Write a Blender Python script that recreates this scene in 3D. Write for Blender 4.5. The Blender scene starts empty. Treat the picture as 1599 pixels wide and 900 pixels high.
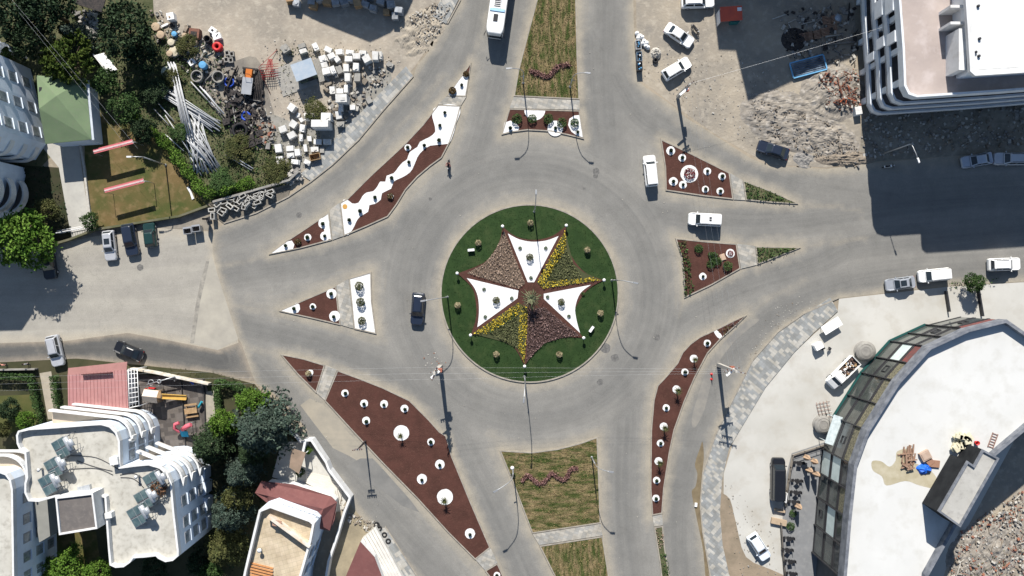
import bpy, math, random
import numpy as np
from mathutils import Vector

C = bpy.context.scene
COL = C.collection
rad = math.radians
S = 10.8      # photograph pixels per metre on the ground
H = 120.0     # height of the camera above the ground
SHX, SHY = 0.115, -1.0          # direction in which shadows fall
ELEV = rad(38.6)

# ------------------------------------------------------------- camera, light
cam_d = bpy.data.cameras.new('camera')
cam = bpy.data.objects.new('camera', cam_d)
COL.objects.link(cam)
cam.location = (0, 0, H)
cam_d.sensor_width = 36
cam_d.lens = 36 * H / (1599 / S)
cam_d.clip_end = 4000
C.camera = cam

w = bpy.data.worlds.new('World')
C.world = w
w.use_nodes = True
nt = w.node_tree
bg = nt.nodes['Background']
sky = nt.nodes.new('ShaderNodeTexSky')
sky.sky_type = 'NISHITA'
sky.sun_disc = False
sky.sun_elevation = ELEV
sky.dust_density = 0.3; sky.altitude = 200
sky.sun_rotation = math.atan2(-SHX, -SHY)
nt.links.new(sky.outputs[0], bg.inputs[0])
bg.inputs[1].default_value = 0.075

sd = bpy.data.lights.new('sun', 'SUN')
sd.energy = 5.0
sd.angle = rad(0.53)
sd.color = (1.0, 0.95, 0.88)
sun = bpy.data.objects.new('sun', sd)
COL.objects.link(sun)
hl = math.hypot(SHX, SHY)
sun.rotation_euler = Vector((SHX / hl, SHY / hl, -math.tan(ELEV))).to_track_quat('-Z', 'Y').to_euler()
C.view_settings.view_transform = 'Standard'
C.view_settings.look = 'None'
C.view_settings.gamma = 1
C.view_settings.use_curve_mapping = False
C.view_settings.exposure = 0.68

# ------------------------------------------------------------- helpers
def P(x, y, z=0.0):
    k = (H - z) / H / S
    return ((x - 799.5) * k, (450 - y) * k, z)

def P2(pts, z=0.0):
    return [P(x, y, z)[:2] for x, y in pts]

ORD = ['first', 'second', 'third', 'fourth', 'fifth', 'sixth', 'seventh', 'eighth', 'ninth', 'tenth', 'eleventh',
       'twelfth', 'thirteenth', 'fourteenth', 'fifteenth', 'sixteenth', 'seventeenth', 'eighteenth', 'nineteenth', 'twentieth']
def ordn(i):
    return ORD[i] if i < 20 else 'twenty-' + ORD[i - 20]

def row_ranks(pts, rowh):
    """for each point (row, rank from the left, row count): rows counted from the top of the photograph"""
    idx = sorted(range(len(pts)), key=lambda i: pts[i][1])
    rows = []; cur = []; y0 = None
    for i in idx:
        if y0 is None or pts[i][1] - y0 <= rowh:
            cur.append(i)
            y0 = pts[i][1] if y0 is None else y0
        else:
            rows.append(cur); cur = [i]; y0 = pts[i][1]
    rows.append(cur)
    out = {}
    for r, row in enumerate(rows):
        row.sort(key=lambda i: pts[i][0])
        for k, i in enumerate(row):
            out[i] = (r, k, len(row))
    return out

def tag(o, label=None, cat=None, group=None, kind=None):
    if label: o['label'] = label
    if cat: o['category'] = cat
    if group: o['group'] = group
    if kind: o['kind'] = kind
    return o

def thing(name, label, cat, loc=(0, 0, 0), rot=0.0, group=None):
    o = bpy.data.objects.new(name, None)
    COL.objects.link(o)
    o.location = loc
    o.rotation_euler = (0, 0, rot)
    o.empty_display_size = 0.3
    return tag(o, label, cat, group)

def link_to(o, parent, world):
    COL.objects.link(o)
    if parent:
        o.parent = parent
        if world:
            l = parent.location
            o.location = (-l.x, -l.y, -l.z)
    return o

class MB:
    def __init__(s):
        s.v = []; s.f = []; s.m = []; s.sm = []
    def face(s, idx, m=0, sm=False):
        s.f.append(tuple(idx)); s.m.append(m); s.sm.append(sm)
    def poly(s, pts, m=0):
        n = len(s.v); s.v += [tuple(p) for p in pts]; s.face(range(n, n + len(pts)), m)
    def loft(s, rings, m=0, cap0=True, cap1=True, sm=False, mtop=None):
        n = len(rings[0]); b = len(s.v)
        for r in rings: s.v += [tuple(p) for p in r]
        for k in range(len(rings) - 1):
            for i in range(n):
                j = (i + 1) % n
                s.face((b + k * n + i, b + k * n + j, b + (k + 1) * n + j, b + (k + 1) * n + i), m, sm)
        if cap0: s.face([b + i for i in reversed(range(n))], m)
        if cap1: s.face([b + (len(rings) - 1) * n + i for i in range(n)], m if mtop is None else mtop)
    def prism(s, pts, z0, z1, m=0, mtop=None):
        if area(pts) < 0: pts = pts[::-1]
        s.loft([[(x, y, z0) for x, y in pts], [(x, y, z1) for x, y in pts]], m, mtop=mtop)
    def box(s, cx, cy, z0, sx, sy, sz, rot=0.0, m=0, taper=1.0, mtop=None, jit=0.0, rnd=None):
        c, q = math.cos(rot), math.sin(rot)
        def ring(z, t):
            o = []
            for a, b_ in ((-1, -1), (1, -1), (1, 1), (-1, 1)):
                x, y = a * sx / 2 * t, b_ * sy / 2 * t
                if jit: x += rnd.uniform(-jit, jit); y += rnd.uniform(-jit, jit)
                o.append((cx + x * c - y * q, cy + x * q + y * c, z + (rnd.uniform(-jit, jit) if jit and z > z0 else 0)))
            return o
        s.loft([ring(z0, 1), ring(z0 + sz, taper)], m, mtop=mtop)
    def tube(s, path, r, n=6, m=0, cap=True, sm=True):
        path = [Vector(p) for p in path]
        rr = r if isinstance(r, (list, tuple)) else [r] * len(path)
        rings = []
        up = Vector((0, 0, 1))
        for i, p in enumerate(path):
            d = (path[min(i + 1, len(path) - 1)] - path[max(i - 1, 0)])
            if d.length < 1e-9: d = Vector((0, 0, 1))
            d.normalize()
            a = d.cross(up)
            if a.length < 0.05: a = d.cross(Vector((1, 0, 0)))
            a.normalize(); b = a.cross(d)
            rings.append([tuple(p + (a * math.cos(t) + b * math.sin(t)) * rr[i]) for t in [2 * math.pi * k / n for k in range(n)]])
        s.loft(rings, m, cap, cap, sm)
    def lathe(s, prof, cx=0, cy=0, n=14, m=0, sm=True, cap0=True, cap1=True):
        s.loft([[(cx + r * math.cos(2 * math.pi * k / n), cy + r * math.sin(2 * math.pi * k / n), z) for k in range(n)] for r, z in prof], m, cap0, cap1, sm)
    def torus(s, cx, cy, cz, Rr, r, n=18, k=6, m=0, axis='z'):
        b = len(s.v)
        for i in range(n):
            a = 2 * math.pi * i / n
            for j in range(k):
                t = 2 * math.pi * j / k
                q = Rr + r * math.cos(t); h = r * math.sin(t)
                if axis == 'z': s.v.append((cx + q * math.cos(a), cy + q * math.sin(a), cz + h))
                else: s.v.append((cx + q * math.cos(a), cy + h, cz + q * math.sin(a)))
        for i in range(n):
            for j in range(k):
                i2, j2 = (i + 1) % n, (j + 1) % k
                s.face((b + i * k + j, b + i2 * k + j, b + i2 * k + j2, b + i * k + j2), m, True)
    def wall(s, pts, z0, z1, t, m=0, closed=False, mtop=None):
        """a wall of thickness t that follows a polyline (t to the left of it if positive)"""
        inn = offset(pts, t, closed)
        n = len(pts)
        for i in range(n if closed else n - 1):
            j = (i + 1) % n
            q = [pts[i], pts[j], inn[j], inn[i]]
            if area(q) < 0: q = q[::-1]
            s.loft([[(x, y, z0) for x, y in q], [(x, y, z1) for x, y in q]], m, mtop=mtop)
    def leaves(s, cen, nrm_up=0.4, size=0.3, rnd=None):
        cen = np.asarray(cen, float); n = len(cen)
        g = rnd
        a = g.normal(size=(n, 3)); a[:, 2] *= 0.6
        a /= np.linalg.norm(a, axis=1)[:, None]
        b = g.normal(size=(n, 3)); b -= (a * b).sum(1)[:, None] * a
        b /= np.linalg.norm(b, axis=1)[:, None]
        sz = size * g.uniform(0.6, 1.3, (n, 1))
        q = np.stack([cen - a * sz, cen - b * sz * .55, cen + a * sz, cen + b * sz * .55], 1).reshape(-1, 3)
        b0 = len(s.v)
        s.v += [tuple(p) for p in q.tolist()]
        for i in range(n): s.face((b0 + 4 * i, b0 + 4 * i + 1, b0 + 4 * i + 2, b0 + 4 * i + 3), 0)
    def build(s, name, mats, parent=None, world=False):
        me = bpy.data.meshes.new(name)
        me.from_pydata(s.v, [], s.f)
        if not isinstance(mats, (list, tuple)): mats = [mats]
        for m in mats: me.materials.append(m)
        me.polygons.foreach_set('material_index', s.m)
        me.polygons.foreach_set('use_smooth', s.sm)
        me.update()
        return link_to(bpy.data.objects.new(name, me), parent, world)

def area(p):
    return sum(p[i][0] * p[(i + 1) % len(p)][1] - p[(i + 1) % len(p)][0] * p[i][1] for i in range(len(p))) / 2

def offset(pts, t, closed=True):
    n = len(pts); out = []
    for i in range(n):
        if closed or 0 < i < n - 1:
            a, b, c = pts[i - 1], pts[i], pts[(i + 1) % n]
        elif i == 0: b, c = pts[0], pts[1]; a = (2 * b[0] - c[0], 2 * b[1] - c[1])
        else: a, b = pts[-2], pts[-1]; c = (2 * b[0] - a[0], 2 * b[1] - a[1])
        d1 = Vector((b[0] - a[0], b[1] - a[1])); d2 = Vector((c[0] - b[0], c[1] - b[1]))
        if d1.length < 1e-6: d1 = d2
        if d2.length < 1e-6: d2 = d1
        d1.normalize(); d2.normalize()
        n1 = Vector((-d1.y, d1.x)); n2 = Vector((-d2.y, d2.x))
        q = n1 + n2
        if q.length < 1e-3: q = n1
        q.normalize()
        k = t / max(0.45, q.dot(n1))
        out.append((b[0] + q.x * k, b[1] + q.y * k))
    return out

def inset(pts, t):
    """shrink a closed outline by t"""
    return offset(pts, t if area(pts) > 0 else -t, True)

def smooth_line(pts, n=6, closed=False):
    """Catmull-Rom through the points"""
    m = len(pts); out = []
    for i in range(m if closed else m - 1):
        p0 = pts[(i - 1) % m] if closed or i > 0 else pts[0]
        p1 = pts[i]; p2 = pts[(i + 1) % m]
        p3 = pts[(i + 2) % m] if closed or i + 2 < m else pts[-1]
        for k in range(n):
            t = k / n
            out.append(tuple(0.5 * (2 * p1[d] + (p2[d] - p0[d]) * t + (2 * p0[d] - 5 * p1[d] + 4 * p2[d] - p3[d]) * t * t
                       + (3 * p1[d] - p0[d] - 3 * p2[d] + p3[d]) * t ** 3) for d in range(len(p1))))
    if not closed: out.append(tuple(pts[-1]))
    return out

def circ(cx, cy, r, n=20, ph=0, jit=0, rnd=None):
    return [(cx + (r + (rnd.uniform(-jit, jit) if jit else 0)) * math.cos(ph + 2 * math.pi * k / n), cy + (r + (rnd.uniform(-jit, jit) if jit else 0)) * math.sin(ph + 2 * math.pi * k / n)) for k in range(n)]

def dup(o, loc, rot, label=None, scale=None):
    c = o.copy(); COL.objects.link(c)
    c.location = loc; c.rotation_euler = (0, 0, rot)
    if scale: c.scale = scale if isinstance(scale, tuple) else (scale,) * 3
    if label: c['label'] = label
    for ch in list(o.children):
        d = ch.copy(); COL.objects.link(d); d.parent = c
        for g in list(ch.children):
            e = g.copy(); COL.objects.link(e); e.parent = d
    return c

def inside(poly, X, Y):
    res = np.zeros(X.shape, bool); n = len(poly)
    for i in range(n):
        x1, y1 = poly[i]; x2, y2 = poly[(i + 1) % n]
        if y1 == y2: continue
        c = ((y1 > Y) != (y2 > Y)) & (X < (x2 - x1) * (Y - y1) / (y2 - y1) + x1)
        res ^= c
    return res

def seg_dist(pts, X, Y, closed=False):
    """distance to, nearest point on and arc length along a polyline; signed side too"""
    best = np.full(X.shape, 1e9); bx = np.zeros(X.shape); by = np.zeros(X.shape); bs = np.zeros(X.shape); sg = np.ones(X.shape)
    n = len(pts); acc = 0.0
    for i in range(n if closed else n - 1):
        x1, y1 = pts[i]; x2, y2 = pts[(i + 1) % n]
        dx, dy = x2 - x1, y2 - y1; L = math.hypot(dx, dy)
        if L < 1e-9: continue
        t = np.clip(((X - x1) * dx + (Y - y1) * dy) / (L * L), 0, 1)
        qx = x1 + t * dx; qy = y1 + t * dy
        d = np.hypot(X - qx, Y - qy)
        k = d < best
        best[k] = d[k]; bx[k] = qx[k]; by[k] = qy[k]; bs[k] = (acc + t * L)[k]
        sg[k] = np.sign(dx * (Y - y1) - dy * (X - x1))[k]
        acc += L
    return best, bx, by, bs, sg

def rand_in(poly, n, rnd):
    xs = [p[0] for p in poly]; ys = [p[1] for p in poly]
    out = np.zeros((0, 2))
    while len(out) < n:
        q = np.stack([rnd.uniform(min(xs), max(xs), n * 2), rnd.uniform(min(ys), max(ys), n * 2)], 1)
        out = np.concatenate([out, q[inside(poly, q[:, 0], q[:, 1])]])
    return out[:n]

# ------------------------------------------------------------- materials
def N(nt, t, **kw):
    n = nt.nodes.new(t)
    for k, v in kw.items(): setattr(n, k, v)
    return n

def new_mat(name, rough=0.9, metal=0.0, spec=0.3):
    m = bpy.data.materials.new(name); m.use_nodes = True
    b = m.node_tree.nodes['Principled BSDF']
    b.inputs['Roughness'].default_value = rough
    b.inputs['Metallic'].default_value = metal
    b.inputs['Specular IOR Level'].default_value = spec
    return m, m.node_tree, b

def col4(c): return (c[0], c[1], c[2], 1)

def noise_ramp(nt, vec, scale, c1, c2, lo=.35, hi=.65, detail=5, dist=0.0, rough=.6):
    n = N(nt, 'ShaderNodeTexNoise'); n.inputs['Scale'].default_value = scale; n.inputs['Detail'].default_value = detail
    n.inputs['Distortion'].default_value = dist; n.inputs['Roughness'].default_value = rough
    if vec is not None: nt.links.new(vec, n.inputs['Vector'])
    r = N(nt, 'ShaderNodeValToRGB')
    r.color_ramp.elements[0].position = lo; r.color_ramp.elements[1].position = hi
    r.color_ramp.elements[0].color = col4(c1); r.color_ramp.elements[1].color = col4(c2)
    nt.links.new(n.outputs[0], r.inputs[0])
    return r.outputs[0], n.outputs[0]

def mixc(nt, fac, a, b, blend='MIX'):
    m = N(nt, 'ShaderNodeMix', data_type='RGBA', blend_type=blend)
    for k, v in ((0, fac), (6, a), (7, b)):
        if hasattr(v, 'is_linked'): nt.links.new(v, m.inputs[k])
        elif k == 0: m.inputs[0].default_value = v
        else: m.inputs[k].default_value = col4(v)
    return m.outputs[2]

def math_n(nt, op, a, b=None):
    m = N(nt, 'ShaderNodeMath', operation=op)
    for k, v in ((0, a), (1, b)):
        if v is None: continue
        if hasattr(v, 'is_linked'): nt.links.new(v, m.inputs[k])
        else: m.inputs[k].default_value = v
    return m.outputs[0]

def posn(nt): return N(nt, 'ShaderNodeNewGeometry').outputs['Position']

def bump(nt, b, h, dist, strength=.6):
    u = N(nt, 'ShaderNodeBump'); u.inputs['Distance'].default_value = dist; u.inputs['Strength'].default_value = strength
    nt.links.new(h, u.inputs['Height']); nt.links.new(u.outputs[0], b.inputs['Normal'])

MATS = {}
def mat(name, c1, c2=None, scale=0.6, rough=.9, metal=0., spec=.3, c3=None, s3=6., lo=.35, hi=.65, bmp=0., bs=8., rnd=0.0, w3=.4):
    if name in MATS: return MATS[name]
    m, nt, b = new_mat(name, rough, metal, spec)
    p = posn(nt)
    c2 = c2 or tuple(x * .82 for x in c1)
    col, h = noise_ramp(nt, p, scale, c1, c2, lo, hi)
    if c3:
        _, h3 = noise_ramp(nt, p, s3, (0, 0, 0), (1, 1, 1))
        r = N(nt, 'ShaderNodeMapRange'); r.inputs[1].default_value = .5; r.inputs[2].default_value = .7; r.inputs[4].default_value = w3
        nt.links.new(h3, r.inputs[0]); col = mixc(nt, r.outputs[0], col, c3)
    if rnd:
        oi = N(nt, 'ShaderNodeObjectInfo')
        v = N(nt, 'ShaderNodeMapRange'); v.inputs[3].default_value = 1 - rnd; v.inputs[4].default_value = 1 + rnd
        nt.links.new(oi.outputs['Random'], v.inputs[0])
        hs = N(nt, 'ShaderNodeHueSaturation'); nt.links.new(v.outputs[0], hs.inputs['Value']); nt.links.new(col, hs.inputs['Color'])
        col = hs.outputs[0]
    nt.links.new(col, b.inputs['Base Color'])
    if bmp:
        n = N(nt, 'ShaderNodeTexNoise'); n.inputs['Scale'].default_value = bs; n.inputs['Detail'].default_value = 4
        nt.links.new(p, n.inputs['Vector']); bump(nt, b, n.outputs[0], bmp)
    MATS[name] = m
    return m

def leaf_mat(name, dark, light, scale=.8):
    m, nt, b = new_mat(name, .75, 0, .15)
    p = posn(nt)
    col, _ = noise_ramp(nt, p, scale, dark, light, .35, .65, 3)
    g = N(nt, 'ShaderNodeNewGeometry')
    r = N(nt, 'ShaderNodeMapRange'); r.inputs[3].default_value = .6; r.inputs[4].default_value = 1.5
    nt.links.new(g.outputs['Random Per Island'], r.inputs[0])
    hs = N(nt, 'ShaderNodeHueSaturation'); nt.links.new(r.outputs[0], hs.inputs['Value']); nt.links.new(col, hs.inputs['Color'])
    nt.links.new(hs.outputs[0], b.inputs['Base Color'])
    MATS[name] = m
    return m

def road_mat(name, grey, dark, dusty, crack=True):
    """asphalt: dust where nobody drives, darker in the wheel tracks, streaks that run with the traffic"""
    m, nt, b = new_mat(name, .92, 0, .25)
    p = posn(nt)
    def at(n):
        a = N(nt, 'ShaderNodeAttribute'); a.attribute_name = n; return a.outputs['Fac']
    dust, wear, u, v = at('dust'), at('wear'), at('u'), at('v')
    cv = N(nt, 'ShaderNodeCombineXYZ')
    nt.links.new(math_n(nt, 'MULTIPLY', u, 1.6), cv.inputs[0]); nt.links.new(math_n(nt, 'MULTIPLY', v, .035), cv.inputs[1])
    _, streak = noise_ramp(nt, cv.outputs[0], 1.0, (0, 0, 0), (1, 1, 1), detail=4)
    _, big = noise_ramp(nt, p, .09, (0, 0, 0), (1, 1, 1), detail=4)
    _, mid = noise_ramp(nt, p, .5, (0, 0, 0), (1, 1, 1), detail=6, rough=.65)
    _, fine = noise_ramp(nt, p, 9, (0, 0, 0), (1, 1, 1), detail=3)
    # wear + noise
    wv = math_n(nt, 'ADD', wear, math_n(nt, 'MULTIPLY', math_n(nt, 'SUBTRACT', streak, .5), 1.35))
    wv = math_n(nt, 'ADD', wv, math_n(nt, 'MULTIPLY', math_n(nt, 'SUBTRACT', big, .5), 1.3))
    wr = N(nt, 'ShaderNodeMapRange'); wr.inputs[1].default_value = 0.05; wr.inputs[2].default_value = 1.15; nt.links.new(wv, wr.inputs[0])
    col = mixc(nt, wr.outputs[0], grey, dark)
    dv = math_n(nt, 'ADD', dust, math_n(nt, 'MULTIPLY', math_n(nt, 'SUBTRACT', mid, .5), .9))
    dv = math_n(nt, 'ADD', dv, math_n(nt, 'MULTIPLY', math_n(nt, 'SUBTRACT', streak, .5), .7))
    dr = N(nt, 'ShaderNodeMapRange'); dr.inputs[1].default_value = 0.2; dr.inputs[2].default_value = 1.0; dr.inputs[4].default_value = .95; nt.links.new(dv, dr.inputs[0])
    col = mixc(nt, dr.outputs[0], col, dusty)
    mr = N(nt, 'ShaderNodeMapRange'); mr.inputs[1].default_value = .3; mr.inputs[2].default_value = .7; mr.inputs[3].default_value = .90; mr.inputs[4].default_value = 1.08; nt.links.new(mid, mr.inputs[0])
    h2 = N(nt, 'ShaderNodeHueSaturation'); nt.links.new(mr.outputs[0], h2.inputs['Value']); nt.links.new(col, h2.inputs['Color']); col = h2.outputs[0]
    fr = N(nt, 'ShaderNodeMapRange'); fr.inputs[3].default_value = .86; fr.inputs[4].default_value = 1.14; nt.links.new(fine, fr.inputs[0])
    fr.inputs[1].default_value = .3; fr.inputs[2].default_value = .7
    hs = N(nt, 'ShaderNodeHueSaturation'); nt.links.new(fr.outputs[0], hs.inputs['Value']); nt.links.new(col, hs.inputs['Color'])
    col = hs.outputs[0]
    if crack:
        vo = N(nt, 'ShaderNodeTexVoronoi', feature='DISTANCE_TO_EDGE'); vo.inputs['Scale'].default_value = .05
        nn = N(nt, 'ShaderNodeTexNoise'); nn.inputs['Scale'].default_value = .5; nn.inputs['Detail'].default_value = 5
        nt.links.new(p, nn.inputs['Vector'])
        va = N(nt, 'ShaderNodeVectorMath', operation='MULTIPLY_ADD'); nt.links.new(nn.outputs['Color'], va.inputs[0]); va.inputs[1].default_value = (5, 5, 5); nt.links.new(p, va.inputs[2])
        nt.links.new(va.outputs[0], vo.inputs['Vector'])
        cr = N(nt, 'ShaderNodeMapRange'); cr.inputs[1].default_value = 0; cr.inputs[2].default_value = .004; cr.inputs[3].default_value = .16; cr.inputs[4].default_value = 0
        nt.links.new(vo.outputs[0], cr.inputs[0])
        col = mixc(nt, cr.outputs[0], col, (.07, .065, .06))
    nt.links.new(col, b.inputs['Base Color'])
    bump(nt, b, fine, .01, .4)
    MATS[name] = m
    return m

def pave_mat(name, a, c, gap, tw, th, rot=0.0, thr=.5, big=1):
    """rectangular pavers in two tones laid at random"""
    m, nt, b = new_mat(name, .85)
    mp = N(nt, 'ShaderNodeMapping'); mp.inputs['Rotation'].default_value = (0, 0, rot)
    nt.links.new(posn(nt), mp.inputs['Vector'])
    sc = N(nt, 'ShaderNodeVectorMath', operation='DIVIDE'); sc.inputs[1].default_value = (tw, th, 1)
    nt.links.new(mp.outputs[0], sc.inputs[0])
    fl = N(nt, 'ShaderNodeVectorMath', operation='FLOOR'); nt.links.new(sc.outputs[0], fl.inputs[0])
    ml = N(nt, 'ShaderNodeVectorMath', operation='MULTIPLY'); ml.inputs[1].default_value = (1, 1, 0); nt.links.new(fl.outputs[0], ml.inputs[0])
    wn = N(nt, 'ShaderNodeTexWhiteNoise', noise_dimensions='2D'); nt.links.new(ml.outputs[0], wn.inputs['Vector'])
    if big > 1:
        nn = N(nt, 'ShaderNodeTexNoise'); nn.inputs['Scale'].default_value = .55; nn.inputs['Detail'].default_value = 1; nt.links.new(ml.outputs[0], nn.inputs['Vector'])
        st = math_n(nt, 'GREATER_THAN', math_n(nt, 'ADD', nn.outputs[0], math_n(nt, 'MULTIPLY', wn.outputs[0], .06)), thr)
    else: st = math_n(nt, 'GREATER_THAN', wn.outputs[0], thr)
    dirt, _ = noise_ramp(nt, posn(nt), .7, (.82, .8, .76), (1.05, 1.05, 1.05))
    col = mixc(nt, st, a, c)
    vr = N(nt, 'ShaderNodeMapRange'); vr.inputs[3].default_value = .88; vr.inputs[4].default_value = 1.1; nt.links.new(wn.outputs[0], vr.inputs[0])
    hv = N(nt, 'ShaderNodeHueSaturation'); nt.links.new(vr.outputs[0], hv.inputs['Value']); nt.links.new(col, hv.inputs['Color']); col = hv.outputs[0]
    fr = N(nt, 'ShaderNodeVectorMath', operation='FRACTION'); nt.links.new(sc.outputs[0], fr.inputs[0])
    sx = N(nt, 'ShaderNodeSeparateXYZ'); nt.links.new(fr.outputs[0], sx.inputs[0])
    jt = math_n(nt, 'MAXIMUM', math_n(nt, 'LESS_THAN', sx.outputs[0], .05), math_n(nt, 'LESS_THAN', sx.outputs[1], .07))
    col = mixc(nt, math_n(nt, 'MULTIPLY', jt, .35), col, (.1, .095, .085))
    col = mixc(nt, 1.0, col, dirt, 'MULTIPLY')
    nt.links.new(col, b.inputs['Base Color'])
    MATS[name] = m
    return m

M_dirt = mat('dirt', (.31, .26, .195), (.22, .19, .145), .12, c3=(.38, .335, .26), s3=1.3, bmp=.06, bs=2.5, w3=.6)
M_road = road_mat('asphalt', (.222, .214, .194), (.156, .153, .143), (.30, .268, .212))
M_conc_st = road_mat('old concrete road', (.34, .32, .275), (.27, .255, .225), (.34, .305, .245))
M_dark_asph = road_mat('worn dark asphalt', (.135, .13, .12), (.085, .085, .082), (.25, .215, .17))
M_fore = mat('pale yard concrete', (.475, .465, .43), (.39, .38, .345), .09, c3=(.33, .30, .25), s3=.35, w3=.5, bmp=.005, bs=5)
M_lawn = mat('lawn', (.012, .038, .008), (.022, .058, .012), .5, c3=(.10, .085, .03), s3=.45, w3=.35, bmp=.05, bs=14)
M_dry = mat('dry lawn', (.05, .065, .014), (.13, .09, .035), .22, c3=(.22, .15, .075), s3=.8, w3=.6, bmp=.05, bs=10)
M_kerb = mat('kerb stone', (.32, .29, .24), (.22, .2, .17), 1.5, bmp=.01)
M_mulch = mat('brown mulch', (.074, .029, .021), (.050, .020, .014), .5, bmp=.07, bs=7, c3=(.10, .045, .032), s3=4, w3=.6)
M_wgravel = mat('white marble gravel', (.74, .74, .73), (.62, .62, .61), 2.4, bmp=.05, bs=7, rough=.8, c3=(.45, .44, .42), s3=5, w3=.55)
M_white = mat('white painted render', (.66, .665, .66), (.57, .57, .56), .5, c3=(.38, .37, .34), s3=1.2, w3=.4)
M_whiteroof = mat('white roof membrane', (.56, .56, .54), (.51, .51, .49), .13, c3=(.42, .41, .37), s3=.5, w3=.45)
M_roofscreed = mat('pale roof screed', (.48, .465, .415), (.38, .365, .32), .35, c3=(.25, .235, .20), s3=1.4, w3=.55)  # pale screed colour with darker blotches at random
M_metal = mat('galvanised metal', (.45, .46, .47), rough=.45, metal=.6)
M_dkmetal = mat('dark metal', (.05, .05, .055), rough=.5, metal=.4)
M_black = mat('black rubber', (.018, .018, .02), rough=.8)
M_wpaint = mat('white paint', (.78, .78, .77), (.74, .74, .73), rough=.4)
M_pole = mat('pole concrete', (.42, .40, .36), rough=.8)
M_wood = mat('raw timber', (.36, .24, .13), (.26, .17, .09), 3)
M_bark = mat('bark', (.10, .075, .05), (.06, .045, .03), 3)
M_glass = mat('dark window glass', (.02, .028, .035), rough=.12, spec=.6)
M_red = mat('red plastic', (.55, .03, .03), rough=.5)
M_blue = mat('blue plastic', (.02, .07, .42), rough=.5)
# ------------------------------------------------------------- the ground
rng = np.random.default_rng(5)
rnd = random.Random(11)

def structure(o): o['kind'] = 'structure'; return o

g = MB(); g.poly([(-900, -900, 0), (900, -900, 0), (900, 900, 0), (-900, 900, 0)])
structure(g.build('ground', M_dirt))

def flat(name, px, z, m, world=False):
    b = MB(); pts = px if world else P2(px)
    if area(pts) < 0: pts = pts[::-1]
    b.poly([(x, y, z) for x, y in pts])
    return b.build(name, m)

# kerb lines / islands (photograph pixels on the ground)
ISL = {
 'nwa': [(736, 98), (728, 151.5), (697, 151)],
 'nwb': [(684, 164), (720, 165.5), (713, 192), (703, 222), (690, 247), (672, 260), (652, 277), (634, 297), (620, 320), (606, 339), (575, 353), (537, 369), (531, 317), (542, 311), (578, 275), (632, 225), (660, 195)],
 'nwc': [(514, 332), (519, 375), (470, 388), (420, 398), (447, 377), (480, 355)],
 'wa': [(436, 486), (480, 466), (525, 447), (532, 508), (485, 497)],
 'wb': [(545, 435), (580, 425), (581, 470), (588, 522), (553, 514)],
 'swa': [(438, 553), (475, 560), (508, 570), (494, 614), (465, 585)],
 'swb': [(527, 578), (560, 590), (598, 605), (640, 625), (670, 655), (687, 674), (697, 680), (706, 712), (735, 783), (766, 855), (742, 874), (700, 832), (650, 777), (600, 726), (552, 675), (507, 626)],
 'swc': [(757, 891), (777, 879), (783, 892), (800, 935), (790, 945), (775, 915)],
 'se': [(1166, 492), (1140, 503), (1114, 516), (1092, 526), (1077, 537), (1065, 550), (1057, 567), (1040, 587), (1026, 602), (1020, 625), (1016, 672), (1015, 762), (1018, 805), (1034, 802), (1037, 762), (1046, 705), (1053, 672), (1069, 627), (1085, 590), (1105, 552), (1125, 530), (1150, 508)],
 'ela': [(1054, 372), (1100, 377), (1150, 381), (1156, 420), (1110, 446), (1068, 466), (1067, 430), (1063, 400)],
 'elb': [(1179, 385), (1250, 387), (1215, 401), (1182, 414)],
 'eua': [(1031, 217), (1085, 243), (1139, 270), (1145, 312), (1100, 307), (1039, 298), (1038, 262)],
 'eub': [(1160, 282), (1205, 299), (1246, 319), (1205, 317), (1164, 313)],
 'n': [(795, 170), (905, 173), (912, 218), (888, 212), (860, 206), (824, 204), (800, 207), (783, 211)],
 'nt': [(836, -60), (838, 0), (822, 60), (809, 110), (802, 151), (905, 156), (902, 90), (900, 0), (898, -60)],
 'st': [(780, 703), (830, 706), (870, 701), (905, 692), (933, 682), (936, 760), (938, 817), (831, 833), (800, 752)],
 'sta': [(842, 852), (941, 837), (951, 900), (960, 960), (890, 960), (866, 900)],
}
RC = (827, 458.5); RR = 139.5
main_road = [(722, -60), (720, 0), (697, 36), (690, 50), (670, 80), (650, 105), (645, 123), (600, 172), (560, 220), (520, 258), (485, 285), (450, 308), (400, 333), (350, 350), (331, 362), (333, 400), (340, 430), (352, 470), (372, 530), (376, 534), (398, 596), (440, 640), (470, 682), (500, 720), (520, 745), (545, 785), (575, 822), (610, 862), (650, 908), (690, 970),
             (1116, 970), (1108, 900), (1098, 830), (1094, 790), (1098, 740), (1118, 680), (1150, 615), (1175, 565), (1215, 520), (1260, 490), (1310, 466), (1400, 456), (1480, 447), (1599, 440), (1760, 434), (1760, 228), (1599, 238), (1500, 243), (1380, 253), (1290, 264), (1200, 259), (1170, 246), (1120, 214), (1072, 185), (1050, 165), (1010, 138), (995, 125), (990, 60), (988, -60)]
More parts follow.
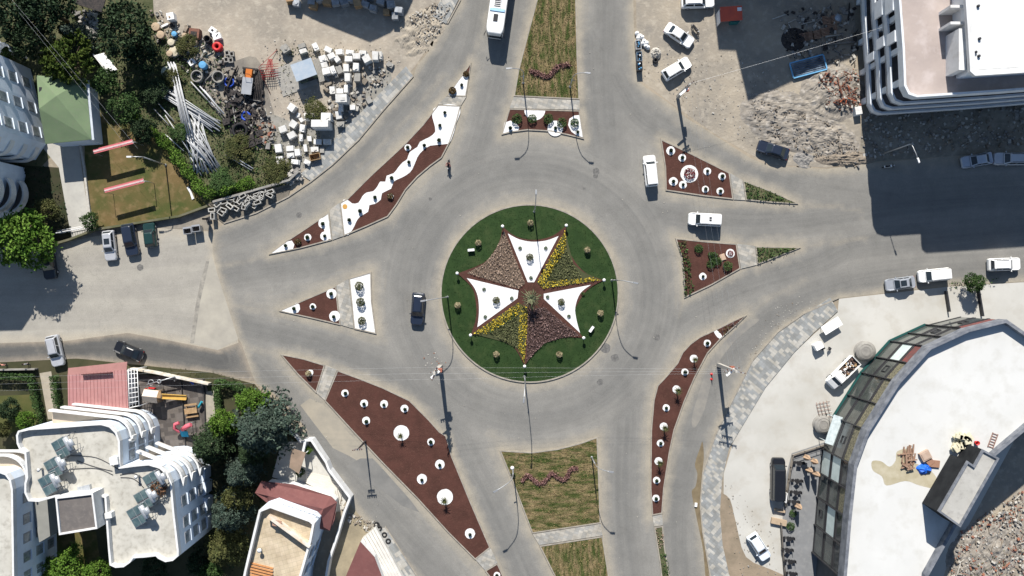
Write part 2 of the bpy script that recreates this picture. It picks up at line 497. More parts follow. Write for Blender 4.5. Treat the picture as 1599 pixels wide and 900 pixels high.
LANES = [
 [(952, -80), (948, 60), (950, 160), (957, 250)],
 [(920, 60), (925, 160), (935, 240)],
 [(806, -80), (800, 20), (785, 90), (768, 160), (745, 240), (710, 310), (675, 370), (655, 430)],
 [(745, 0), (735, 60), (720, 110)],
 [(715, 40), (670, 120), (610, 190), (545, 255), (470, 310), (400, 345), (330, 372)],
 [(680, 340), (640, 345), (590, 372), (520, 395), (430, 412), (340, 425)],
 [(350, 505), (420, 520), (520, 545), (600, 575), (660, 615), (700, 660), (735, 730), (775, 810), (815, 900), (840, 970)],
 [(340, 550), (400, 575), (445, 625), (500, 690), (560, 755), (620, 825), (690, 905), (740, 970)],
 [(1000, 970), (985, 900), (975, 800), (975, 720), (978, 660), (975, 600)],
 [(1070, 970), (1060, 900), (1058, 800), (1075, 700), (1105, 610), (1150, 545), (1220, 485), (1310, 445), (1450, 425), (1700, 410)],
 [(1700, 350), (1450, 372), (1330, 385), (1270, 412), (1150, 448), (1060, 495), (1000, 545)],
 [(1700, 300), (1450, 315), (1300, 335), (1180, 345), (1080, 340), (1010, 330)],
 [(960, 120), (1000, 180), (1060, 215), (1150, 255), (1260, 290), (1400, 310)],
]
ROADK = [P2(p) for p in LANES]
kerb_lines = [(P2(v), True) for k, v in ISL.items()] + [(P2(circ(RC[0], RC[1], RR, 48)), True)]

for px in ([(420, 398), (385, 408), (340, 418)], [(436, 486), (400, 484), (365, 478)], [(1246, 319), (1290, 322), (1345, 330)], [(1250, 387), (1300, 378), (1350, 374)], [(1166, 492), (1205, 465), (1260, 438)], [(736, 98), (750, 60), (765, 10)], [(438, 553), (410, 548), (380, 545)], [(588, 522), (600, 532)], [(1067, 466), (1058, 500)], [(790, 700), (770, 680)], [(1130, 640), (1110, 680), (1100, 730)], [(985, 40), (992, 120), (1030, 165), (1060, 190)], [(560, 262), (640, 180), (690, 120)]):
    kerb_lines.append((P2(px), False))

def grid_patch(name, outline, z, step, m, lanes=(), edges=(), ring=True, dust_edge=1.3, clip=(-86, 86, -52, 50), base_dust=.14, shadef=None):
    xs = [p[0] for p in outline]; ys = [p[1] for p in outline]
    x0, x1 = max(min(xs), clip[0]), min(max(xs), clip[1]); y0, y1 = max(min(ys), clip[2]), min(max(ys), clip[3])
    nx = int((x1 - x0) / step) + 2; ny = int((y1 - y0) / step) + 2
    gx = x0 - step / 2 + np.arange(nx + 1) * step; gy = y0 - step / 2 + np.arange(ny + 1) * step
    X, Y = np.meshgrid(gx, gy)                       # (ny+1, nx+1)
    cx = (gx[:-1] + gx[1:]) / 2; cy = (gy[:-1] + gy[1:]) / 2
    CX, CY = np.meshgrid(cx, cy)
    keep = inside(outline, CX, CY)
    ii, jj = np.nonzero(keep)
    W = nx + 1
    quads = np.stack([ii * W + jj, ii * W + jj + 1, (ii + 1) * W + jj + 1, (ii + 1) * W + jj], 1)
    used, inv = np.unique(quads, return_inverse=True)
    quads = inv.reshape(quads.shape)
    cnt = np.bincount(quads.ravel(), minlength=len(used))
    x = X.ravel()[used].copy(); y = Y.ravel()[used].copy()
    bd = cnt < 4
    d, qx, qy, _, _ = seg_dist(outline, x[bd], y[bd], True)
    k = d < step * 1.2
    xb, yb = x[bd], y[bd]; xb[k] = qx[k]; yb[k] = qy[k]; x[bd] = xb; y[bd] = yb
    # flow coordinates
    wear = np.zeros(x.shape); u = np.zeros(x.shape); v = np.zeros(x.shape); bestd = np.full(x.shape, 1e9)
    for n, l in enumerate(lanes):
        ls = smooth_line(l, 5)
        dd, _, _, s_, sg = seg_dist(ls, x, y)
        kk = dd < bestd
        bestd[kk] = dd[kk]; u[kk] = (dd * sg)[kk] + n * 31; v[kk] = s_[kk]
        wear = np.maximum(wear, np.exp(-(dd / 2.6) ** 2))
    if ring:
        rcx, rcy = P(*RC)[:2]
        rr = np.hypot(x - rcx, y - rcy); th = np.arctan2(y - rcy, x - rcx)
        R0 = RR / S
        inr = rr < R0 + 9.5
        u[inr] = rr[inr] + 500; v[inr] = (th * 17)[inr]
        wear = np.maximum(wear, .95 * np.exp(-((rr - R0 - 5.0) / 3.2) ** 2))
    ed = np.full(x.shape, 1e9)
    for l, cl in edges:
        ed = np.minimum(ed, seg_dist(l, x, y, cl)[0] + (0 if cl else .9))
    db, _, _, _, _ = seg_dist(outline, x, y, True)
    ed = np.minimum(ed, db * 1.2)
    dust = base_dust + .85 * np.exp(-(ed / dust_edge) ** 1.2) - .30 * wear * (1 - np.exp(-ed / 1.2))
    me = bpy.data.meshes.new(name)
    me.vertices.add(len(x)); co = np.stack([x, y, np.full(x.shape, z)], 1)
    me.vertices.foreach_set('co', co.ravel())
    me.loops.add(quads.size); me.loops.foreach_set('vertex_index', quads.ravel().astype(np.int32))
    me.polygons.add(len(quads)); me.polygons.foreach_set('loop_start', np.arange(0, quads.size, 4, dtype=np.int32))
    me.materials.append(m)
    for n_, a in (('dust', dust), ('wear', wear), ('u', u), ('v', v)):
        me.attributes.new(n_, 'FLOAT', 'POINT').data.foreach_set('value', a.astype(np.float32))
    me.update(calc_edges=True); me.validate()
    o = bpy.data.objects.new(name, me); COL.objects.link(o)
    return structure(o)

grid_patch('road', P2(main_road), .020, .42, M_road, ROADK, kerb_lines)
old_st = [(-90, 392), (75, 384), (150, 369), (250, 356), (331, 362), (333, 400), (340, 430), (352, 470), (372, 530), (376, 534), (340, 547), (270, 533), (200, 520), (100, 533), (0, 536), (-90, 538)]
WL = [P2([(-90, 455), (100, 455), (250, 450), (360, 430)]), P2([(-90, 500), (100, 497), (250, 495), (370, 512)]), P2([(-90, 420), (150, 410), (330, 395)])]
grid_patch('old_concrete_road', P2(old_st), .016, .5, M_conc_st, WL, [], ring=False)
grid_patch('dark_roadside_strip', P2([(-90, 538), (0, 536), (100, 533), (200, 520), (270, 533), (340, 547), (376, 534), (398, 596), (330, 582), (200, 567), (120, 560), (0, 566), (-90, 566)]), .024, .5, M_dark_asph, [P2([(-90, 548), (200, 540), (340, 565)])], [], ring=False, dust_edge=.8)
# patches and stains on the road
structure(flat('road_patch', [(330, 398), (372, 530), (340, 547), (297, 536), (305, 490), (318, 430)], .027, mat('concrete patch', (.36, .335, .28), (.28, .262, .225), .35)))
structure(flat('road_joint', [(322, 408), (327, 408), (320, 440), (313, 470), (303, 536), (297, 536), (305, 480), (313, 440)], .031, mat('tar joint', (.18, .17, .15), (.3, .28, .24), 1.2)))
structure(flat('road_patch', [(398, 600), (430, 640), (470, 680), (480, 672), (455, 640), (420, 608)], .027, M_dirt))
structure(flat('road_patch', [(469, 633), (484, 622), (505, 632), (548, 680), (590, 727), (562, 722), (545, 712), (520, 700)], .028, mat('pale patch', (.32, .285, .225), (.25, .23, .19), .4)))
structure(flat('road_patch', [(540, 728), (552, 722), (563, 716), (582, 716), (600, 735), (640, 780), (655, 800), (628, 790), (600, 768), (560, 745)], .032, mat('dark patch', (.19, .185, .172), (.15, .148, .14), .5)))
structure(flat('road_patch', smooth_line([(1186, 500), (1150, 530), (1118, 575), (1100, 640), (1085, 668), (1080, 655), (1092, 610), (1112, 560), (1140, 525), (1165, 502)], 3, True), .028, mat('dark stain', (.17, .165, .155), (.24, .225, .195), .5)))
gut = [(1093, 700), (1097, 690), (1099, 715), (1096, 745), (1097, 780), (1094, 800), (1099, 830), (1104, 860), (1107, 905), (1102, 905), (1098, 860), (1091, 825), (1085, 795), (1080, 768), (1086, 760), (1089, 740), (1085, 725)]
structure(flat('gutter_mud', smooth_line(gut, 3, True), .030, mat('wet mud', (.13, .10, .06), (.19, .15, .09), .8)))
for k, (x, y, r) in enumerate([(945, 544, 8), (960, 559, 6), (937, 597, 5), (931, 268, 5.5), (930, 275, 4), (672, 311, 2.6), (1026, 527, 5), (912, 295, 2.2), (467, 336, 4.5), (219, 418, 5)]):
    b = MB(); cx, cy, _ = P(x, y)
    b.poly([(px_, py_, .0) for px_, py_ in circ(0, 0, r / S, 16, 0, r / S * .12, rnd)])
    o = b.build('manhole_cover' if r < 3 else 'oil_stain', mat('oil stain', (.09, .088, .085), (.16, .155, .145), 3)); o.location = (cx, cy, .026 + k * .0004)
    structure(o)
# bits of grit and litter on the carriageway
b = MB()
for _ in range(260):
    x, y = rnd.uniform(340, 1300), rnd.uniform(60, 880)
    X, Y, _z = P(x, y)
    if inside(P2(main_road), np.array([X]), np.array([Y]))[0]:
        r = rnd.uniform(.02, .07); b.box(X, Y, .02, r * 2, r * 1.5, r, rnd.uniform(0, 3))
tag(b.build('road_grit', mat('grit', (.5, .47, .4), (.2, .19, .17), 2)), 'loose grit and pebbles scattered over the asphalt', 'grit', kind='stuff')

# yard, lots and gardens
def sheet(name, px, z, m): return structure(flat(name, px, z, m))
M_yard = mat('sandy yard', (.345, .30, .24), (.235, .21, .175), .16, c3=(.42, .38, .31), s3=1.1, bmp=.06, bs=3, w3=.6)
M_lot = mat('trodden dirt lot', (.33, .285, .22), (.215, .195, .165), .13, c3=(.41, .365, .295), s3=1.0, bmp=.08, bs=3, w3=.6)
M_weed = mat('weedy soil', (.05, .06, .024), (.11, .105, .055), .4, c3=(.03, .045, .012), s3=1.2, bmp=.1, bs=4, w3=.8)
sheet('yard', [(235, -90), (717, -90), (714, 0), (690, 42), (648, 104), (600, 160), (540, 225), (470, 285), (430, 200), (330, 90), (240, 20)], .008, M_yard)
sheet('weedy_ground', [(-90, -90), (235, -90), (240, 20), (262, 70), (345, 150), (398, 190), (430, 235), (465, 270), (458, 286), (400, 300), (330, 316), (310, 326), (140, 180), (0, 330), (-90, 400)], .012, M_weed)
sheet('dirt_lot', [(992, -90), (1330, -90), (1345, 250), (1290, 262), (1200, 257), (1120, 212), (1050, 163), (995, 122)], .008, M_lot)
sheet('sandy_verge', [(1345, 170), (1700, 140), (1700, 232), (1599, 236), (1380, 251), (1343, 256)], .009, mat('rubbly soil', (.16, .145, .115), (.27, .245, .2), .3, c3=(.4, .38, .33), s3=1.5, bmp=.08, bs=3))
sheet('lawn', [(118, 160), (250, 215), (300, 290), (322, 321), (280, 336), (150, 357), (133, 290), (132, 222)], .016, M_dry)
sheet('garden_path', [(62, 225), (122, 222), (133, 300), (145, 358), (112, 372), (104, 330), (92, 262)], .020, mat('pale path slabs', (.42, .41, .37), (.36, .35, .32), .4, c3=(.3, .29, .27), s3=2))
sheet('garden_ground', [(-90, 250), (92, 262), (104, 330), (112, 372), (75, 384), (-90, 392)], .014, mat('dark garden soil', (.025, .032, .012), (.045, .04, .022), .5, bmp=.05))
sheet('verge_paving', [(112, 374), (150, 360), (280, 338), (326, 322), (330, 360), (250, 356), (150, 369)], .020, mat('stained slabs', (.25, .225, .185), (.17, .155, .13), .9, c3=(.1, .07, .06), s3=.8))
sheet('forecourt', [(1310, 467), (1400, 457), (1480, 448), (1599, 441), (1760, 436), (1760, 1000), (1116, 1000), (1108, 900), (1130, 800), (1130, 740), (1145, 690), (1180, 620), (1230, 560), (1308, 488)], .012, M_fore)
sheet('dirt_patch', smooth_line([(1135, 680), (1123, 720), (1120, 790), (1128, 850), (1140, 900), (1230, 905), (1205, 890), (1165, 870), (1150, 820), (1140, 780), (1125, 760)], 3, True), .016, mat('churned soil', (.27, .215, .155), (.19, .155, .11), .5, bmp=.05))
sheet('back_lot', [(1599, 660), (1760, 560), (1760, 1000), (1440, 1000), (1480, 880)], .016, M_lot)
sheet('garden_ground', [(-90, 566), (0, 566), (120, 560), (330, 582), (398, 600), (440, 650), (470, 690), (500, 720), (470, 690), (380, 980), (-90, 980)], .010, mat('garden soil', (.06, .055, .028), (.03, .035, .014), .3, bmp=.05))
sheet('lawn', [(-90, 622), (55, 616), (62, 665), (-90, 700)], .018, mat('mown lawn', (.05, .065, .015), (.09, .085, .028), .3, bmp=.03))
sheet('garden_path', [(62, 583), (80, 580), (92, 655), (75, 655)], .020, mat('garden gravel path', (.36, .32, .25), (.28, .25, .2), .8))
sheet('dirt_yard', [(545, 785), (600, 822), (575, 850), (560, 870), (535, 960), (500, 960), (520, 860), (545, 800)], .016, mat('sandy strip', (.30, .255, .175), (.21, .18, .125), .5))
sheet('lawn', [(84, 830), (150, 830), (160, 900), (84, 960)], .018, M_dry)
sheet('playground_rubber', [(215, 585), (320, 592), (332, 640), (336, 700), (255, 705), (215, 640)], .020, pave_mat('rubber mats', (.085, .075, .07), (.125, .11, .10), None, .62, .62, rad(-8), .5))
sheet('garden_path', [(322, 612), (334, 610), (338, 700), (318, 700)], .024, mat('crazy path', (.34, .31, .25), (.26, .24, .2), 1.2))

# pavements with kerbs
PAVE_A, PAVE_B = (.245, .255, .255), (.37, .36, .33)
def walk(px, ang, label, kerb_side):
    m = pave_mat('two tone pavers %d' % int(ang), PAVE_A, PAVE_B, None, .62, .36, rad(ang), .55, 2)
    t = thing('pavement', label, 'pavement'); structure(t)
    b = MB(); b.prism(P2(px), 0, .13); b.build('paving', m, t)
    k = MB(); k.wall(P2(kerb_side), 0, .15, .18); k.build('kerb', M_kerb, t)
walk([(634, 104), (646, 120), (600, 172), (561, 219), (520, 258), (487, 284), (470, 272), (500, 243), (540, 200), (590, 150)], 45, 'patterned grey pavement along the stone yard', [(646, 120), (600, 172), (561, 219), (520, 258), (487, 284), (450, 309), (400, 334), (350, 350)][::-1])
walk([(700, -60), (722, -60), (716, 0), (697, 38), (676, 26), (688, 0)], 60, 'short piece of patterned pavement near the bus', [(722, -60), (718, 0), (698, 37)])
walk([(1296, 465), (1308, 486), (1270, 520), (1240, 550), (1195, 605), (1165, 655), (1138, 700), (1127, 750), (1124, 800), (1128, 850), (1140, 905), (1150, 980), (1118, 980), (1110, 905), (1096, 830), (1094, 790), (1098, 740), (1118, 680), (1150, 615), (1175, 565), (1215, 520), (1255, 492)], 40, 'patterned grey pavement curving round the pale forecourt', [(1310, 466), (1255, 491), (1215, 519), (1175, 564), (1150, 614), (1118, 679), (1098, 739), (1094, 790), (1098, 830), (1110, 900)][::-1])
walk([(583, 828), (602, 824), (650, 900), (690, 975), (650, 975), (612, 905)], 55, 'patterned grey pavement beside the maroon roof', [(601, 823), (650, 899), (690, 974)])
ws = MB(); ws.prism(P2([(450, 309), (400, 334), (350, 350), (335, 338), (400, 312), (455, 288)]), 0, .1)
structure(ws.build('pavement_bed', mat('unlaid pavement bed', (.17, .15, .12), (.1, .09, .075), .8, c3=(.25, .22, .17), s3=2)))

# ------------------------------------------------------------- planting
def leafball(name, mats, r, h, n, size, z0=0, seed=1, flat_=1.0, parent=None, hollow=.45, trunk=None):
    g_ = np.random.default_rng(seed)
    d = g_.normal(size=(n, 3)); d /= np.linalg.norm(d, axis=1)[:, None]
    rr = g_.uniform(hollow, 1, (n, 1)) ** .7
    p = d * rr * [[r, r, h / 2]]; p[:, 2] += h / 2 + z0
    b = MB(); b.leaves(p, size=size, rnd=g_)
    return b.build(name, mats, parent)

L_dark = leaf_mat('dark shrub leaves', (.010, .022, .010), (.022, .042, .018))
L_mid = leaf_mat('mid green leaves', (.026, .056, .016), (.058, .098, .030))
L_bright = leaf_mat('bright leaves', (.05, .11, .012), (.095, .16, .025))
L_olive = leaf_mat('olive leaves', (.04, .05, .016), (.085, .085, .03))
L_blue = leaf_mat('blue green needles', (.026, .044, .033), (.065, .088, .068))
L_pine = leaf_mat('deep conifer green', (.014, .028, .012), (.034, .055, .024))
L_beige = leaf_mat('straw coloured foliage', (.20, .17, .10), (.36, .31, .19))
L_red = leaf_mat('dark red leaves', (.10, .018, .02), (.17, .03, .03))
L_yel = leaf_mat('yellow flowers', (.34, .25, .02), (.58, .45, .05), 3)
L_heath = leaf_mat('pinkish heather', (.14, .095, .07), (.42, .32, .25), 4)
L_purp = leaf_mat('purple brown heather', (.05, .028, .028), (.25, .17, .155), 4)
L_grn = leaf_mat('green heather', (.05, .065, .022), (.17, .17, .085), 4)
L_frond = leaf_mat('dusty fronds', (.07, .085, .045), (.15, .15, .085))

def proto_shrub():
    t = thing('shrub', None, 'shrub')
    leafball('foliage', L_dark, .26, .5, 150, .11, .05, 3, parent=t, hollow=.2)
    b = MB(); b.tube([(0, 0, -.1), (0, 0, .35)], [.05, .03]); b.build('stem', M_bark, t)
    return t
def proto_palm():
    t = thing('small_palm', None, 'palm')
    b = MB(); b.tube([(0, 0, -.1), (.02, 0, .7), (0, .03, 1.15)], [.11, .09, .08], 7); b.build('trunk', M_bark, t)
    b = MB(); q = random.Random(4)
    for k in range(26):
        a = k * 2.4; e = .25 + .9 * (k / 26); L = q.uniform(.55, .8)
        dx, dy = math.cos(a), math.sin(a); pts = []
        for s_ in range(4):
            t_ = s_ / 3; pts.append((dx * L * t_ * math.cos(e * (1 - t_ * .5)), dy * L * t_ * math.cos(e * (1 - t_ * .5)), 1.15 + L * math.sin(e) * t_ - .35 * t_ * t_))
        wv = (-dy * .06, dx * .06)
        for s_ in range(3):
            p, r = pts[s_], pts[s_ + 1]; w0 = 1 - s_ * .25; w1 = 1 - (s_ + 1) * .3
            b.poly([(p[0] - wv[0] * w0, p[1] - wv[1] * w0, p[2]), (p[0] + wv[0] * w0, p[1] + wv[1] * w0, p[2]), (r[0] + wv[0] * w1, r[1] + wv[1] * w1, r[2]), (r[0] - wv[0] * w1, r[1] - wv[1] * w1, r[2])])
    b.build('fronds', L_olive, t)
    return t
def proto_ball(name, L, r=.45, h=.85):
    t = thing(name, None, 'shrub')
    leafball('foliage', L, r, h, 420, .09, .02, 8, parent=t, hollow=.75)
    b = MB(); b.tube([(0, 0, -.1), (0, 0, .5)], [.05, .03]); b.build('stem', M_bark, t)
    return t

PROTO = {'s': proto_shrub(), 'p': proto_palm(), 'b': proto_ball('round_shrub', L_beige), 'g': proto_ball('round_shrub', L_olive, .62, 1.0), 'r': proto_ball('red_shrub', L_red, .8, .5),
         'm': proto_ball('green_bush', L_mid, .7, .7), 'u': proto_ball('brown_shrub', leaf_mat('rusty foliage', (.05, .03, .012), (.10, .07, .03)), .5, .5)}
USED = set()
def plant(kind, x, y, label, group=None, z=.13, sc=1.0):
    p = PROTO[kind]; loc = (*P(x, y)[:2], z)
    if kind not in USED:
        USED.add(kind); o = p; o.location = loc; o.rotation_euler = (0, 0, rnd.uniform(0, 6)); o.scale = (sc,) * 3
        o['label'] = label
    else: o = dup(p, loc, rnd.uniform(0, 6), label, sc)
    if group: o['group'] = group
    return o

def island(label, parts, rings=(), patches=(), group='planted traffic islands'):
    """parts: (kind, outline px): bed | gravel | turf | path | cover"""
    t = thing('traffic_island', label, 'traffic island', (*P(*parts[0][1][0])[:2], 0), group=group)
    for kd, px in parts:
        pts = P2(px)
        if kd == 'path':
            b = MB(); b.prism(pts, 0, .135); b.build('crossing_path', M_path, t, True); continue
        b = MB(); pts = pts if area(pts) > 0 else pts[::-1]
        b.wall(pts, 0, .17, .17, closed=True); b.build('kerb', M_kerb, t, True)
        inn = inset(pts, .168)
        nm, m = {'bed': ('mulch_bed', M_mulch), 'gravel': ('gravel_bed', M_wgravel), 'turf': ('turf', M_turf), 'turf2': ('turf', M_turf2), 'cover': ('soil_bed', M_weed)}[kd]
        b = MB(); b.prism(inn, 0, .13); b.build(nm, m, t, True)
    zz = .155
    for px in patches:
        b = MB(); b.prism(P2(px), .1, zz); zz += .003; b.build('gravel_patch', M_wgravel, t, True)
    for k, (x, y, r) in enumerate(rings):
        cx, cy, _ = P(x, y)
        b = MB(); b.prism(circ(cx, cy, r * 1.06 / S, 22, 0, .03, rnd), .1, .168 + k % 3 * .003); b.build('gravel_ring', M_wgravel, t, True)
    return t

def turf_mat(name, ang, sc):
    m, nt, b = new_mat(name, .95, 0, .1)
    mp = N(nt, 'ShaderNodeMapping'); mp.inputs['Rotation'].default_value = (0, 0, rad(ang)); mp.inputs['Scale'].default_value = sc
    nt.links.new(posn(nt), mp.inputs['Vector'])
    c, h = noise_ramp(nt, mp.outputs[0], .75, (.042, .060, .016), (.185, .14, .075), .40, .60, 7)
    _, h2 = noise_ramp(nt, mp.outputs[0], 2.2, (0, 0, 0), (1, 1, 1), detail=5, rough=.75)
    r = N(nt, 'ShaderNodeMapRange'); r.inputs[1].default_value = .3; r.inputs[2].default_value = .7; r.inputs[3].default_value = .5; r.inputs[4].default_value = 1.5; nt.links.new(h2, r.inputs[0])
    hs = N(nt, 'ShaderNodeHueSaturation'); nt.links.new(r.outputs[0], hs.inputs['Value']); nt.links.new(c, hs.inputs['Color'])
    nt.links.new(hs.outputs[0], b.inputs['Base Color']); bump(nt, b, h2, .1, .8)
    return m
M_turf = turf_mat('laid turf', 3, (2.2, .55, 1))
M_turf2 = turf_mat('laid turf rows', 3, (.55, 1.9, 1))
M_path = pave_mat('pale crossing pavers', (.29, .285, .265), (.37, .35, .31), None, .62, .36, rad(20), .53, 2)

# north west island
nw_wave = [(684, 165), (719, 166), (713, 192), (704, 221), (692, 226), (672, 228), (660, 236), (652, 246), (644, 265), (636, 273), (627, 278), (615, 284), (611, 295), (597, 302), (595, 312), (585, 319), (577, 321), (575, 331), (562, 339), (556, 348), (550, 360), (538, 367), (533, 319), (542, 312), (550, 318), (560, 317), (566, 307), (573, 301), (583, 299), (590, 291), (594, 284), (602, 284), (604, 275), (615, 271), (622, 262), (629, 254), (636, 249), (640, 238), (652, 230), (656, 222), (670, 215), (680, 206), (677, 190), (675, 178)]
t = island('long mulch island with a wavy band of white gravel beside the stone yard road', [('bed', ISL['nwb']), ('bed', ISL['nwa']), ('bed', ISL['nwc']), ('path', [(697, 151.5), (728, 152), (720, 165), (684, 163.5)]), ('path', [(514.5, 328), (530.5, 317), (536.5, 369), (519.5, 375)])],
    rings=[(637, 231, 5), (610, 307, 4.6), (481, 371, 5.4), (466, 378, 4), (506, 349, 8), (508, 369, 7)],
    patches=[smooth_line(nw_wave, 2, True), [(733, 118), (727, 150), (698, 150), (722, 120)], [(423, 396), (447, 378), (456, 376), (460, 382), (458, 389), (450, 392)], [(513, 333), (518, 374), (509, 372), (506, 357), (500, 345)]])
b = MB(); x, y, _ = P(539, 323); b.prism(circ(x, y, .36, 18), .1, .185); b.build('orange_disc', mat('orange sand', (.55, .30, .07), (.45, .25, .07)), t, True)
nwp = [(721, 134, 's'), (695, 177, 's'), (687, 197, 's'), (686, 220, 's'), (663, 228, 's'), (637, 231, 's'), (639, 254, 's'), (612, 279, 's'), (610, 307, 'u'), (586, 309, 's'), (563, 330, 's'), (546, 344, 's'), (505, 350, 's'), (508, 369, 's'), (481, 371, 's'), (466, 378, 'u'), (447, 384, 's')]
kn = {'s': 'dark green shrub', 'p': 'small palm', 'b': 'straw coloured round shrub', 'g': 'round olive green shrub', 'r': 'dark red shrub', 'm': 'green bush', 'u': 'rusty brown shrub'}
def row_plants(lst, where, end, group, z=.15):
    cnt = {}
    for x, y, k in lst:
        i = cnt.get(k, 0); cnt[k] = i + 1
        tot = sum(1 for q in lst if q[2] == k)
        if tot == 1: lab = f'only {kn[k]} on the {where}'
        else: lab = f'{ordn(i)} {kn[k]} from the {end} end, {where}'
        plant(k, x, y, lab, group if tot > 1 else None, z, rnd.uniform(.85, 1.1))
row_plants(nwp, 'wavy gravel island', 'upper right', 'shrubs on the wavy gravel island')
plant('u', 707, 143, 'rusty shrub at the lower left of the small triangle tip near the bus', sc=1.1)
plant('u', 728, 117, 'rusty shrub in the mulch at the sharp tip nearest the bus', sc=.9)

# west island
island('small triangular mulch island left of the circle with a white gravel end', [('bed', ISL['wa']), ('gravel', ISL['wb']), ('path', [(525.5, 446.5), (544.5, 435.5), (552.5, 513.5), (532.5, 507.5)])],
    rings=[(489, 479, 4.8), (518, 459, 7.5), (523, 494, 8)], patches=[[(438, 486), (455, 479), (463, 473), (468, 476), (469, 483), (466, 488), (460, 490)]])
row_plants([(460, 482, 's'), (489, 479, 's'), (518, 459, 's'), (522, 495, 's'), (562, 447, 'g'), (564, 472, 'g'), (566, 501, 'g')], 'small triangular left island', 'left', 'shrubs on the small left island')

# south west island
sw = [(483, 583, 'b'), (540, 614, 's'), (569, 631, 's'), (600, 632, 's'), (633, 639, 's'), (573, 658, 's'), (627, 679, 'p'), (673, 690, 's'), (687, 726, 's'), (659, 749, 's'), (695, 779, 'p'), (734, 834, 's')]
island('largest mulch island with two big white gravel circles, lower left of the circle', [('bed', ISL['swb']), ('bed', ISL['swa']), ('bed', ISL['swc']), ('path', [(508.5, 570.5), (526.5, 577.5), (507, 625), (494.5, 613.5)]), ('path', [(742.5, 873.5), (766, 855.5), (777, 878.5), (757.5, 890.5)])],
    rings=[(485, 582, 4.5), (539, 614, 5.5), (569, 630, 5.8), (600, 631, 5.8), (632, 638, 5.8), (572, 657, 6), (627, 676, 11.5), (673, 690, 5.5), (687, 725, 7), (659, 748, 7.5), (695, 776, 11.8), (734, 833, 7.5), (776, 898, 5)])
row_plants(sw, 'largest mulch island', 'upper left', 'plants on the largest mulch island')
plant('s', 776, 898, 'dark shrub at the bottom tip beyond the lower crossing path of the largest island')

# south east island
se = [(1104, 536, 's'), (1083, 561, 'p'), (1069, 581, 's'), (1056, 609, 'p'), (1040, 637, 's'), (1036, 667, 'p'), (1031, 692, 's'), (1028, 721, 'p'), (1025, 750, 's'), (1024, 778, 's')]
island('long curved mulch island between the two right hand lanes at the bottom', [('bed', ISL['se'])], rings=[(x, y - (1 if k == 'p' else 0), 5.3 if k == 's' else 5.8) for x, y, k in se], patches=[smooth_line([(1114, 517), (1119, 516), (1126, 523), (1127, 529), (1120, 527)], 3, True)])
row_plants(se, 'long curved lower right island', 'top', 'plants on the long curved island')
island('gravelly strip of dry plants below the long curved island', [('path', [(1018.5, 806), (1033.5, 803), (1035, 820), (1021, 822)]), ('cover', [(1021, 823), (1035, 821), (1038, 855), (1047, 905), (1052, 970), (1040, 970), (1030, 880)])])

# east islands
island('mulch island right of the circle with a green strip along its left side', [('bed', ISL['ela']), ('cover', ISL['elb']), ('path', [(1150.5, 381), (1178.5, 384), (1181.5, 414), (1156.5, 420)])], rings=[(1140, 396, 6.5), (1097, 432, 5.4)])
plant('r', 1140, 396, 'red shrub in a white gravel ring on the island right of the circle', sc=.55)
plant('s', 1097, 432, 'dark shrub in a white ring near the lower edge of the green edged island', sc=.8)
for i, (x, y, sc) in enumerate([(1090, 389, .9), (1113, 401, .95), (1119, 408, .9), (1109, 413, .9), (1135, 416, 1.0), (1109, 398, .6)]):
    plant('m', x, y, f'{ordn(i)} spreading green bush on the green edged island, counted from the top left', 'green bushes on the green edged island', sc=sc)
b = MB(); x, y, _ = P(1128, 402); b.box(0, 0, 0, .75, .95, .12, rad(20)); b.box(.05, 0, .12, .6, .8, .06, rad(16)); o = b.build('cardboard_sheet', mat('cardboard', (.45, .33, .24), rough=.9)); o.location = (x, y, .13)
tag(o, 'pale pink cardboard lying among the bushes on the green edged island', 'cardboard')
island('mulch island with a big red plant ring on the upper right', [('bed', ISL['eua']), ('cover', ISL['eub']), ('path', [(1139.5, 270.5), (1159.5, 282), (1163.5, 313), (1145.5, 312)])],
    rings=[(1047, 236, 6.5), (1065, 247, 5.8), (1076, 272, 13), (1051, 284, 6.5), (1066, 289, 5.8), (1104, 268, 5.6), (1127, 276, 5.6), (1101, 296, 5.2), (1124, 299, 5.4)])
row_plants([(1047, 236, 's'), (1065, 247, 's'), (1076, 272, 'r'), (1051, 284, 's'), (1066, 289, 's'), (1104, 268, 's'), (1101, 296, 's'), (1127, 276, 's'), (1124, 299, 's')], 'island with the big red ring', 'left', 'shrubs around the red plant ring')

# north island and the turf medians
circ_c = lambda x, y, r, a0, a1, n=12: [(x + r * math.cos(rad(a0 + (a1 - a0) * k / n)), y + r * math.sin(rad(a0 + (a1 - a0) * k / n))) for k in range(n + 1)]
island('curved mulch island above the circle with four white gravel shapes and a turf strip beyond', [('bed', ISL['n']), ('turf', ISL['nt']), ('path', [(802, 152), (905, 157), (905, 172), (795.5, 169.5)])], rings=[(867, 201, 11.6)],
    patches=[circ_c(835, 172, 16.5, 0, 180), [(784, 209), (788, 192), (797, 189), (806, 192), (811, 200), (808, 206), (800, 206)], [(906, 180), (910, 215), (900, 212), (892, 206), (887, 196), (889, 186), (897, 181)]])
row_plants([(797, 201, 's'), (807, 187, 'm'), (831, 187, 'm'), (856, 187, 'm'), (867, 201, 's'), (877, 193, 'm'), (897, 193, 'm'), (902, 207, 's')], 'curved island above the circle', 'left', 'plants on the island above the circle')
t = island('square of patchy laid turf below the circle with a red flower squiggle', [('turf2', ISL['st']), ('turf', ISL['sta']), ('path', [(831.5, 834), (938, 818), (941, 836), (842, 851)])])
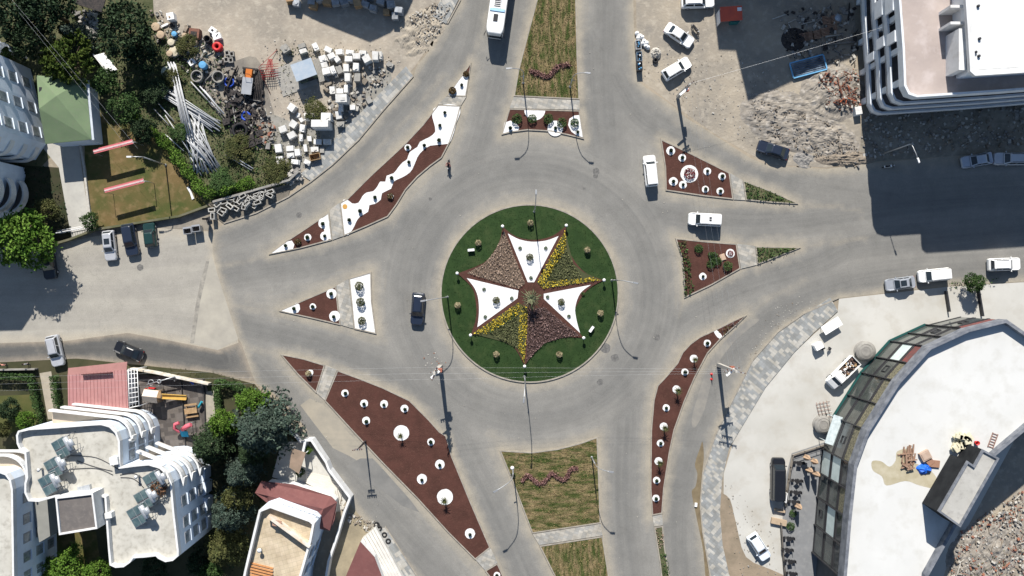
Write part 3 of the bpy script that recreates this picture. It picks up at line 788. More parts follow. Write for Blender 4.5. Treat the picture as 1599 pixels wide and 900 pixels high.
def flower_snake(pts, w_, label):
    line = smooth_line(pts, 8); q = []
    for x, y in line:
        for _ in range(26): q.append((*P(x + rng.normal() * w_, y + rng.normal() * w_)[:2], .13 + rng.uniform(.05, .3)))
    b = MB(); b.leaves(q, size=.12, rnd=rng)
    return tag(b.build('flower_row', leaf_mat('crimson bedding', (.07, .022, .022), (.28, .17, .15), 5)), label, 'flowers', kind='stuff')
flower_snake([(816, 750), (824, 742), (832, 748), (842, 755), (852, 750), (860, 739), (868, 743), (878, 749), (886, 744), (890, 733), (900, 731)], 1.6, 'wavy row of crimson flowers on the turf below the circle')
flower_snake([(829, 112), (838, 115), (848, 119), (858, 120), (866, 110), (874, 103), (888, 103)], 2.0, 'wavy row of pink flowers on the turf strip above the circle')
M_blades = leaf_mat('turf blades', (.03, .055, .012), (.23, .16, .07), .35)
def cover(poly, dens, size, hgt, m, name, label, cat='plants', z=.13):
    w_ = P2(poly); n = int(abs(area(w_)) * dens)
    p = rand_in(w_, n, rng); q = np.concatenate([p, z + rng.uniform(0.02, hgt, (n, 1)) ** 1.0], 1)
    b = MB(); b.leaves(q, size=size, rnd=rng)
    return tag(b.build(name, m), label, cat, kind='stuff')
cover([(1055, 373), (1072, 376), (1073, 395), (1078, 410), (1080, 440), (1086, 455), (1068, 465), (1064, 400)], 26, .16, .35, L_mid, 'ground_cover', 'green creeping plants along the left edge of the right hand island')
cover([(1180, 387), (1246, 388), (1214, 401), (1183, 413)], 26, .16, .35, L_mid, 'ground_cover', 'green creeping plants filling the narrow tip at the right, lower island')
cover([(1162, 284), (1204, 300), (1240, 317), (1205, 315), (1166, 311)], 26, .16, .35, L_mid, 'ground_cover', 'green creeping plants filling the narrow tip of the upper right island')
cover([(1121, 518), (1134, 509), (1141, 512), (1130, 524)], 34, .14, .3, L_olive, 'ground_cover', 'olive plants next to the white crescent on the long curved island')
cover([(1136, 507), (1163, 494), (1150, 506), (1142, 512)], 34, .13, .3, L_purp, 'heather', 'dark heather filling the sharp tip of the long curved island')
cover([(1023, 825), (1034, 823), (1037, 850), (1027, 858)], 20, .12, .2, L_heath, 'dry_plants', 'dry pinkish plants on the gravelly strip at the bottom')
cover([(1031, 865), (1040, 862), (1048, 905), (1050, 960), (1040, 960)], 20, .14, .3, L_mid, 'ground_cover', 'dark green plants on the narrow strip at the bottom edge')

for key, m_ in (('nt', L_turf := leaf_mat('turf blades', (.05, .07, .018), (.22, .16, .08), .5)), ('st', L_turf), ('sta', L_turf)):
    px = [(x, max(y, -40)) for x, y in ISL[key]]; w_ = inset(P2(px), .3); n = int(abs(area(w_)) * 42)
    p_ = rand_in(w_, n, rng); b = MB(); b.leaves(np.concatenate([p_, .13 + rng.uniform(0, .06, (n, 1))], 1), size=.09, rnd=rng)
    tag(b.build('grass', m_), {'nt': 'worn grass on the upper turf strip', 'st': 'worn grass on the lower turf square', 'sta': 'worn grass on the turf at the bottom edge'}[key], 'grass', kind='stuff')
w_ = inset(P2(circ(RC[0], RC[1], RR, 40)), .4); n = 14000; p_ = rand_in(w_, n, rng); q_ = P(*RC)[:2]
zz = .13 + .17 * np.clip((RR / S - np.hypot(p_[:, :1] - q_[0], p_[:, 1:] - q_[1])) / 5.5, 0, 1) + rng.uniform(0, .05, (n, 1))
b = MB(); b.leaves(np.concatenate([p_, zz], 1), size=.07, rnd=rng); tag(b.build('grass', leaf_mat('watered blades', (.010, .030, .006), (.030, .055, .014), .6)), 'short green grass covering the big round lawn', 'grass', kind='stuff')

# ------------------------------------------------------------- the roundabout
rt = thing('roundabout_island', 'big round lawn in the middle with a seven pointed flower star', 'roundabout', P(*RC))
cxy = P(*RC)[:2]
ro = circ(*cxy, RR / S, 96)
b = MB(); b.wall(ro, 0, .19, .2, closed=True); b.build('kerb', M_kerb, rt, True)
M_rlawn = mat('watered lawn', (.013, .033, .006), (.021, .047, .010), .9, c3=(.06, .065, .025), s3=.45, w3=.3, bmp=.06, bs=16)
b = MB(); b.loft([[(x, y, 0) for x, y in inset(ro, .198)], [(x, y, .15) for x, y in inset(ro, .198)], [(x, y, .32) for x, y in inset(ro, 5.5)]], 0); b.build('lawn', M_rlawn, rt, True)
PT = [(784.9, 354.6), (883.5, 353.3), (941.9, 437.8), (910.4, 527.3), (819, 571.2), (735.4, 523), (714.7, 427.3)]
ARC = [[(806, 370), (834, 375), (862, 369)], [(886, 384), (897, 408), (915, 427)], [(916, 454), (896, 487), (899, 510)], [(877, 527), (851, 535), (833, 552)], [(805, 545), (787, 533), (762, 523)], [(744, 494), (742, 465), (736, 448)], [(755, 411), (772, 392), (781, 374)]]
star = []
for i in range(7):
    star.append(PT[i])
    star += smooth_line([PT[i]] + ARC[i] + [PT[(i + 1) % 7]], 3)[1:-1]
ZS = .33
b = MB(); b.prism(P2(star), .1, ZS + .02); b.build('mulch_star', M_mulch, rt, True)
for px in ([(793, 365)] + smooth_line([(793, 365), (810, 374), (831, 378), (853, 376), (872, 369)], 4)[1:-1] + [(872, 369), (834, 441), (824, 441)],
           [(809.5, 454), (808, 466), (745.5, 511)] + smooth_line([(745.5, 511), (748, 490), (747, 467), (741, 450), (729, 434.5)], 4)[1:-1] + [(729, 434.5)],
           [(849, 459), (922.5, 445)] + smooth_line([(922.5, 445), (906, 458), (898, 480), (900, 500), (905.5, 520)], 4)[1:-1] + [(905.5, 520), (849, 467)]):
    b = MB(); b.prism(P2(px), .15, ZS + .045); b.build('gravel_panel', M_wgravel, rt, True)
zb = ZS + .02
for px, m in (([(787, 361), (820, 443), (809.5, 451), (729, 427), (755, 413), (772, 394), (781, 376)], mat('tan bed soil', (.15, .11, .08))), ([(824, 482), (850, 480), (905, 524), (876, 528), (850, 536), (834, 552), (822, 566)], mat('purple bed soil', (.06, .035, .03))),
              ([(882, 362), (838, 441), (849, 451), (938, 438), (910, 425), (895, 412)], mat('green bed soil', (.055, .06, .025))), ([(738, 521), (809, 473), (823, 480), (824, 500), (819, 568), (808, 545), (787, 534)], MATS['green bed soil'])):
    b = MB(); b.prism(P2(px), .15, ZS + .04); b.build('flower_bed', m, rt, True)
cover([(787, 361), (820, 443), (809.5, 451), (729, 427), (755, 413), (772, 394), (781, 376)], 62, .11, .3, L_heath, 'heather', 'pinkish brown heather filling the upper left segment of the star', 'heather', zb)
cover([(824, 482), (850, 480), (905, 524), (876, 528), (850, 536), (834, 552), (822, 566)], 62, .11, .3, L_purp, 'heather', 'purple brown heather filling the lower segment of the star', 'heather', zb)
cover([(881, 385), (853, 438), (908, 432), (895, 412)], 95, .11, .3, L_grn, 'heather', 'greyish green heather inside the upper right yellow angle', 'heather', zb)
cover([(763, 520), (808, 492), (808, 543), (787, 533)], 95, .11, .3, L_grn, 'heather', 'greyish green heather inside the lower left yellow angle', 'heather', zb)
cover([(882, 360), (838, 441), (849, 451), (938, 438), (925, 433), (852, 440), (884, 388)], 60, .11, .32, L_yel, 'yellow_flowers', 'yellow flowers in an angle on the upper right of the star', 'flowers', zb)
cover([(738, 521), (809, 473), (823, 480), (824, 500), (819, 568), (809, 545), (811, 490), (762, 521)], 60, .11, .32, L_yel, 'yellow_flowers', 'yellow flowers in an angle on the lower left of the star', 'flowers', zb)
cover([(881, 375), (852, 432), (856, 437), (880, 395)], 34, .12, .3, L_mid, 'ground_cover', 'thin green band along the upper right yellow flowers', 'plants', zb)
cover([(758, 517), (805, 485), (808, 494), (768, 519)], 34, .12, .3, L_mid, 'ground_cover', 'thin green band along the lower left yellow flowers', 'plants', zb)
dirs = ['upper', 'upper left', 'upper right', 'left', 'right', 'lower left', 'lower right']
for (x, y), d in zip([(828, 349), (747, 380), (916.6, 391), (715, 477), (937, 489), (775, 553), (873, 553)], dirs):
    plant('b', x, y, f'straw coloured round shrub on the {d} lawn of the circle', 'round shrubs on the lawn of the circle', .3)
for (x, y), d in zip([(827, 402), (775, 469), (876, 472)], ['upper', 'left', 'right']):
    plant('g', x, y, f'round olive shrub on the {d} white gravel panel of the star', 'round shrubs on the gravel panels', ZS + .04, .85)
tr = thing('palm_tree', 'shaggy palm on the mulch disc at the very centre of the star', 'palm', (*P(829, 467)[:2], ZS))
b = MB(); b.tube([(0, 0, -.1), (.05, 0, 1.2), (0, .05, 2.1)], [.22, .18, .14], 9); b.build('trunk', M_bark, tr)
b = MB()
for k in range(34):
    a = k * 2.399; L = rnd.uniform(1.2, 1.9); e = rnd.uniform(.1, 1.1); dx, dy = math.cos(a), math.sin(a)
    prev = None
    for s_ in range(6):
        t_ = s_ / 5; q = Vector((dx * L * t_, dy * L * t_, 2.1 + L * math.sin(e) * t_ - L * .75 * t_ * t_)); w_ = .13 * (1 - t_ * .8)
        e2 = (q + Vector((-dy * w_, dx * w_, -.06)), q, q + Vector((dy * w_, -dx * w_, -.06)))
        if prev and k % 2 + s_ % 2 < 2:
            b.poly([prev[0], prev[1], e2[1], e2[0]]); b.poly([prev[1], prev[2], e2[2], e2[1]])
        prev = e2
b.build('fronds', L_frond, tr)
M_glob = mat('opal globe', (.8, .8, .78), rough=.3)
def globe():
    t = thing('globe_lamp', None, 'lamp')
    b = MB(); b.tube([(0, 0, 0), (0, 0, .8)], .05); b.build('post', M_dkmetal, t)
    b = MB(); b.lathe([(.02, .76), (.17, .83), (.24, .97), (.2, 1.12), (.08, 1.21), (.01, 1.22)]); b.build('globe', M_glob, t)
    return t
gp = globe()
for i, ((x, y), d) in enumerate(zip(PT, ['upper left', 'upper right', 'right', 'lower right', 'bottom', 'lower left', 'left'])):
    o = gp if i == 0 else dup(gp, (0, 0, 0), 0)
    o.location = (*P(x, y)[:2], .2); tag(o, f'white globe lamp at the {d} point of the star', 'lamp', 'globe lamps at the points of the star')
for (x, y, r, d) in ((736, 391, 5, 'left of the upper left heather'), (923, 514, 55, 'near the lower right point')):
    t = thing('ground_floodlight', f'boxy white floodlight on the lawn {d}', 'floodlight', (*P(x, y)[:2], .15), rad(r))
    b = MB(); b.box(0, 0, .25, .95, .35, .4, m=0); b.build('housing', M_wpaint, t)
    b = MB(); b.box(0, -.19, .29, .85, .02, .3); b.build('lens', M_glass, t)
    b = MB(); b.box(-.4, 0, 0, .05, .2, .3); b.box(.4, 0, 0, .05, .2, .3); b.build('bracket', M_dkmetal, t)
for i, (x, y) in enumerate([(812, 388), (852, 388), (756, 452), (758, 495), (799, 466), (910, 459), (888, 494), (855, 464), (829, 434)]):
    plant('m', x, y, f'{ordn(i)} tiny green plant on the white gravel panels of the star', 'tiny plants on the gravel panels', ZS + .04, .38)
# ------------------------------------------------------------- buildings
M_blue_render = mat('pale blue render', (.64, .71, .79), (.57, .64, .72), .3, c3=(.45, .47, .5), s3=1.0, w3=.25)  # pale blue wall colour, greyer in random blotches
M_wframe = mat('window frame', (.30, .31, .33), rough=.6)
M_pane = mat('window pane', (.12, .15, .17), (.35, .38, .4), 1.3, rough=.15, spec=.6)

def facade_windows(parent, A, B, cols, rows, w_, h_, out=1):
    """windows on the wall from A to B (plan, world); cols: fractions; rows: sill heights"""
    d = Vector((B[0] - A[0], B[1] - A[1])); L = d.length; d.normalize(); ang = math.atan2(d.y, d.x)
    n = Vector((d.y, -d.x)) * out
    for z in rows:
        for c in cols:
            cx_ = A[0] + d.x * L * c + n.x * .04; cy_ = A[1] + d.y * L * c + n.y * .04
            b = MB(); b.box(cx_, cy_, z - .09, w_ + .18, .10, h_ + .18, ang); wf = b.build('window', M_wframe, parent, True)
            b = MB()
            for s in (-1, 1): b.box(cx_ + n.x * .05 + d.x * s * w_ * .25, cy_ + n.y * .05 + d.y * s * w_ * .25, z, w_ * .45, .03, h_, ang)
            o = b.build('pane', M_pane); o.parent = wf
            l = parent.location; o.location = (0, 0, 0)
            b = MB(); b.box(cx_ + n.x * .1, cy_ + n.y * .1, z - .16, w_ + .3, .22, .07, ang); o2 = b.build('sill', M_blue_render); o2.parent = wf

def arc_pts(c, r, a0, a1, n=8): return [(c[0] + r * math.cos(rad(a0 + (a1 - a0) * k / n)), c[1] + r * math.sin(rad(a0 + (a1 - a0) * k / n))) for k in range(n + 1)]

def parapet(parent, pts, z, h, t_, m=M_white, name='parapet', base=None):
    pts = pts if area(pts) > 0 else pts[::-1]
    b = MB(); b.wall(pts, z - .05 if base is None else base, z + h, t_, closed=True); b.build(name, m, parent, True)

# --- big white house with solar heaters (lower left)
ZR = 11.5
def white_house(name, label, outline, z, roof_m, stair=None, east=None, north=None, zpar=.75, group=None):
    pts = P2(outline, z + zpar)
    if area(pts) < 0: pts = pts[::-1]
    c = (sum(p[0] for p in pts) / len(pts), sum(p[1] for p in pts) / len(pts), 0)
    t = thing(name, label, 'building', c, group=group)
    b = MB(); b.prism(pts, 0, z - .02); b.build('walls', M_blue_render, t, True)
    b = MB(); b.prism(inset(pts, .24), z - .1, z); b.build('roof', roof_m, t, True)
    parapet(t, pts, z, zpar, .25, M_white)
    return t, pts
curveTL = [(34, 670), (28, 673), (25, 680), (26, 693), (30, 702), (36, 706)]
hA = [(45, 669), (90, 666), (140, 662), (158, 661), (172, 665), (182, 675), (187, 689), (188, 729), (210, 726), (232, 724), (250, 729), (262, 740), (268, 755), (272, 800), (279, 860), (279, 868), (270, 876), (258, 878), (247, 873), (243, 869), (225, 871), (208, 872), (203, 879), (193, 886), (180, 887), (171, 883), (168, 850), (163, 778), (145, 772), (85, 777), (60, 784), (44, 783), (38, 770), (38, 755), (41, 745), (38, 708)] + curveTL[::-1][0:5]
wh, whp = white_house('apartment_house', 'big white house with solar water heaters on its pale roof, lower left', hA, ZR, M_roofscreed)
# east walls windows: wall lines (plan) follow the outline
def Pz(x, y): return P(x, y, ZR + .75)[:2]
facade_windows(wh, Pz(279, 866), Pz(269, 762), (.16, .40, .72), (8.3, 5.4, 2.4), 1.25, 1.55)
facade_windows(wh, Pz(188, 727), Pz(187, 690), (.25, .75), (8.3, 5.4, 2.4), 1.1, 1.4)
b = MB()
for (cx_, cy_) in ((275, 850), (274, 820), (272, 792), (270, 768)):
    q = P(cx_, cy_, ZR + .75); b.prism([(q[0] - .2, q[1] - 1.1), (q[0] + .5, q[1] - .8), (q[0] + .5, q[1] + .8), (q[0] - .2, q[1] + 1.1)], 0, 2.4)
b.build('bay_windows', M_blue_render, wh, True)
# stepped rounded balconies on the north side
def balconies(parent, x0, x1, y0, y1, zs, depth, rr, lab='balcony'):
    """px given at roof height: straight front from x0 to x1, quarter circle to the right wall"""
    ax, ay = Pz(x0, y0); bx_, by_ = Pz(x1, y1)
    for z in zs:
        front = [(ax, ay + depth)] + [(ax + (bx_ - rr - ax) * .5, ay + (by_ - ay) * .5 + depth)] + arc_pts((bx_ - rr, by_ + depth - rr), rr, 90, 0, 10) + [(bx_, by_ - .6)]
        slab = front + [(ax, by_ - .6)]
        b = MB(); b.prism(slab[::-1], z - .2, z); o = b.build('balcony', mat('balcony tiles', (.50, .40, .30), (.44, .36, .27), .8), parent, True)
        b = MB(); b.wall(front[::-1], z - .2, z + .95, .22); o2 = b.build('balcony_parapet', M_white, parent, True)
        for k in range(0):
            fx = ax + (bx_ - ax) * (.2 + .4 * k); fy = ay + (by_ - ay) * (.2 + .4 * k)
            b = MB(); b.box(fx, fy + depth * .5, z - .2, .25, depth, 1.15); b.build('fin_wall', M_white, parent, True)
balconies(wh, 60, 193, 667, 678, (9.0, 6.1, 3.1), 1.9, 2.9)
balconies(wh, 200, 275, 729, 745, (9.0, 6.1, 3.1), 1.6, 2.9)
# stair tower
st = [(86, 777), (145, 770), (152, 826), (92, 836)]
sp = P2(st, 14.3)
b = MB(); b.prism(sp if area(sp) > 0 else sp[::-1], 0, 14.0); b.build('stair_tower', M_white, wh, True)
b = MB(); b.prism(inset(sp, .2), 13.9, 14.03); b.build('tower_roof', mat('grey felt', (.14, .125, .115), (.11, .1, .095), .9, c3=(.2, .18, .16), s3=2), wh, True)
parapet(wh, sp, 14.0, .3, .22)
# thin chimney-like cap
b = MB(); q = P(178, 720, ZR + 1); b.box(q[0], q[1], ZR, 1.1, 1.0, 1.1, rad(8)); b.build('chimney', M_white, wh, True)
b = MB(); q = P(170, 805, ZR + .8); b.box(q[0], q[1], ZR, .9, .7, 1.0, rad(8)); b.build('chimney', M_white, wh, True)
for (x, y) in ((61, 734), (213, 745), (204, 688)):
    b = MB(); q = P(x, y, ZR + .8); b.lathe([(.15, ZR), (.15, ZR + .9), (.25, ZR + .95), (.02, ZR + 1.1)], q[0], q[1], 8); b.build('vent_pipe', M_white, wh, True)
M_solar = mat('solar absorber', (.05, .09, .10), (.12, .17, .17), 1.2, rough=.25, spec=.6)
M_tank = mat('tank steel', (.50, .52, .54), (.38, .4, .42), 2, rough=.35, metal=.4)
def solar(px, py, ang, label, drum=True):
    x, y, _ = P(px, py, ZR + .7)
    t = thing('solar_water_heater', label, 'solar heater', (x, y, ZR), rad(ang), 'solar water heaters on the white house'); t.scale = (1.25, 1.2, 1)
    for s in (-1, 1):
        b = MB()
        b.loft([[(s * .52 - .48, -1.0, .15), (s * .52 + .48, -1.0, .15), (s * .52 + .48, .9, .95), (s * .52 - .48, .9, .95)], [(s * .52 - .48, -1.03, .22), (s * .52 + .48, -1.03, .22), (s * .52 + .48, .87, 1.02), (s * .52 - .48, .87, 1.02)]])
        c_ = b.build('collector', M_wframe, t)
        for q in (0, 1):
            b = MB(); ya, yb = (-.98, -.05) if q == 0 else (.0, .84)
            za, zb_ = [.22 + (v + 1.03) / 1.9 * .8 + .03 for v in (ya, yb)]
            b.poly([(s * .52 - .43, ya, za), (s * .52 + .43, ya, za), (s * .52 + .43, yb, zb_), (s * .52 - .43, yb, zb_)]); b.build('glazing', M_solar, c_)
    b = MB(); b.tube([(-.75, 1.15, 1.35), (.75, 1.15, 1.35)], .30, 12); b.build('tank', M_tank, t)
    if drum: b = MB(); b.tube([(-.3, 1.7, 1.9), (.4, 1.7, 1.9)], .32, 12); b.build('upper_tank', M_tank, t)
    b = MB()
    for s in (-1, 1):
        b.tube([(s * .9, 1.15, 0), (s * .9, 1.15, 1.3)], .03, 4); b.tube([(s * .9, .9, 1), (s * .9, 1.9, 0)], .03, 4); b.tube([(s * .9, -1, .1), (s * .9, 1.2, .05)], .03, 4)
    b.tube([(-.3, 1.7, 0), (-.3, 1.7, 1.6)], .03, 4); b.tube([(.4, 1.7, 0), (.4, 1.7, 1.6)], .03, 4)
    b.build('stand', M_metal, t)
for i, (x, y) in enumerate([(96, 700), (84, 731), (75, 757)]): solar(x, y, -62, f'{ordn(i)} solar water heater from the top in the left row on the white house')
for i, (x, y) in enumerate([(239, 753), (225, 781), (214, 806)]): solar(x, y, -60, f'{ordn(i)} solar water heater from the top in the right row on the white house')
for i, pts in enumerate([[(120, 720), (150, 730), (175, 736)], [(108, 733), (150, 732), (176, 742)], [(187, 742), (210, 740), (228, 752)], [(110, 712), (150, 715), (186, 734)], [(188, 746), (208, 748), (224, 762)]]):
    q = [P(x, y, ZR + .1) for x, y in pts]; b = MB(); b.tube([(p[0] - q[0][0], p[1] - q[0][1], .05) for p in smooth_line([p[:2] for p in q], 5)], .045, 5)
    o = b.build('roof_hose', M_dkmetal); o.location = (q[0][0], q[0][1], ZR); tag(o, f'{ordn(i)} dark hose on the white house roof, counted from the top left', 'hose', 'hoses on the white roof')
x, y, _ = P(136, 763, ZR + .3); b = MB(); b.box(0, 0, 0, 1.0, .9, .55, rad(12)); b.box(-.9, -.1, 0, .8, .6, .25, rad(5)); o = b.build('air_conditioner', M_tank); o.location = (x, y, ZR); tag(o, 'grey metal air conditioner lying near the stair tower edge of the white roof', 'air conditioner')
x, y, _ = P(249, 763, ZR + .4)
o = leafball('dead_plant', leaf_mat('rusty twigs', (.07, .035, .02), (.16, .09, .05)), 1.2, 1.6, 500, .14, 0, 5); o.location = (x, y, ZR); tag(o, 'dry brown climbing plant beside the right row of solar heaters', 'plant')

# --- neighbour at the left edge
hN = [(-90, 745), (-30, 738), (0, 736), (10, 740), (17, 750), (20, 765), (22, 900), (24, 1000), (-90, 1000)]
nh, nhp = white_house('apartment_house', 'white house with arched balconies cut by the lower left edge', hN, 9.6, M_roofscreed)
facade_windows(nh, P(22, 960, 10.3)[:2], P(20, 770, 10.3)[:2], (.1, .26, .42, .58, .74, .92), (6.6, 3.6, .8), 1.2, 1.5)
for z in (7.0, 4.2):
    a = P(-60, 728, 10.3); r_ = P(26, 765, 10.3)
    f = [(a[0], a[1] + 1.0)] + arc_pts((r_[0] - 3.2, a[1] - 2.2), 3.2, 90, 0) + [(r_[0], r_[1] - .5)]
    b = MB(); b.prism((f + [(a[0], r_[1] - .5)])[::-1], z - .2, z); b.build('balcony', MATS['balcony tiles'], nh, True)
    b = MB(); b.wall(f[::-1], z - .2, z + .95, .22); b.build('balcony_parapet', M_white, nh, True)
b = MB(); q = P(8, 750, 7.2); b.box(q[0] - .2, q[1] + .4, 7.0, .8, .5, .5, .4); o = b.build('red_cloth', M_red); tag(o, 'red cloth lying on the arched balcony at the left edge', 'cloth')
# greenhouse-like glazing block between the two houses
b = MB(); A = P(46, 742, 6); b.prism(P2([(50, 783), (72, 778), (77, 838), (60, 848)], 6), 0, 5.8); bl = b.build('stair_annex', mat('annex render', (.24, .24, .22)));  tag(bl, 'grey annex with glazed bays between the two white houses', 'annex')

# --- pale house at the top left with green hipped roof beside it
hT = [(-95, 105), (0, 93), (48, 108), (60, 160), (72, 225), (56, 250), (-95, 262)]
pt = P2(hT, 0); pt = pt if area(pt) > 0 else pt[::-1]
th = thing('apartment_house', 'tall pale blue house with rows of windows at the upper left edge', 'building', P(-20, 180))
b = MB(); b.prism(pt, 0, 13.0); b.build('walls', M_blue_render, th, True)
b = MB(); b.prism(inset(pt, .25), 12.9, 13.05); b.build('roof', M_roofscreed, th, True)
parapet(th, pt, 13.0, .8, .25)
facade_windows(th, P(72, 224)[:2], P(50, 116)[:2], (.13, .48, .83), (1.3, 4.6, 7.8, 10.6), 1.25, 1.6)
for i, z in enumerate((1.0, 3.9, 6.9, 9.9)):
    c_ = P(56, 234)[:2]
    f = arc_pts((c_[0] - 1.3, c_[1] + .3), 2.1, 8, -88, 10) + [(c_[0] - 6, c_[1] - 1.8)]
    b = MB(); b.prism(f + [(c_[0] - 6, c_[1])], z - .2, z); b.build('balcony', mat('shade dark balcony tiles', (.13, .12, .115)), th, True)  # floors coloured dark for the shade inside the balconies
    b = MB(); b.wall(f, z - .2, z + .8, .22); b.build('balcony_parapet', M_white, th, True)
    c_ = P(20, 96)[:2]
    for k in range(2):
        b = MB(); f = arc_pts((c_[0] - k * 2.6 + 1.6, c_[1] + .1), 1.15, 180, 0, 8); b.wall(f[::-1], z, z + 1.2, .2); b.build('bay', M_white, th, True)
# lower rear wing with balconies
wg = P2([(-95, 262), (38, 262), (40, 275), (30, 318), (14, 342), (-95, 345)], 0); wg = wg if area(wg) > 0 else wg[::-1]
w2 = thing('house_wing', 'lower pale wing with curved balconies at the left edge', 'building', P(-20, 300))
b = MB(); b.prism(wg, 0, 12.2); b.build('walls', M_blue_render, w2, True)
parapet(w2, wg, 12.2, .8, .25)
for z in (1.0, 3.9, 6.7):
    c_ = P(18, 305)[:2]; f = arc_pts(c_, 2.7, 40, -80, 10)
    b = MB(); b.wall(f, z - .2, z + 1.0, .25); b.build('balcony_parapet', M_white, w2, True)
    b = MB(); b.prism(f + [c_], z - .2, z); b.build('balcony', MATS['shade dark balcony tiles'], w2, True)
# green hipped roof
ZG = 4.0
def G(x, y, z=ZG): return P(x, y, z)
gh = thing('garden_house', 'low house with a green hipped roof beside the tall pale house', 'building', P(100, 175))
M_green = mat('green roofing felt', (.145, .20, .11), (.12, .17, .095), .5, c3=(.17, .19, .13), s3=2, bmp=.01)
b = MB(); b.prism(P2([(60, 124), (130, 130), (139, 218), (74, 222)], ZG), 0, ZG - .3); b.build('walls', M_blue_render, gh, True)
A_, B_, C_, D_ = G(57, 118), G(134, 123), G(143, 218), G(71, 225); R1 = P(60, 166, 5.6); R2 = P(88, 152, 5.6)
b = MB(); R1, R2 = P(61, 170, 5.5), P(88, 150, 5.5); R3 = P(118, 200, 4.4)
b.poly([A_, R1, R2, B_]); b.poly([R2, R1, C_]) ; b.poly([B_, R2, C_]); b.poly([R1, D_, C_]); b.poly([A_, D_, R1])
b.poly([(p[0], p[1], p[2] - .15) for p in (A_, B_, C_, D_)]); b.build('roof', M_green, gh, True)
b = MB(); b.box(P(138, 172, ZG)[0], P(138, 172, ZG)[1], ZG - .28, .75, 8.4, .2, rad(5.5)); b.build('gutter', mat('pale gutter', (.5, .54, .58)), gh, True)
b = MB(); b.box(P(57, 142, 5)[0] + .4, P(57, 142, 5)[1], 3.9, .35, 1.1, .9); o = b.build('air_conditioner', M_dkmetal, gh, True)

# --- pink ribbed roof with pergola
ZP = 3.4
ph = thing('roofed_shed', 'house with a faded pink ribbed metal roof below the left road', 'building', P(155, 608))
M_pink = mat('faded pink sheet metal', (.40, .20, .19), (.35, .17, .165), .5, rough=.5, c3=(.46, .29, .27), s3=1.4, w3=.3)
q = P2([(106, 586), (198, 577), (201, 639), (107, 648)], ZP); q = q if area(q) > 0 else q[::-1]
b = MB(); b.prism(inset(q, .35), 0, ZP - .55); b.build('walls', M_white, ph, True)
a1, a2, a3, a4 = P(106, 586, ZP), P(198, 577, ZP), P(201, 640, ZP - .35), P(107, 650, ZP - .35)
b = MB(); b.loft([[a1, a4, a3, a2], [(p[0], p[1], p[2] + .08) for p in (a1, a4, a3, a2)]])
for k in range(17):
    s = (k + .5) / 17; p0 = [a1[i] + (a2[i] - a1[i]) * s for i in range(3)]; p1 = [a4[i] + (a3[i] - a4[i]) * s for i in range(3)]
    b.loft([[(p0[0] - .03, p0[1], p0[2] + .07), (p0[0] + .03, p0[1], p0[2] + .07), (p0[0], p0[1], p0[2] + .15)], [(p1[0] - .03, p1[1], p1[2] + .07), (p1[0] + .03, p1[1], p1[2] + .07), (p1[0], p1[1], p1[2] + .15)]])
b.build('roof', M_pink, ph, True)
c1, c2 = P(107, 575, ZP - .5), P(199, 565, ZP - .5)
b = MB(); b.loft([[a1, a2, c2, c1], [(p[0], p[1], p[2] + .07) for p in (a1, a2, c2, c1)]]); b.build('front_roof', mat('dull maroon sheet', (.26, .13, .12), (.22, .11, .1), .8), ph, True)
b = MB(); q = P(150, 584, ZP + .6); b.box(q[0], q[1], ZP - .1, 4.2, .12, .75, rad(4)); b.build('roof_board', mat('dark board', (.07, .025, .025)), ph, True)
pg = thing('pergola', 'white metal pergola frame on the right side of the pink roof', 'pergola', P(207, 608))
b = MB()
f0, f1, f2, f3 = P(200, 577, 3.2), P(214, 576, 3.2), P(217, 634, 3.2), P(202, 637, 3.2)
L3 = lambda a, c, k: tuple(a[i] + (c[i] - a[i]) * k for i in range(3))
for a, c in ((f0, f1), (f1, f2), (f2, f3), (f3, f0)): b.tube([a, c], .06, 4)
for k in range(1, 8): b.tube([L3(f0, f3, k / 8), L3(f1, f2, k / 8)], .05, 4)
for k in (1, 2): b.tube([L3(f0, f1, k / 3), L3(f3, f2, k / 3)], .045, 4)
b.build('frame', M_wpaint, pg, True)
for p in (f1, f2): b = MB(); b.tube([(p[0], p[1], 0), p], .07, 5); b.build('post', M_wpaint, pg, True)

# --- house with maroon roof and terrace
M_maroon = mat('maroon roofing', (.16, .065, .06), (.135, .055, .052), .6, c3=(.19, .09, .08), s3=2.2, w3=.4)
vh = thing('villa', 'white villa with a roof terrace and maroon lower roof near the bottom', 'building', P(450, 830))
rt_ = P2([(404, 797), (422, 790), (484, 812), (491, 818), (486, 845), (466, 915), (455, 1000), (360, 1000), (381, 893), (393, 842)], 8.6); rt_ = rt_ if area(rt_) > 0 else rt_[::-1]
b = MB(); b.prism(rt_, 0, 7.6); b.build('walls', M_blue_render, vh, True)
b = MB(); b.prism(inset(rt_, .3), 7.5, 7.63); b.build('roof_terrace', pave_mat('terrace tiles', (.50, .42, .30), (.46, .385, .28), None, .6, .6, rad(-15), .5), vh, True)
parapet(vh, rt_, 7.6, 1.0, .3)
ZM = 4.2
mr = [(398, 770), (408, 752), (457, 757), (517, 776), (526, 785), (522, 812), (515, 829), (498, 826), (480, 810), (420, 788)]
q = P2(mr, ZM); q = q if area(q) > 0 else q[::-1]
b = MB(); b.prism(inset(q, .55), 0, ZM - .75); b.build('lower_walls', M_white, vh, True)
lo = [P(x, y, ZM - .5) for x, y in mr]; ridge = [P(420, 775, ZM), P(505, 795, ZM + .5), P(496, 818, ZM + .3)]
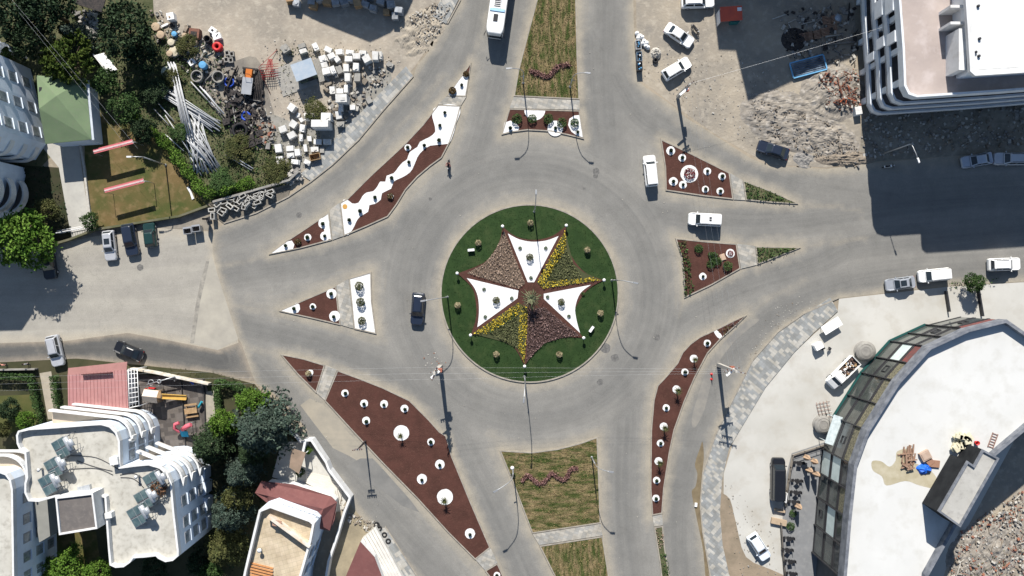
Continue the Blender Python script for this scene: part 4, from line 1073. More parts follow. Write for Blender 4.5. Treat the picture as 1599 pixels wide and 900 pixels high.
b = MB(); b.poly([lo[0], ridge[0], P(408, 752, ZM - .5)][::-1]); b.poly([lo[1], lo[0], lo[9], ridge[0]]) ; b.poly([lo[1], ridge[0], ridge[1], lo[3]]); b.poly([lo[3], ridge[1], lo[4]]); b.poly([lo[4], ridge[1], ridge[2], lo[6]]); b.poly([ridge[0], lo[9], lo[8], ridge[1]]); b.poly([ridge[1], lo[8], lo[7], ridge[2]]); b.poly([lo[6], ridge[2], lo[7]]); b.poly([(p[0], p[1], p[2] - .2) for p in lo][::-1])
b.build('maroon_roof', M_maroon, vh, True)
ld = [P(428, 783, 6.6), P(496, 801, 6.6), P(493, 808, 6.6), P(425, 790, 6.6)]
b = MB()
for a, c in ((ld[0], ld[1]), (ld[2], ld[3])): b.tube([a, c], .09, 4)
for k in range(11): b.tube([L3(ld[0], ld[1], k / 10), L3(ld[3], ld[2], k / 10)], .07, 4)
b.build('pergola_beams', M_wpaint, vh, True)
facade_windows(vh, P(466, 912, 8.6)[:2], P(486, 846, 8.6)[:2], (.2, .6), (5.2, 2.0), 1.2, 1.4)
b = MB(); q = P(447, 832, 9.2); b.box(q[0] + .2, q[1], 7.6, 7.0, .35, 1.3, rad(-36)); o = b.build('roof_sign_frame', mat('pale sign', (.6, .6, .56), (.55, .4, .25), .9)); tag(o, 'long pale slanting rail on the roof terrace of the villa', 'rail')
b = MB(); q = P(432, 818, 8.8); b.box(q[0], q[1], 8.6, 1.2, .8, .08, rad(-10)); b.box(q[0], q[1], 7.62, .1, .1, 1.0); o = b.build('table', mat('terracotta', (.36, .22, .16))); tag(o, 'small terracotta coloured table on the villa roof terrace', 'table')
b = MB(); q = P(406, 893, 8.6)
for k in range(5): b.box(q[0], q[1] - k * .35 + .5, 7.63 + .1 * k, 3.1, .2, .12, rad(-14))
o = b.build('timber_stack', mat('orange timber', (.52, .25, .10), (.42, .2, .08), 3)); tag(o, 'orange boards stacked at the lower end of the villa roof terrace', 'timber')
b = MB(); q = P(406, 859, 8.2); b.lathe([(.12, 7.6), (.12, 8.3), (.3, 8.4), (.3, 8.55), (.02, 8.7)], q[0], q[1], 8); o = b.build('roof_vent', M_wpaint); tag(o, 'small white vent on the left of the villa roof terrace', 'vent')
# courtyard with white wall and steps
yd = P2([(440, 690), (480, 690), (502, 722), (545, 775), (530, 800), (515, 775), (455, 755), (425, 745)])
structure(flat('courtyard', yd, .03, mat('courtyard paving', (.50, .49, .45), (.44, .43, .39), .5, c3=(.35, .33, .29), s3=1.5), True))
b = MB(); b.wall(P2([(474, 712), (479, 689), (486, 689), (508, 722), (513, 735), (545, 777), (536, 800), (524, 840), (512, 875), (500, 950)], 1.6), 0, 1.9, .32); o = b.build('garden_wall', M_white); tag(o, 'white garden wall that bends around the villa courtyard', 'wall')
b = MB()
for k in range(5):
    o_ = k * 3.2; b.prism(P2([(480 - o_ * .2, 750 - o_), (519 + o_, 764 - o_), (524 + o_, 766 - o_), (520 + o_ * .6, 800), (514 + o_ * .6, 800), (515 + o_ * .5, 774 - o_ * .6), (478 - o_ * .2, 754 - o_)], .5), .03, .65 - .11 * k)
o = b.build('courtyard_steps', mat('pale stone steps', (.58, .55, .48), (.5, .47, .42), .7)); tag(o, 'pale stepped terrace above the maroon roof of the villa', 'steps')
b = MB(); q = [P(456, 700, 2.4), P(478, 707, 2.4), P(467, 740, 2.4), P(452, 730, 2.4)]
b.loft([q[::-1], [(p[0], p[1], p[2] + .12) for p in q[::-1]]]);
ca = thing('canopy', 'small brown canopy in the villa courtyard under the blue conifer', 'canopy', P(464, 720)); b.build('roof', mat('brown canopy', (.26, .19, .14), (.2, .15, .11), .8), ca, True)
for p in q: b = MB(); b.tube([(p[0], p[1], 0), (p[0], p[1], 2.4)], .06, 5); b.build('post', M_white, ca, True)

# --- second maroon roof at the bottom
b = MB(); mh = thing('bungalow', 'maroon hipped roof with white ribbed edge at the bottom', 'building', P(580, 890))
q = [(545, 960), (538, 905), (563, 846), (585, 870), (606, 925), (620, 960)]
zq = [P(x, y, 3.0) for x, y in q]; b.loft([[(p[0], p[1], 0) for p in zq[::-1]], [(p[0], p[1], 2.9) for p in zq[::-1]]]); b.build('walls', M_white, mh, True)
b = MB(); b.loft([zq[::-1], [(p[0], p[1], 3.15) for p in zq[::-1]]]); b.build('roof', M_maroon, mh, True)
b = MB()
for k in range(6):
    o_ = k * 3.6; b.prism(P2([(564 + o_, 844 - o_ * .85), (567 + o_, 841 - o_ * .85), (640 + o_, 962), (636 + o_, 962)], 1.8), .1 if k else .1, 1.8 - k * .15)
b.build('ribbed_edge', mat('white ribbed sheet', (.62, .60, .55), (.52, .5, .46), 1), mh, True)

# --- curved glass fronted building on the right
ZB = 11.4
oc = [(1317, 905), (1325, 810), (1334, 727), (1354, 672), (1402, 596), (1451, 542), (1512, 514), (1572, 499), (1625, 536), (1700, 590), (1640, 640), (1555, 712), (1450, 900), (1440, 1000), (1306, 1000)]
ocw = P2(oc, ZB); ocw = ocw if area(ocw) > 0 else ocw[::-1]
gb = thing('glass_fronted_building', 'curved building with dark glass front and large white roof on the right', 'building', P(1420, 720))
b = MB(); b.prism(inset(ocw, .9), 0, ZB - 1.0); b.build('walls', mat('dark grey cladding', (.07, .075, .085), (.05, .055, .06), .5), gb, True)
b = MB(); b.prism(inset(ocw, .42), ZB - 1.15, ZB - .98); b.build('roof', M_whiteroof, gb, True)
b = MB(); b.wall(ocw, ZB - 1.9, ZB, .42, closed=True); b.build('parapet', mat('dark slate coping', (.10, .11, .13), (.2, .21, .23), 1.1), gb, True)
front = [(1311, 905), (1317, 905), (1325, 810), (1334, 727), (1354, 672), (1402, 596), (1451, 542), (1512, 514), (1572, 499)]
fl = P2(front[1:], ZB)
M_fglass = mat('greenish facade glass', (.045, .052, .048), (.085, .095, .085), .4, rough=.12, spec=.7, c3=(.07, .08, .078), s3=.9)
M_fdark = mat('smoked facade glass', (.03, .034, .036), (.07, .075, .075), .5, rough=.12, spec=.7)
M_teal = mat('teal edge', (.01, .07, .065))
fo = [fl[i] for i in range(len(fl))]
BSGN = 1 if inside(ocw, np.array([offset(fo, .5, False)[3][0]]), np.array([offset(fo, .5, False)[3][1]]))[0] else -1
random.seed(2)
for lvl, (z0, z1) in enumerate(((.5, 3.3), (4.2, 6.9), (7.7, 9.3))):
    for i in range(len(fo) - 1):
        A, B = Vector(fo[i]), Vector(fo[i + 1]); d = B - A; L = d.length; d.normalize(); n = Vector((-d.y, d.x))
        c0 = (A + B) / 2
        if (n.dot(Vector(P(1420, 720)[:2]) - c0)) > 0: n = -n
        k = max(1, round(L / 3.6))
        for j in range(k):
            p = A + d * L * (j + .5) / k - n * .12
            sel = rnd.random()
            b = MB(); b.box(p.x, p.y, z0, L / k - .22, .10, z1 - z0, math.atan2(d.y, d.x))
            if lvl == 2:
                m_ = M_fdark if sel < .55 else (mat('muted red banner', (.20, .055, .05), (.10, .06, .055), 1.6) if sel < .72 else mat('gold lettering panel', (.06, .06, .045), (.22, .20, .13), 4))
            elif sel < .03: m_ = mat('white frosted glass', (.55, .62, .6), (.45, .52, .5), .9)
            else: m_ = M_fglass if sel < .75 else M_fdark
            w_ = b.build('window', m_, gb, True)
            if sel > .5 and lvl < 2:
                b = MB(); q = p + n * .12
                for s in (-.5, .5): b.box(q.x + d.x * s, q.y + d.y * s, z0 + .8, .07, .12, 1.1, math.atan2(d.y, d.x))
                b.box(q.x, q.y, z0 + .8, 1.0, .12, .07, math.atan2(d.y, d.x)); b.box(q.x, q.y, z0 + 1.85, 1.0, .12, .07, math.atan2(d.y, d.x)); o = b.build('opening_frame', M_dkmetal); o.parent = w_
for z in (.15, 3.45, 3.95, 7.05, 7.45):
    b = MB(); inn = fo
    b.wall(fo, z, z + .22, BSGN * .34); b.build('floor_band', M_dkmetal, gb, True)
b = MB(); b.wall(P2(front[4:8], ZB), .05, .35, -BSGN * .25); b.build('teal_edge', M_teal, gb, True)
# projecting glass bays' mullions
for i in range(len(fo) - 1):
    A, B = Vector(fo[i]), Vector(fo[i + 1]); d = B - A; L = d.length; d.normalize(); k = max(1, round(L / 3.6))
    for j in range(k): p = A + d * L * j / k; b = MB(); b.box(p.x, p.y, .1, .14, .3, 9.4, math.atan2(d.y, d.x)); b.build('mullion', M_dkmetal, gb, True)
# stair house on the roof
sh = [(1465, 799), (1511, 720), (1521, 727), (1535, 702), (1561, 716), (1500, 824)]
sw_ = P2(sh, 14.6); sw_ = sw_ if area(sw_) > 0 else sw_[::-1]
b = MB(); b.prism(sw_, ZB - 1, 14.3); b.build('stair_house', mat('black cladding', (.018, .019, .021), (.028, .03, .032), .7, rough=.95, spec=.05), gb, True)
b = MB(); b.prism(inset(sw_, .25), 14.2, 14.35); b.build('stair_house_roof', mat('pale grey screed', (.40, .39, .36), (.34, .33, .3), .4, c3=(.2, .19, .18), s3=1.5), gb, True)
parapet(gb, sw_, 14.3, .3, .25, MATS['dark slate coping'])
ZRr = ZB - .98
def on_roof(name, px, py, label, cat, fn, z=ZRr):
    x, y, _ = P(px, py, z); b = MB(); mats = fn(b); o = b.build(name, mats); o.location = (x, y, z); tag(o, label, cat); return o
def crates(b):
    q = random.Random(3)
    for k in range(22): b.box(q.uniform(-.8, .8), q.uniform(-.9, .9), 0 + q.uniform(0, .3), 1.4, .16, .12, q.choice([1.4, 1.5, .1, 1.6]))
    return mat('brown pallet wood', (.22, .13, .09), (.3, .2, .14), 3)
on_roof('pallet_stack', 1418, 712, 'brown pallet boards, leftmost of the clutter on the white roof', 'pallets', crates)
def crate2(b): b.box(0, 0, 0, 1.3, 1.2, .5, .5); b.box(0, 0, .5, 1.0, .9, .06, .5); return mat('pinkish carton', (.36, .26, .2), (.42, .32, .25), 2)
on_roof('carton', 1443, 711, 'pinkish open carton on the white roof above the blue sheet', 'box', crate2)
on_roof('carton', 1459, 724, 'flat brown carton on the white roof right of the blue sheet', 'box', lambda b: (b.box(0, 0, 0, 1.2, .9, .25, -.1), b.box(-.7, .3, 0, .9, .9, .3, .7), mat('brown carton', (.30, .17, .11), (.25, .14, .1), 2))[-1])
on_roof('carton', 1416, 729, 'crumpled brown boards on the white roof left of the blue sheet', 'boards', lambda b: ([b.box(rnd.uniform(-.6, .6), rnd.uniform(-.4, .4), .05 * k, 1.0, .2, .08, rnd.uniform(0, 3)) for k in range(9)], MATS['brown pallet wood'])[-1])
def tarp(b):
    q = random.Random(9); n = 14
    b.loft([[(1.05 * math.cos(2 * math.pi * k / n) * q.uniform(.8, 1.15), .72 * math.sin(2 * math.pi * k / n) * q.uniform(.8, 1.2), 0) for k in range(n)], [(.8 * math.cos(2 * math.pi * k / n) * q.uniform(.8, 1.1), .5 * math.sin(2 * math.pi * k / n), q.uniform(.2, .5)) for k in range(n)], [(.25 * math.cos(2 * math.pi * k / n), .2 * math.sin(2 * math.pi * k / n), q.uniform(.4, .6)) for k in range(n)]])
    return mat('bright blue tarpaulin', (.01, .10, .50), (.02, .14, .6), 2, rough=.5)
on_roof('tarpaulin', 1443, 732, 'crumpled bright blue sheet on the white roof', 'tarpaulin', tarp)
on_roof('puddle_stain', 1415, 736, 'tan damp stain spreading over the white roof left of the clutter', 'stain', lambda b: (b.poly([(x, y, .006) for x, y in smooth_line([(-1.2, 2.6), (.3, 2.9), (.5, 1.4), (2.6, .5), (3.9, -.7), (4.2, -2.3), (1.8, -1.9), (-.1, -1.3), (-2.6, -1.9), (-3.2, -.7), (-4.4, .1), (-4.5, 1.3), (-3.3, 1.3), (-2.2, .6), (-1.4, 1.4)], 4, True)]), mat('damp tan stain', (.33, .29, .19), (.42, .38, .28), .7))[-1])
on_roof('plaster_heap', 1499, 690, 'cream heap of plaster bags above the stair house on the roof', 'bags', lambda b: ([b.box(rnd.uniform(-1, 1), rnd.uniform(-.9, .9), .3 * (k // 10), .9, .55, .35, rnd.uniform(0, 3)) for k in range(26)], mat('cream bags', (.62, .58, .42), (.5, .46, .34), 2))[-1])
on_roof('red_bucket', 1523, 691, 'small red bucket beside the cream bags on the roof', 'bucket', lambda b: (b.lathe([(.2, 0), (.3, .6), (.27, .6), (.18, .1)], 0, 0, 12), M_red)[-1])
def ladder(b):
    for s in (-.35, .35): b.box(s, 0, 0, .1, 2.0, .12)
    for k in range(6): b.box(0, -.9 + k * .36, .02, .6, .1, .08)
    return mat('rusty steel', (.2, .12, .1), (.3, .2, .17), 3)
o = on_roof('ladder', 1550, 688, 'short rusty ladder lying on the roof near the right corner', 'ladder', ladder); o.rotation_euler.z = -.35

# --- unfinished white building, upper right
nb = thing('unfinished_building', 'unfinished white building with stacked rounded balconies at the upper right', 'building', P(1400, 100))
def nbo(x_off=0): return [(1338, -90), (1343, 40), (1346, 120), (1350, 165), (1357, 178), (1370, 181), (1480, 172), (1599, 162), (1700, 154), (1700, -90)]
base = P2([(1330, -120), (1334, 40), (1340, 120), (1342, 170), (1348, 182), (1360, 186), (1480, 178), (1700, 160), (1700, -120)], 0)
base = base if area(base) > 0 else base[::-1]
M_bconc = mat('white concrete', (.66, .69, .72), (.58, .61, .64), .4, c3=(.4, .4, .4), s3=1.2, w3=.3)  # bluish white concrete with random grey blotches
core = inset(base, 1.6)
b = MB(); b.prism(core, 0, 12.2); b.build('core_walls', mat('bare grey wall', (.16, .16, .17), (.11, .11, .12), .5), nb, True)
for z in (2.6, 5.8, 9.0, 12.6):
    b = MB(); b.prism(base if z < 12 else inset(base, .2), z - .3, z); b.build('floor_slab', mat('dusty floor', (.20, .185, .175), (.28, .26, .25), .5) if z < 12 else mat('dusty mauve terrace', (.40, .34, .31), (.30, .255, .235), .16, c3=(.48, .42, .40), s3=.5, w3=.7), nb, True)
    wv = [(x, y) for x, y in base]
    b = MB(); b.wall(base, z - .35, z + (1.0 if z < 12 else 1.1), .28, closed=True); b.build('balcony_parapet', M_bconc, nb, True)
def on_wall(y):  # left edge x of the building footprint at photo row y
    return 1334 + (y - 40) * .045
for y0, y1, z in ((30, 55, 5.8), (85, 100, 5.8), (30, 60, 9.0), (88, 104, 9.0), (98, 110, 2.6)):
    a = P(on_wall(y0), y0); c_ = P(on_wall(y1), y1)
    b = MB(); b.box(a[0] + .14, (a[1] + c_[1]) / 2, z + .9, .26, a[1] - c_[1], 2.3); b.build('frame_wall', M_bconc, nb, True)
for y, z in ((5, 0), (68, 0), (115, 0), (160, 0)):
    a = P(on_wall(y) + 4, y); b = MB(); b.box(a[0] + .3, a[1], 0, .5, .7, 12.6); b.build('column', M_bconc, nb, True)
pz = 17.0
po = P2([(1505, -90), (1507, 0), (1511, 60), (1514, 112), (1522, 119), (1600, 114), (1750, 104), (1750, -90)], pz); po = po if area(po) > 0 else po[::-1]
b = MB(); b.prism(inset(po, .7), 12.5, pz - .4); b.build('penthouse_walls', M_bconc, nb, True)
b = MB(); b.prism(po, pz - .45, pz - .1); b.build('penthouse_slab', M_white, nb, True)
b = MB(); b.prism(inset(po, .8), pz - .12, pz - .04); b.build('penthouse_roof', mat('bright white roof', (.66, .67, .66), (.58, .59, .58), .2, c3=(.5, .5, .48), s3=.9, w3=.4), nb, True)
parapet(nb, po, pz - .1, .25, .7)
for y in (10, 36):
    a = P(1483, y, 15.5); b = MB(); b.box(a[0] + 1.0, a[1], 12.6, 1.8, .35, 2.9); b.build('wing_wall', M_white, nb, True)
a = P(1496, 98, 15.5); b = MB(); b.box(a[0] + .4, a[1] + 1.6, 12.6, .9, 5.2, 3.2); b.build('stair_wall', M_white, nb, True)
for i, (x, y) in enumerate([(1527, 10), (1529, 61), (1523, 82), (1528, 88)]):
    a = P(x, y, pz); b = MB(); b.lathe([(.18, 0), (.18, .25), (.1, .3)], 0, 0, 8); o = b.build('drain_cap', M_dkmetal); o.location = (a[0], a[1], pz - .04); tag(o, f'{ordn(i)} dark drain cap from the top on the bright penthouse roof', 'drain cap', 'drain caps on the penthouse roof')

# --- buildings just outside the frame whose shadows fall into it
M_out = mat('plain render', (.5, .47, .42), (.44, .41, .37), .3)
def outside(shadow, h, label, m=M_out):
    L = h / math.tan(ELEV) / hl
    w_ = [(x - SHX * L, y - SHY * L) for x, y in P2(shadow)]
    w_ = w_ if area(w_) > 0 else w_[::-1]
    c = (sum(p[0] for p in w_) / len(w_), sum(p[1] for p in w_) / len(w_), 0)
    t = thing('building', label, 'building', c)
    b = MB(); b.prism(w_, 0, h); b.build('walls', m, t, True)
    b = MB(); b.prism(inset(w_, .3), h - .1, h + .05); b.build('roof', M_roofscreed, t, True)
    return t
outside([(1118, -60), (1122, 79), (1149, 80), (1168, 160), (1240, 127), (1290, 106), (1420, 60), (1420, -60)], 21, 'tall building beyond the top right edge that shades the dirt lot')
outside([(466, -50), (472, 22), (500, 36), (578, 67), (610, 52), (636, 22), (650, -10), (655, -50)], 13, 'round ended building beyond the top edge that shades the stone yard')
# ------------------------------------------------------------- vehicles
def paint(name, c, rough=.3, spec=.5, metal=0.):
    if name in MATS: return MATS[name]
    m, nt, b = new_mat(name, rough, metal, spec)
    col, _ = noise_ramp(nt, posn(nt), 1.5, c, tuple(x * .9 for x in c))
    nt.links.new(col, b.inputs['Base Color']); b.inputs['Coat Weight'].default_value = .4; b.inputs['Coat Roughness'].default_value = .1
    MATS[name] = m
    return m
M_tail = mat('tail lamp red', (.35, .015, .01), rough=.3)
M_headl = mat('head lamp lens', (.55, .57, .6), rough=.15, spec=.6)
M_trim = mat('black trim', (.02, .02, .022), rough=.6)
KINDS = {  # L, W, H, belt, rear glass base, rear glass top, windscreen top, windscreen base
 'sedan': (4.5, 1.78, 1.45, .92, -1.70, -1.00, .35, 1.08),
 'hatch': (4.15, 1.75, 1.48, .95, -1.98, -1.62, .32, .98),
 'suv': (4.6, 1.86, 1.70, 1.05, -2.18, -1.86, .42, 1.05),
 'van': (4.45, 1.83, 1.84, 1.08, -2.14, -2.04, .80, 1.38),
 'bigvan': (5.3, 1.95, 1.98, 1.15, -2.58, -2.48, 1.35, 1.95)}

def plan_ring(L, W, zf, ins=0., nose=.32, n=6):
    """rounded car plan, x forward, counter-clockwise"""
    a, b_ = L / 2 - ins, W / 2 - ins; out = []
    rf, rs = L * .10, nose * W * .5
    for sx, sy in ((1, -1), (1, 1), (-1, 1), (-1, -1)):
        r1 = rf if sx > 0 else rf * .6; r2 = rs if sx > 0 else rs * .6
        cx_, cy_ = sx * (a - r1), sy * (b_ - r2)
        t0 = {(1, -1): -90, (1, 1): 0, (-1, 1): 90, (-1, -1): 180}[(sx, sy)]
        for k in range(n):
            t = rad(t0 + 90 * k / (n - 1))
            x, y = cx_ + r1 * math.cos(t), cy_ + r2 * math.sin(t)
            x += sx * L * .012 * (1 - (y / b_) ** 2)
            out.append((x, y, zf(x)))
    return out

def wheel(parent, x, y, r=.32, w_=.22):
    b = MB()
    s = [(x + r * math.cos(2 * math.pi * k / 16), r + r * math.sin(2 * math.pi * k / 16)) for k in range(16)]
    b.loft([[(px_, y - w_ / 2, pz) for px_, pz in s], [(px_, y + w_ / 2, pz) for px_, pz in s]], 0, sm=False)
    wo = b.build('wheel', M_black, parent)
    b = MB(); yy = y + math.copysign(w_ / 2 + .012, y); s = [(x + r * .6 * math.cos(2 * math.pi * k / 12), r + r * .6 * math.sin(2 * math.pi * k / 12)) for k in range(12)]
    b.loft([[(px_, yy - .02, pz) for px_, pz in s], [(px_, yy + .004, pz) for px_, pz in s]]); b.build('rim', M_metal, wo)

def car(px, py, kind, m, head, label, name='parked_car', group=None, rails=False, sunroof=False, zc=.9, Ls=1.0, cat='car', vents=False):
    L, W, Ht, zb, r0, r1, f1, f0 = KINDS[kind]
    L *= Ls; r0, r1, f1, f0 = [v * Ls for v in (r0, r1, f1, f0)]
    x, y, _ = P(px, py, zc)
    t = thing(name, label, cat, (x, y, .022), rad(head), group)
    zt = lambda x_: zb - .02 - (.20 * max(0, (x_ - f0) / (L / 2 - f0)) ** 1.2 if x_ > f0 else 0) - (.10 * max(0, (r0 - x_) / (L / 2 + r0 + .01)) if x_ < r0 else 0)
    b = MB()
    b.loft([plan_ring(L, W, lambda q: .24, .10), plan_ring(L, W, lambda q: .34, .02), plan_ring(L, W, lambda q: .56, 0.), plan_ring(L, W, lambda q: zt(q) - .10, .02), plan_ring(L, W, zt, .09)], 0)
    wb, wt = W / 2 - .11, W / 2 - .27
    if 'van' in kind: wt = W / 2 - .20
    def gr(xa, xb, hw, z, ch=.10): return [(xa + ch, -hw, z), (xb - ch, -hw, z), (xb, -hw + ch * 1.3, z), (xb, hw - ch * 1.3, z), (xb - ch, hw, z), (xa + ch, hw, z), (xa, hw - ch * 1.3, z), (xa, -hw + ch * 1.3, z)]
    zr = Ht - .05
    b.loft([gr(r0, f0, wb, zb - .06), gr(r1, f1, wt, zr), gr(r1 + .10, f1 - .12, wt - .10, Ht)], 0)
    b.build('body', m, t)
    def lerp(a, c, k): return tuple(a[i] + (c[i] - a[i]) * k for i in range(3))
    def pane(nm, A, B, C_, D, mtl=M_glass, push=(0, 0, .02), lo=.12, hi=.94, sd=.06):
        # A,B low edge; C_,D high edge (C_ above B)
        a, c = lerp(A, D, lo), lerp(A, D, hi); b2, d2 = lerp(B, C_, lo), lerp(B, C_, hi)
        q = [lerp(a, b2, sd), lerp(a, b2, 1 - sd), lerp(c, d2, 1 - sd), lerp(c, d2, sd)]
        pb = MB(); pb.loft([q, [tuple(v[i] + push[i] for i in range(3)) for v in q]]); pb.build(nm, mtl, t)
    z0 = zb - .06
    pane('windscreen', (f0, -wb + .06, z0), (f0, wb - .06, z0), (f1, wt - .04, zr), (f1, -wt + .04, zr), push=(.012, 0, .02), lo=.14)
    pane('rear_window', (r0, wb - .08, z0), (r0, -wb + .08, z0), (r1, -wt + .06, zr), (r1, wt - .06, zr), push=(-.014, 0, .014), lo=.2, hi=.92)
    for s in (1, -1):
        for xa, xb, xc, xd in ((r0 + .16, (r0 + f0) / 2 - .03, (r1 + f1) / 2 - .03, r1 + .12), ((r0 + f0) / 2 + .03, f0 - .14, f1 - .08, (r1 + f1) / 2 + .03)):
            pane('side_window', (xa, s * wb, z0), (xb, s * wb, z0), (xc, s * wt, zr), (xd, s * wt, zr), push=(0, s * .014, .006), lo=.2, hi=.9, sd=.03)
        h = MB(); h.box(L / 2 - .24, s * (W / 2 - .30), .56, .26, .34, .13, s * -.35); h.build('headlight', M_headl, t)
        h = MB(); h.box(-L / 2 + .12, s * (W / 2 - .20), .62, .14, .26, .16); h.build('taillight', M_tail, t)
        h = MB(); h.box(f0 - .28, s * (W / 2 + .03), zb - .02, .12, .24, .14); h.build('mirror', m if 'black' not in m.name else M_trim, t)
        wheel(t, L * .31, s * (W / 2 - .11)); wheel(t, -L * .30, s * (W / 2 - .11))
        if rails: h = MB(); h.tube([(r1 + .2, s * (wt - .10), Ht + .03), (f1 - .25, s * (wt - .10), Ht + .03)], .03, 5); h.build('roof_rail', M_trim, t)
    if sunroof: h = MB(); h.box((r1 + f1) / 2 + .15, 0, Ht - .01, .85, wt * 1.3, .02); h.build('sunroof', M_glass, t)
    if vents:
        for s in (.16, -.18): h = MB(); h.box((r1 + f1) / 2 + .1, s, Ht - .005, .34, .22, .06); h.build('roof_vent', M_trim, t)
    h = MB(); h.box(L / 2 - .015, 0, .40, .05, .52, .12); h.box(-L / 2 - .005, 0, .55, .03, .52, .12); h.build('number_plate', M_wpaint, t)
    h = MB(); h.box(L / 2 - .06, 0, .28, .13, W * .62, .10); h.build('bumper_grille', M_trim, t)
    return t

CW = paint('white car paint', (.80, .80, .78)); CB = paint('black car paint', (.012, .013, .016)); CDB = paint('dark blue car paint', (.015, .022, .04))
CS = paint('silver car paint', (.50, .51, .53), metal=.3); CG = paint('dark green car paint', (.01, .035, .032)); CY = paint('grey car paint', (.34, .36, .39), metal=.2); CPB = paint('pale blue grey car paint', (.40, .44, .50), metal=.2)
car(1016, 267, 'van', CW, 96, 'white van driving up past the island with the big red plant ring', 'van', cat='van')
car(1101, 343, 'van', CW, 177, 'white van with two small roof vents driving between the right hand islands', 'van', cat='van', vents=True, Ls=1.06)
car(652, 482.5, 'suv', CDB, -94, 'dark blue black car driving down the left side of the circle', 'car', rails=True)
car(1090, 2, 'suv', CW, 2, 'white off-road car with black roof rail cut by the top edge', rails=True, Ls=1.03)
car(1061, 54.5, 'sedan', CW, -34, 'white saloon parked askew on the dirt lot, nose to the lower right')
car(1057, 107, 'hatch', CW, 31, 'white estate car parked on the dirt lot beside the utility pole', Ls=1.05)
car(1208, 234, 'sedan', CDB, 162, 'dark blue car parked on the dirt edge above the right hand road', Ls=1.02)
car(1527, 250, 'sedan', CPB, 190, 'grey saloon in the deep shade, left one of two by the kerb')
car(1578, 248, 'suv', CS, 180, 'pale car with roof rails in the deep shade, right one of two', rails=True)
car(1407, 443, 'sedan', CY, 188, 'grey car with a sunroof at the edge of the pale forecourt', sunroof=True, Ls=.94)
car(1459, 430, 'van', CW, 186, 'white van between the grey car and the green verge, lower right road', 'van', cat='van')
car(1569, 413, 'suv', CW, 2, 'white car with roof rails at the right edge beside the green verge', rails=True)
car(1215, 749, 'bigvan', CB, 89, 'long black van parked beside the cafe terrace', 'van', cat='van', Ls=1.16)
car(1186, 855, 'hatch', paint('ice white car paint', (.66, .72, .78)), -57, 'white hatchback on the pale forecourt left of the terrace')
car(170, 383.5, 'hatch', CS, -84, 'silver car with dark sunroof, leftmost of the three below the lawn', sunroof=True, Ls=1.04)
car(202.5, 374.5, 'suv', CDB, -80, 'dark blue car between the silver and the green car')
car(233, 367, 'hatch', CG, 97, 'small dark green car right of the dark blue one', Ls=.84)
car(75, 411, 'suv', CB, -82, 'black car half hidden in the shade of the big round tree')
car(85.5, 548, 'suv', CS, -77, 'silver off-road car standing across the pavement at the left edge', rails=True, Ls=.98)
car(200, 549, 'sedan', CB, 157, 'black car parked askew above the pink roof', Ls=.95)

# the bus
bx, by, _ = P(781, -14, 3.0)
t = thing('bus', 'white city bus with a light blue bar across its roof, cut by the top edge', 'bus', (bx, by, .022), rad(-98))
b = MB(); L, W = 12.0, 2.5
def br(z, i): return plan_ring(L, W, lambda q: z, i, .3)
b.loft([br(.3, .05), br(.9, 0), br(2.75, 0), br(3.0, .06), br(3.06, .2)]); b.build('body', CW, t)
for s in (1, -1):
    for k in range(6):
        b = MB(); b.box(-4.2 + k * 1.65, s * 1.25, 1.3, 1.45, .03, 1.1); b.build('side_window', M_glass, t)
    for x in (3.3, -3.2): wheel(t, x, s * 1.12, .48, .3)
    b = MB(); b.tube([(5.7, s * 1.2, 2.6), (6.2, s * 1.42, 2.5), (6.25, s * 1.44, 2.0)], .05, 5); b.build('mirror', M_trim, t)
    b = MB(); b.box(5.9, s * .85, .7, .2, .35, .2); b.build('headlight', M_headl, t)
b = MB(); b.loft([[(6.03, -1.08, 1.1), (6.03, 1.08, 1.1), (5.97, 1.05, 2.7), (5.97, -1.05, 2.7)], [(6.14, -1.0, 1.1), (6.14, 1.0, 1.1), (6.0, 1.0, 2.74), (6.0, -1.0, 2.74)]]); b.build('windscreen', M_glass, t)
b = MB(); b.box(1.2, -.1, 3.06, 2.7, 1.0, .14); b.build('air_conditioner', CW, t)
b = MB()
for k in range(9): b.box(.1 + k * .27, -.1, 3.2, .14, .85, .03)
b.build('grille', M_trim, t)
b = MB(); b.box(2.75, 0, 3.06, .38, 2.1, .12); b.build('roof_bar', mat('light blue panel', (.35, .55, .72)), t)
b = MB(); b.box(3.85, -.1, 3.06, 1.0, .62, .08); b.build('roof_hatch', M_trim, t)
b = MB(); b.box(-3.2, 0, 3.06, 2.2, 1.5, .25); b.build('engine_cover', CW, t)

# pickup with open bed
x, y, _ = P(1316, 582, .9)
t = thing('pickup_truck', 'white pickup truck with rubbish in its open bed beside the glass facade', 'pickup', (x, y, .022), rad(225))
b = MB(); b.loft([plan_ring(5.3, 1.9, lambda q: .4, .1), plan_ring(5.3, 1.9, lambda q: .55, 0), plan_ring(5.3, 1.9, lambda q: .8, .03)]); b.build('chassis', CW, t)
b = MB()
b.loft([[(.35, -.92, .8), (2.6, -.85, .8), (2.6, .85, .8), (.35, .92, .8)], [(.35, -.9, 1.1), (2.5, -.8, 1.0), (2.5, .8, 1.0), (.35, .9, 1.1)], [(.45, -.75, 1.75), (1.25, -.72, 1.75), (1.25, .72, 1.75), (.45, .75, 1.75)]]); b.build('cab', CW, t)
b = MB(); b.loft([[(2.0, -.74, 1.23), (2.0, .74, 1.23), (1.42, .68, 1.66), (1.42, -.68, 1.66)], [(2.03, -.74, 1.26), (2.03, .74, 1.26), (1.45, .68, 1.69), (1.45, -.68, 1.69)]]); b.build('windscreen', M_glass, t)
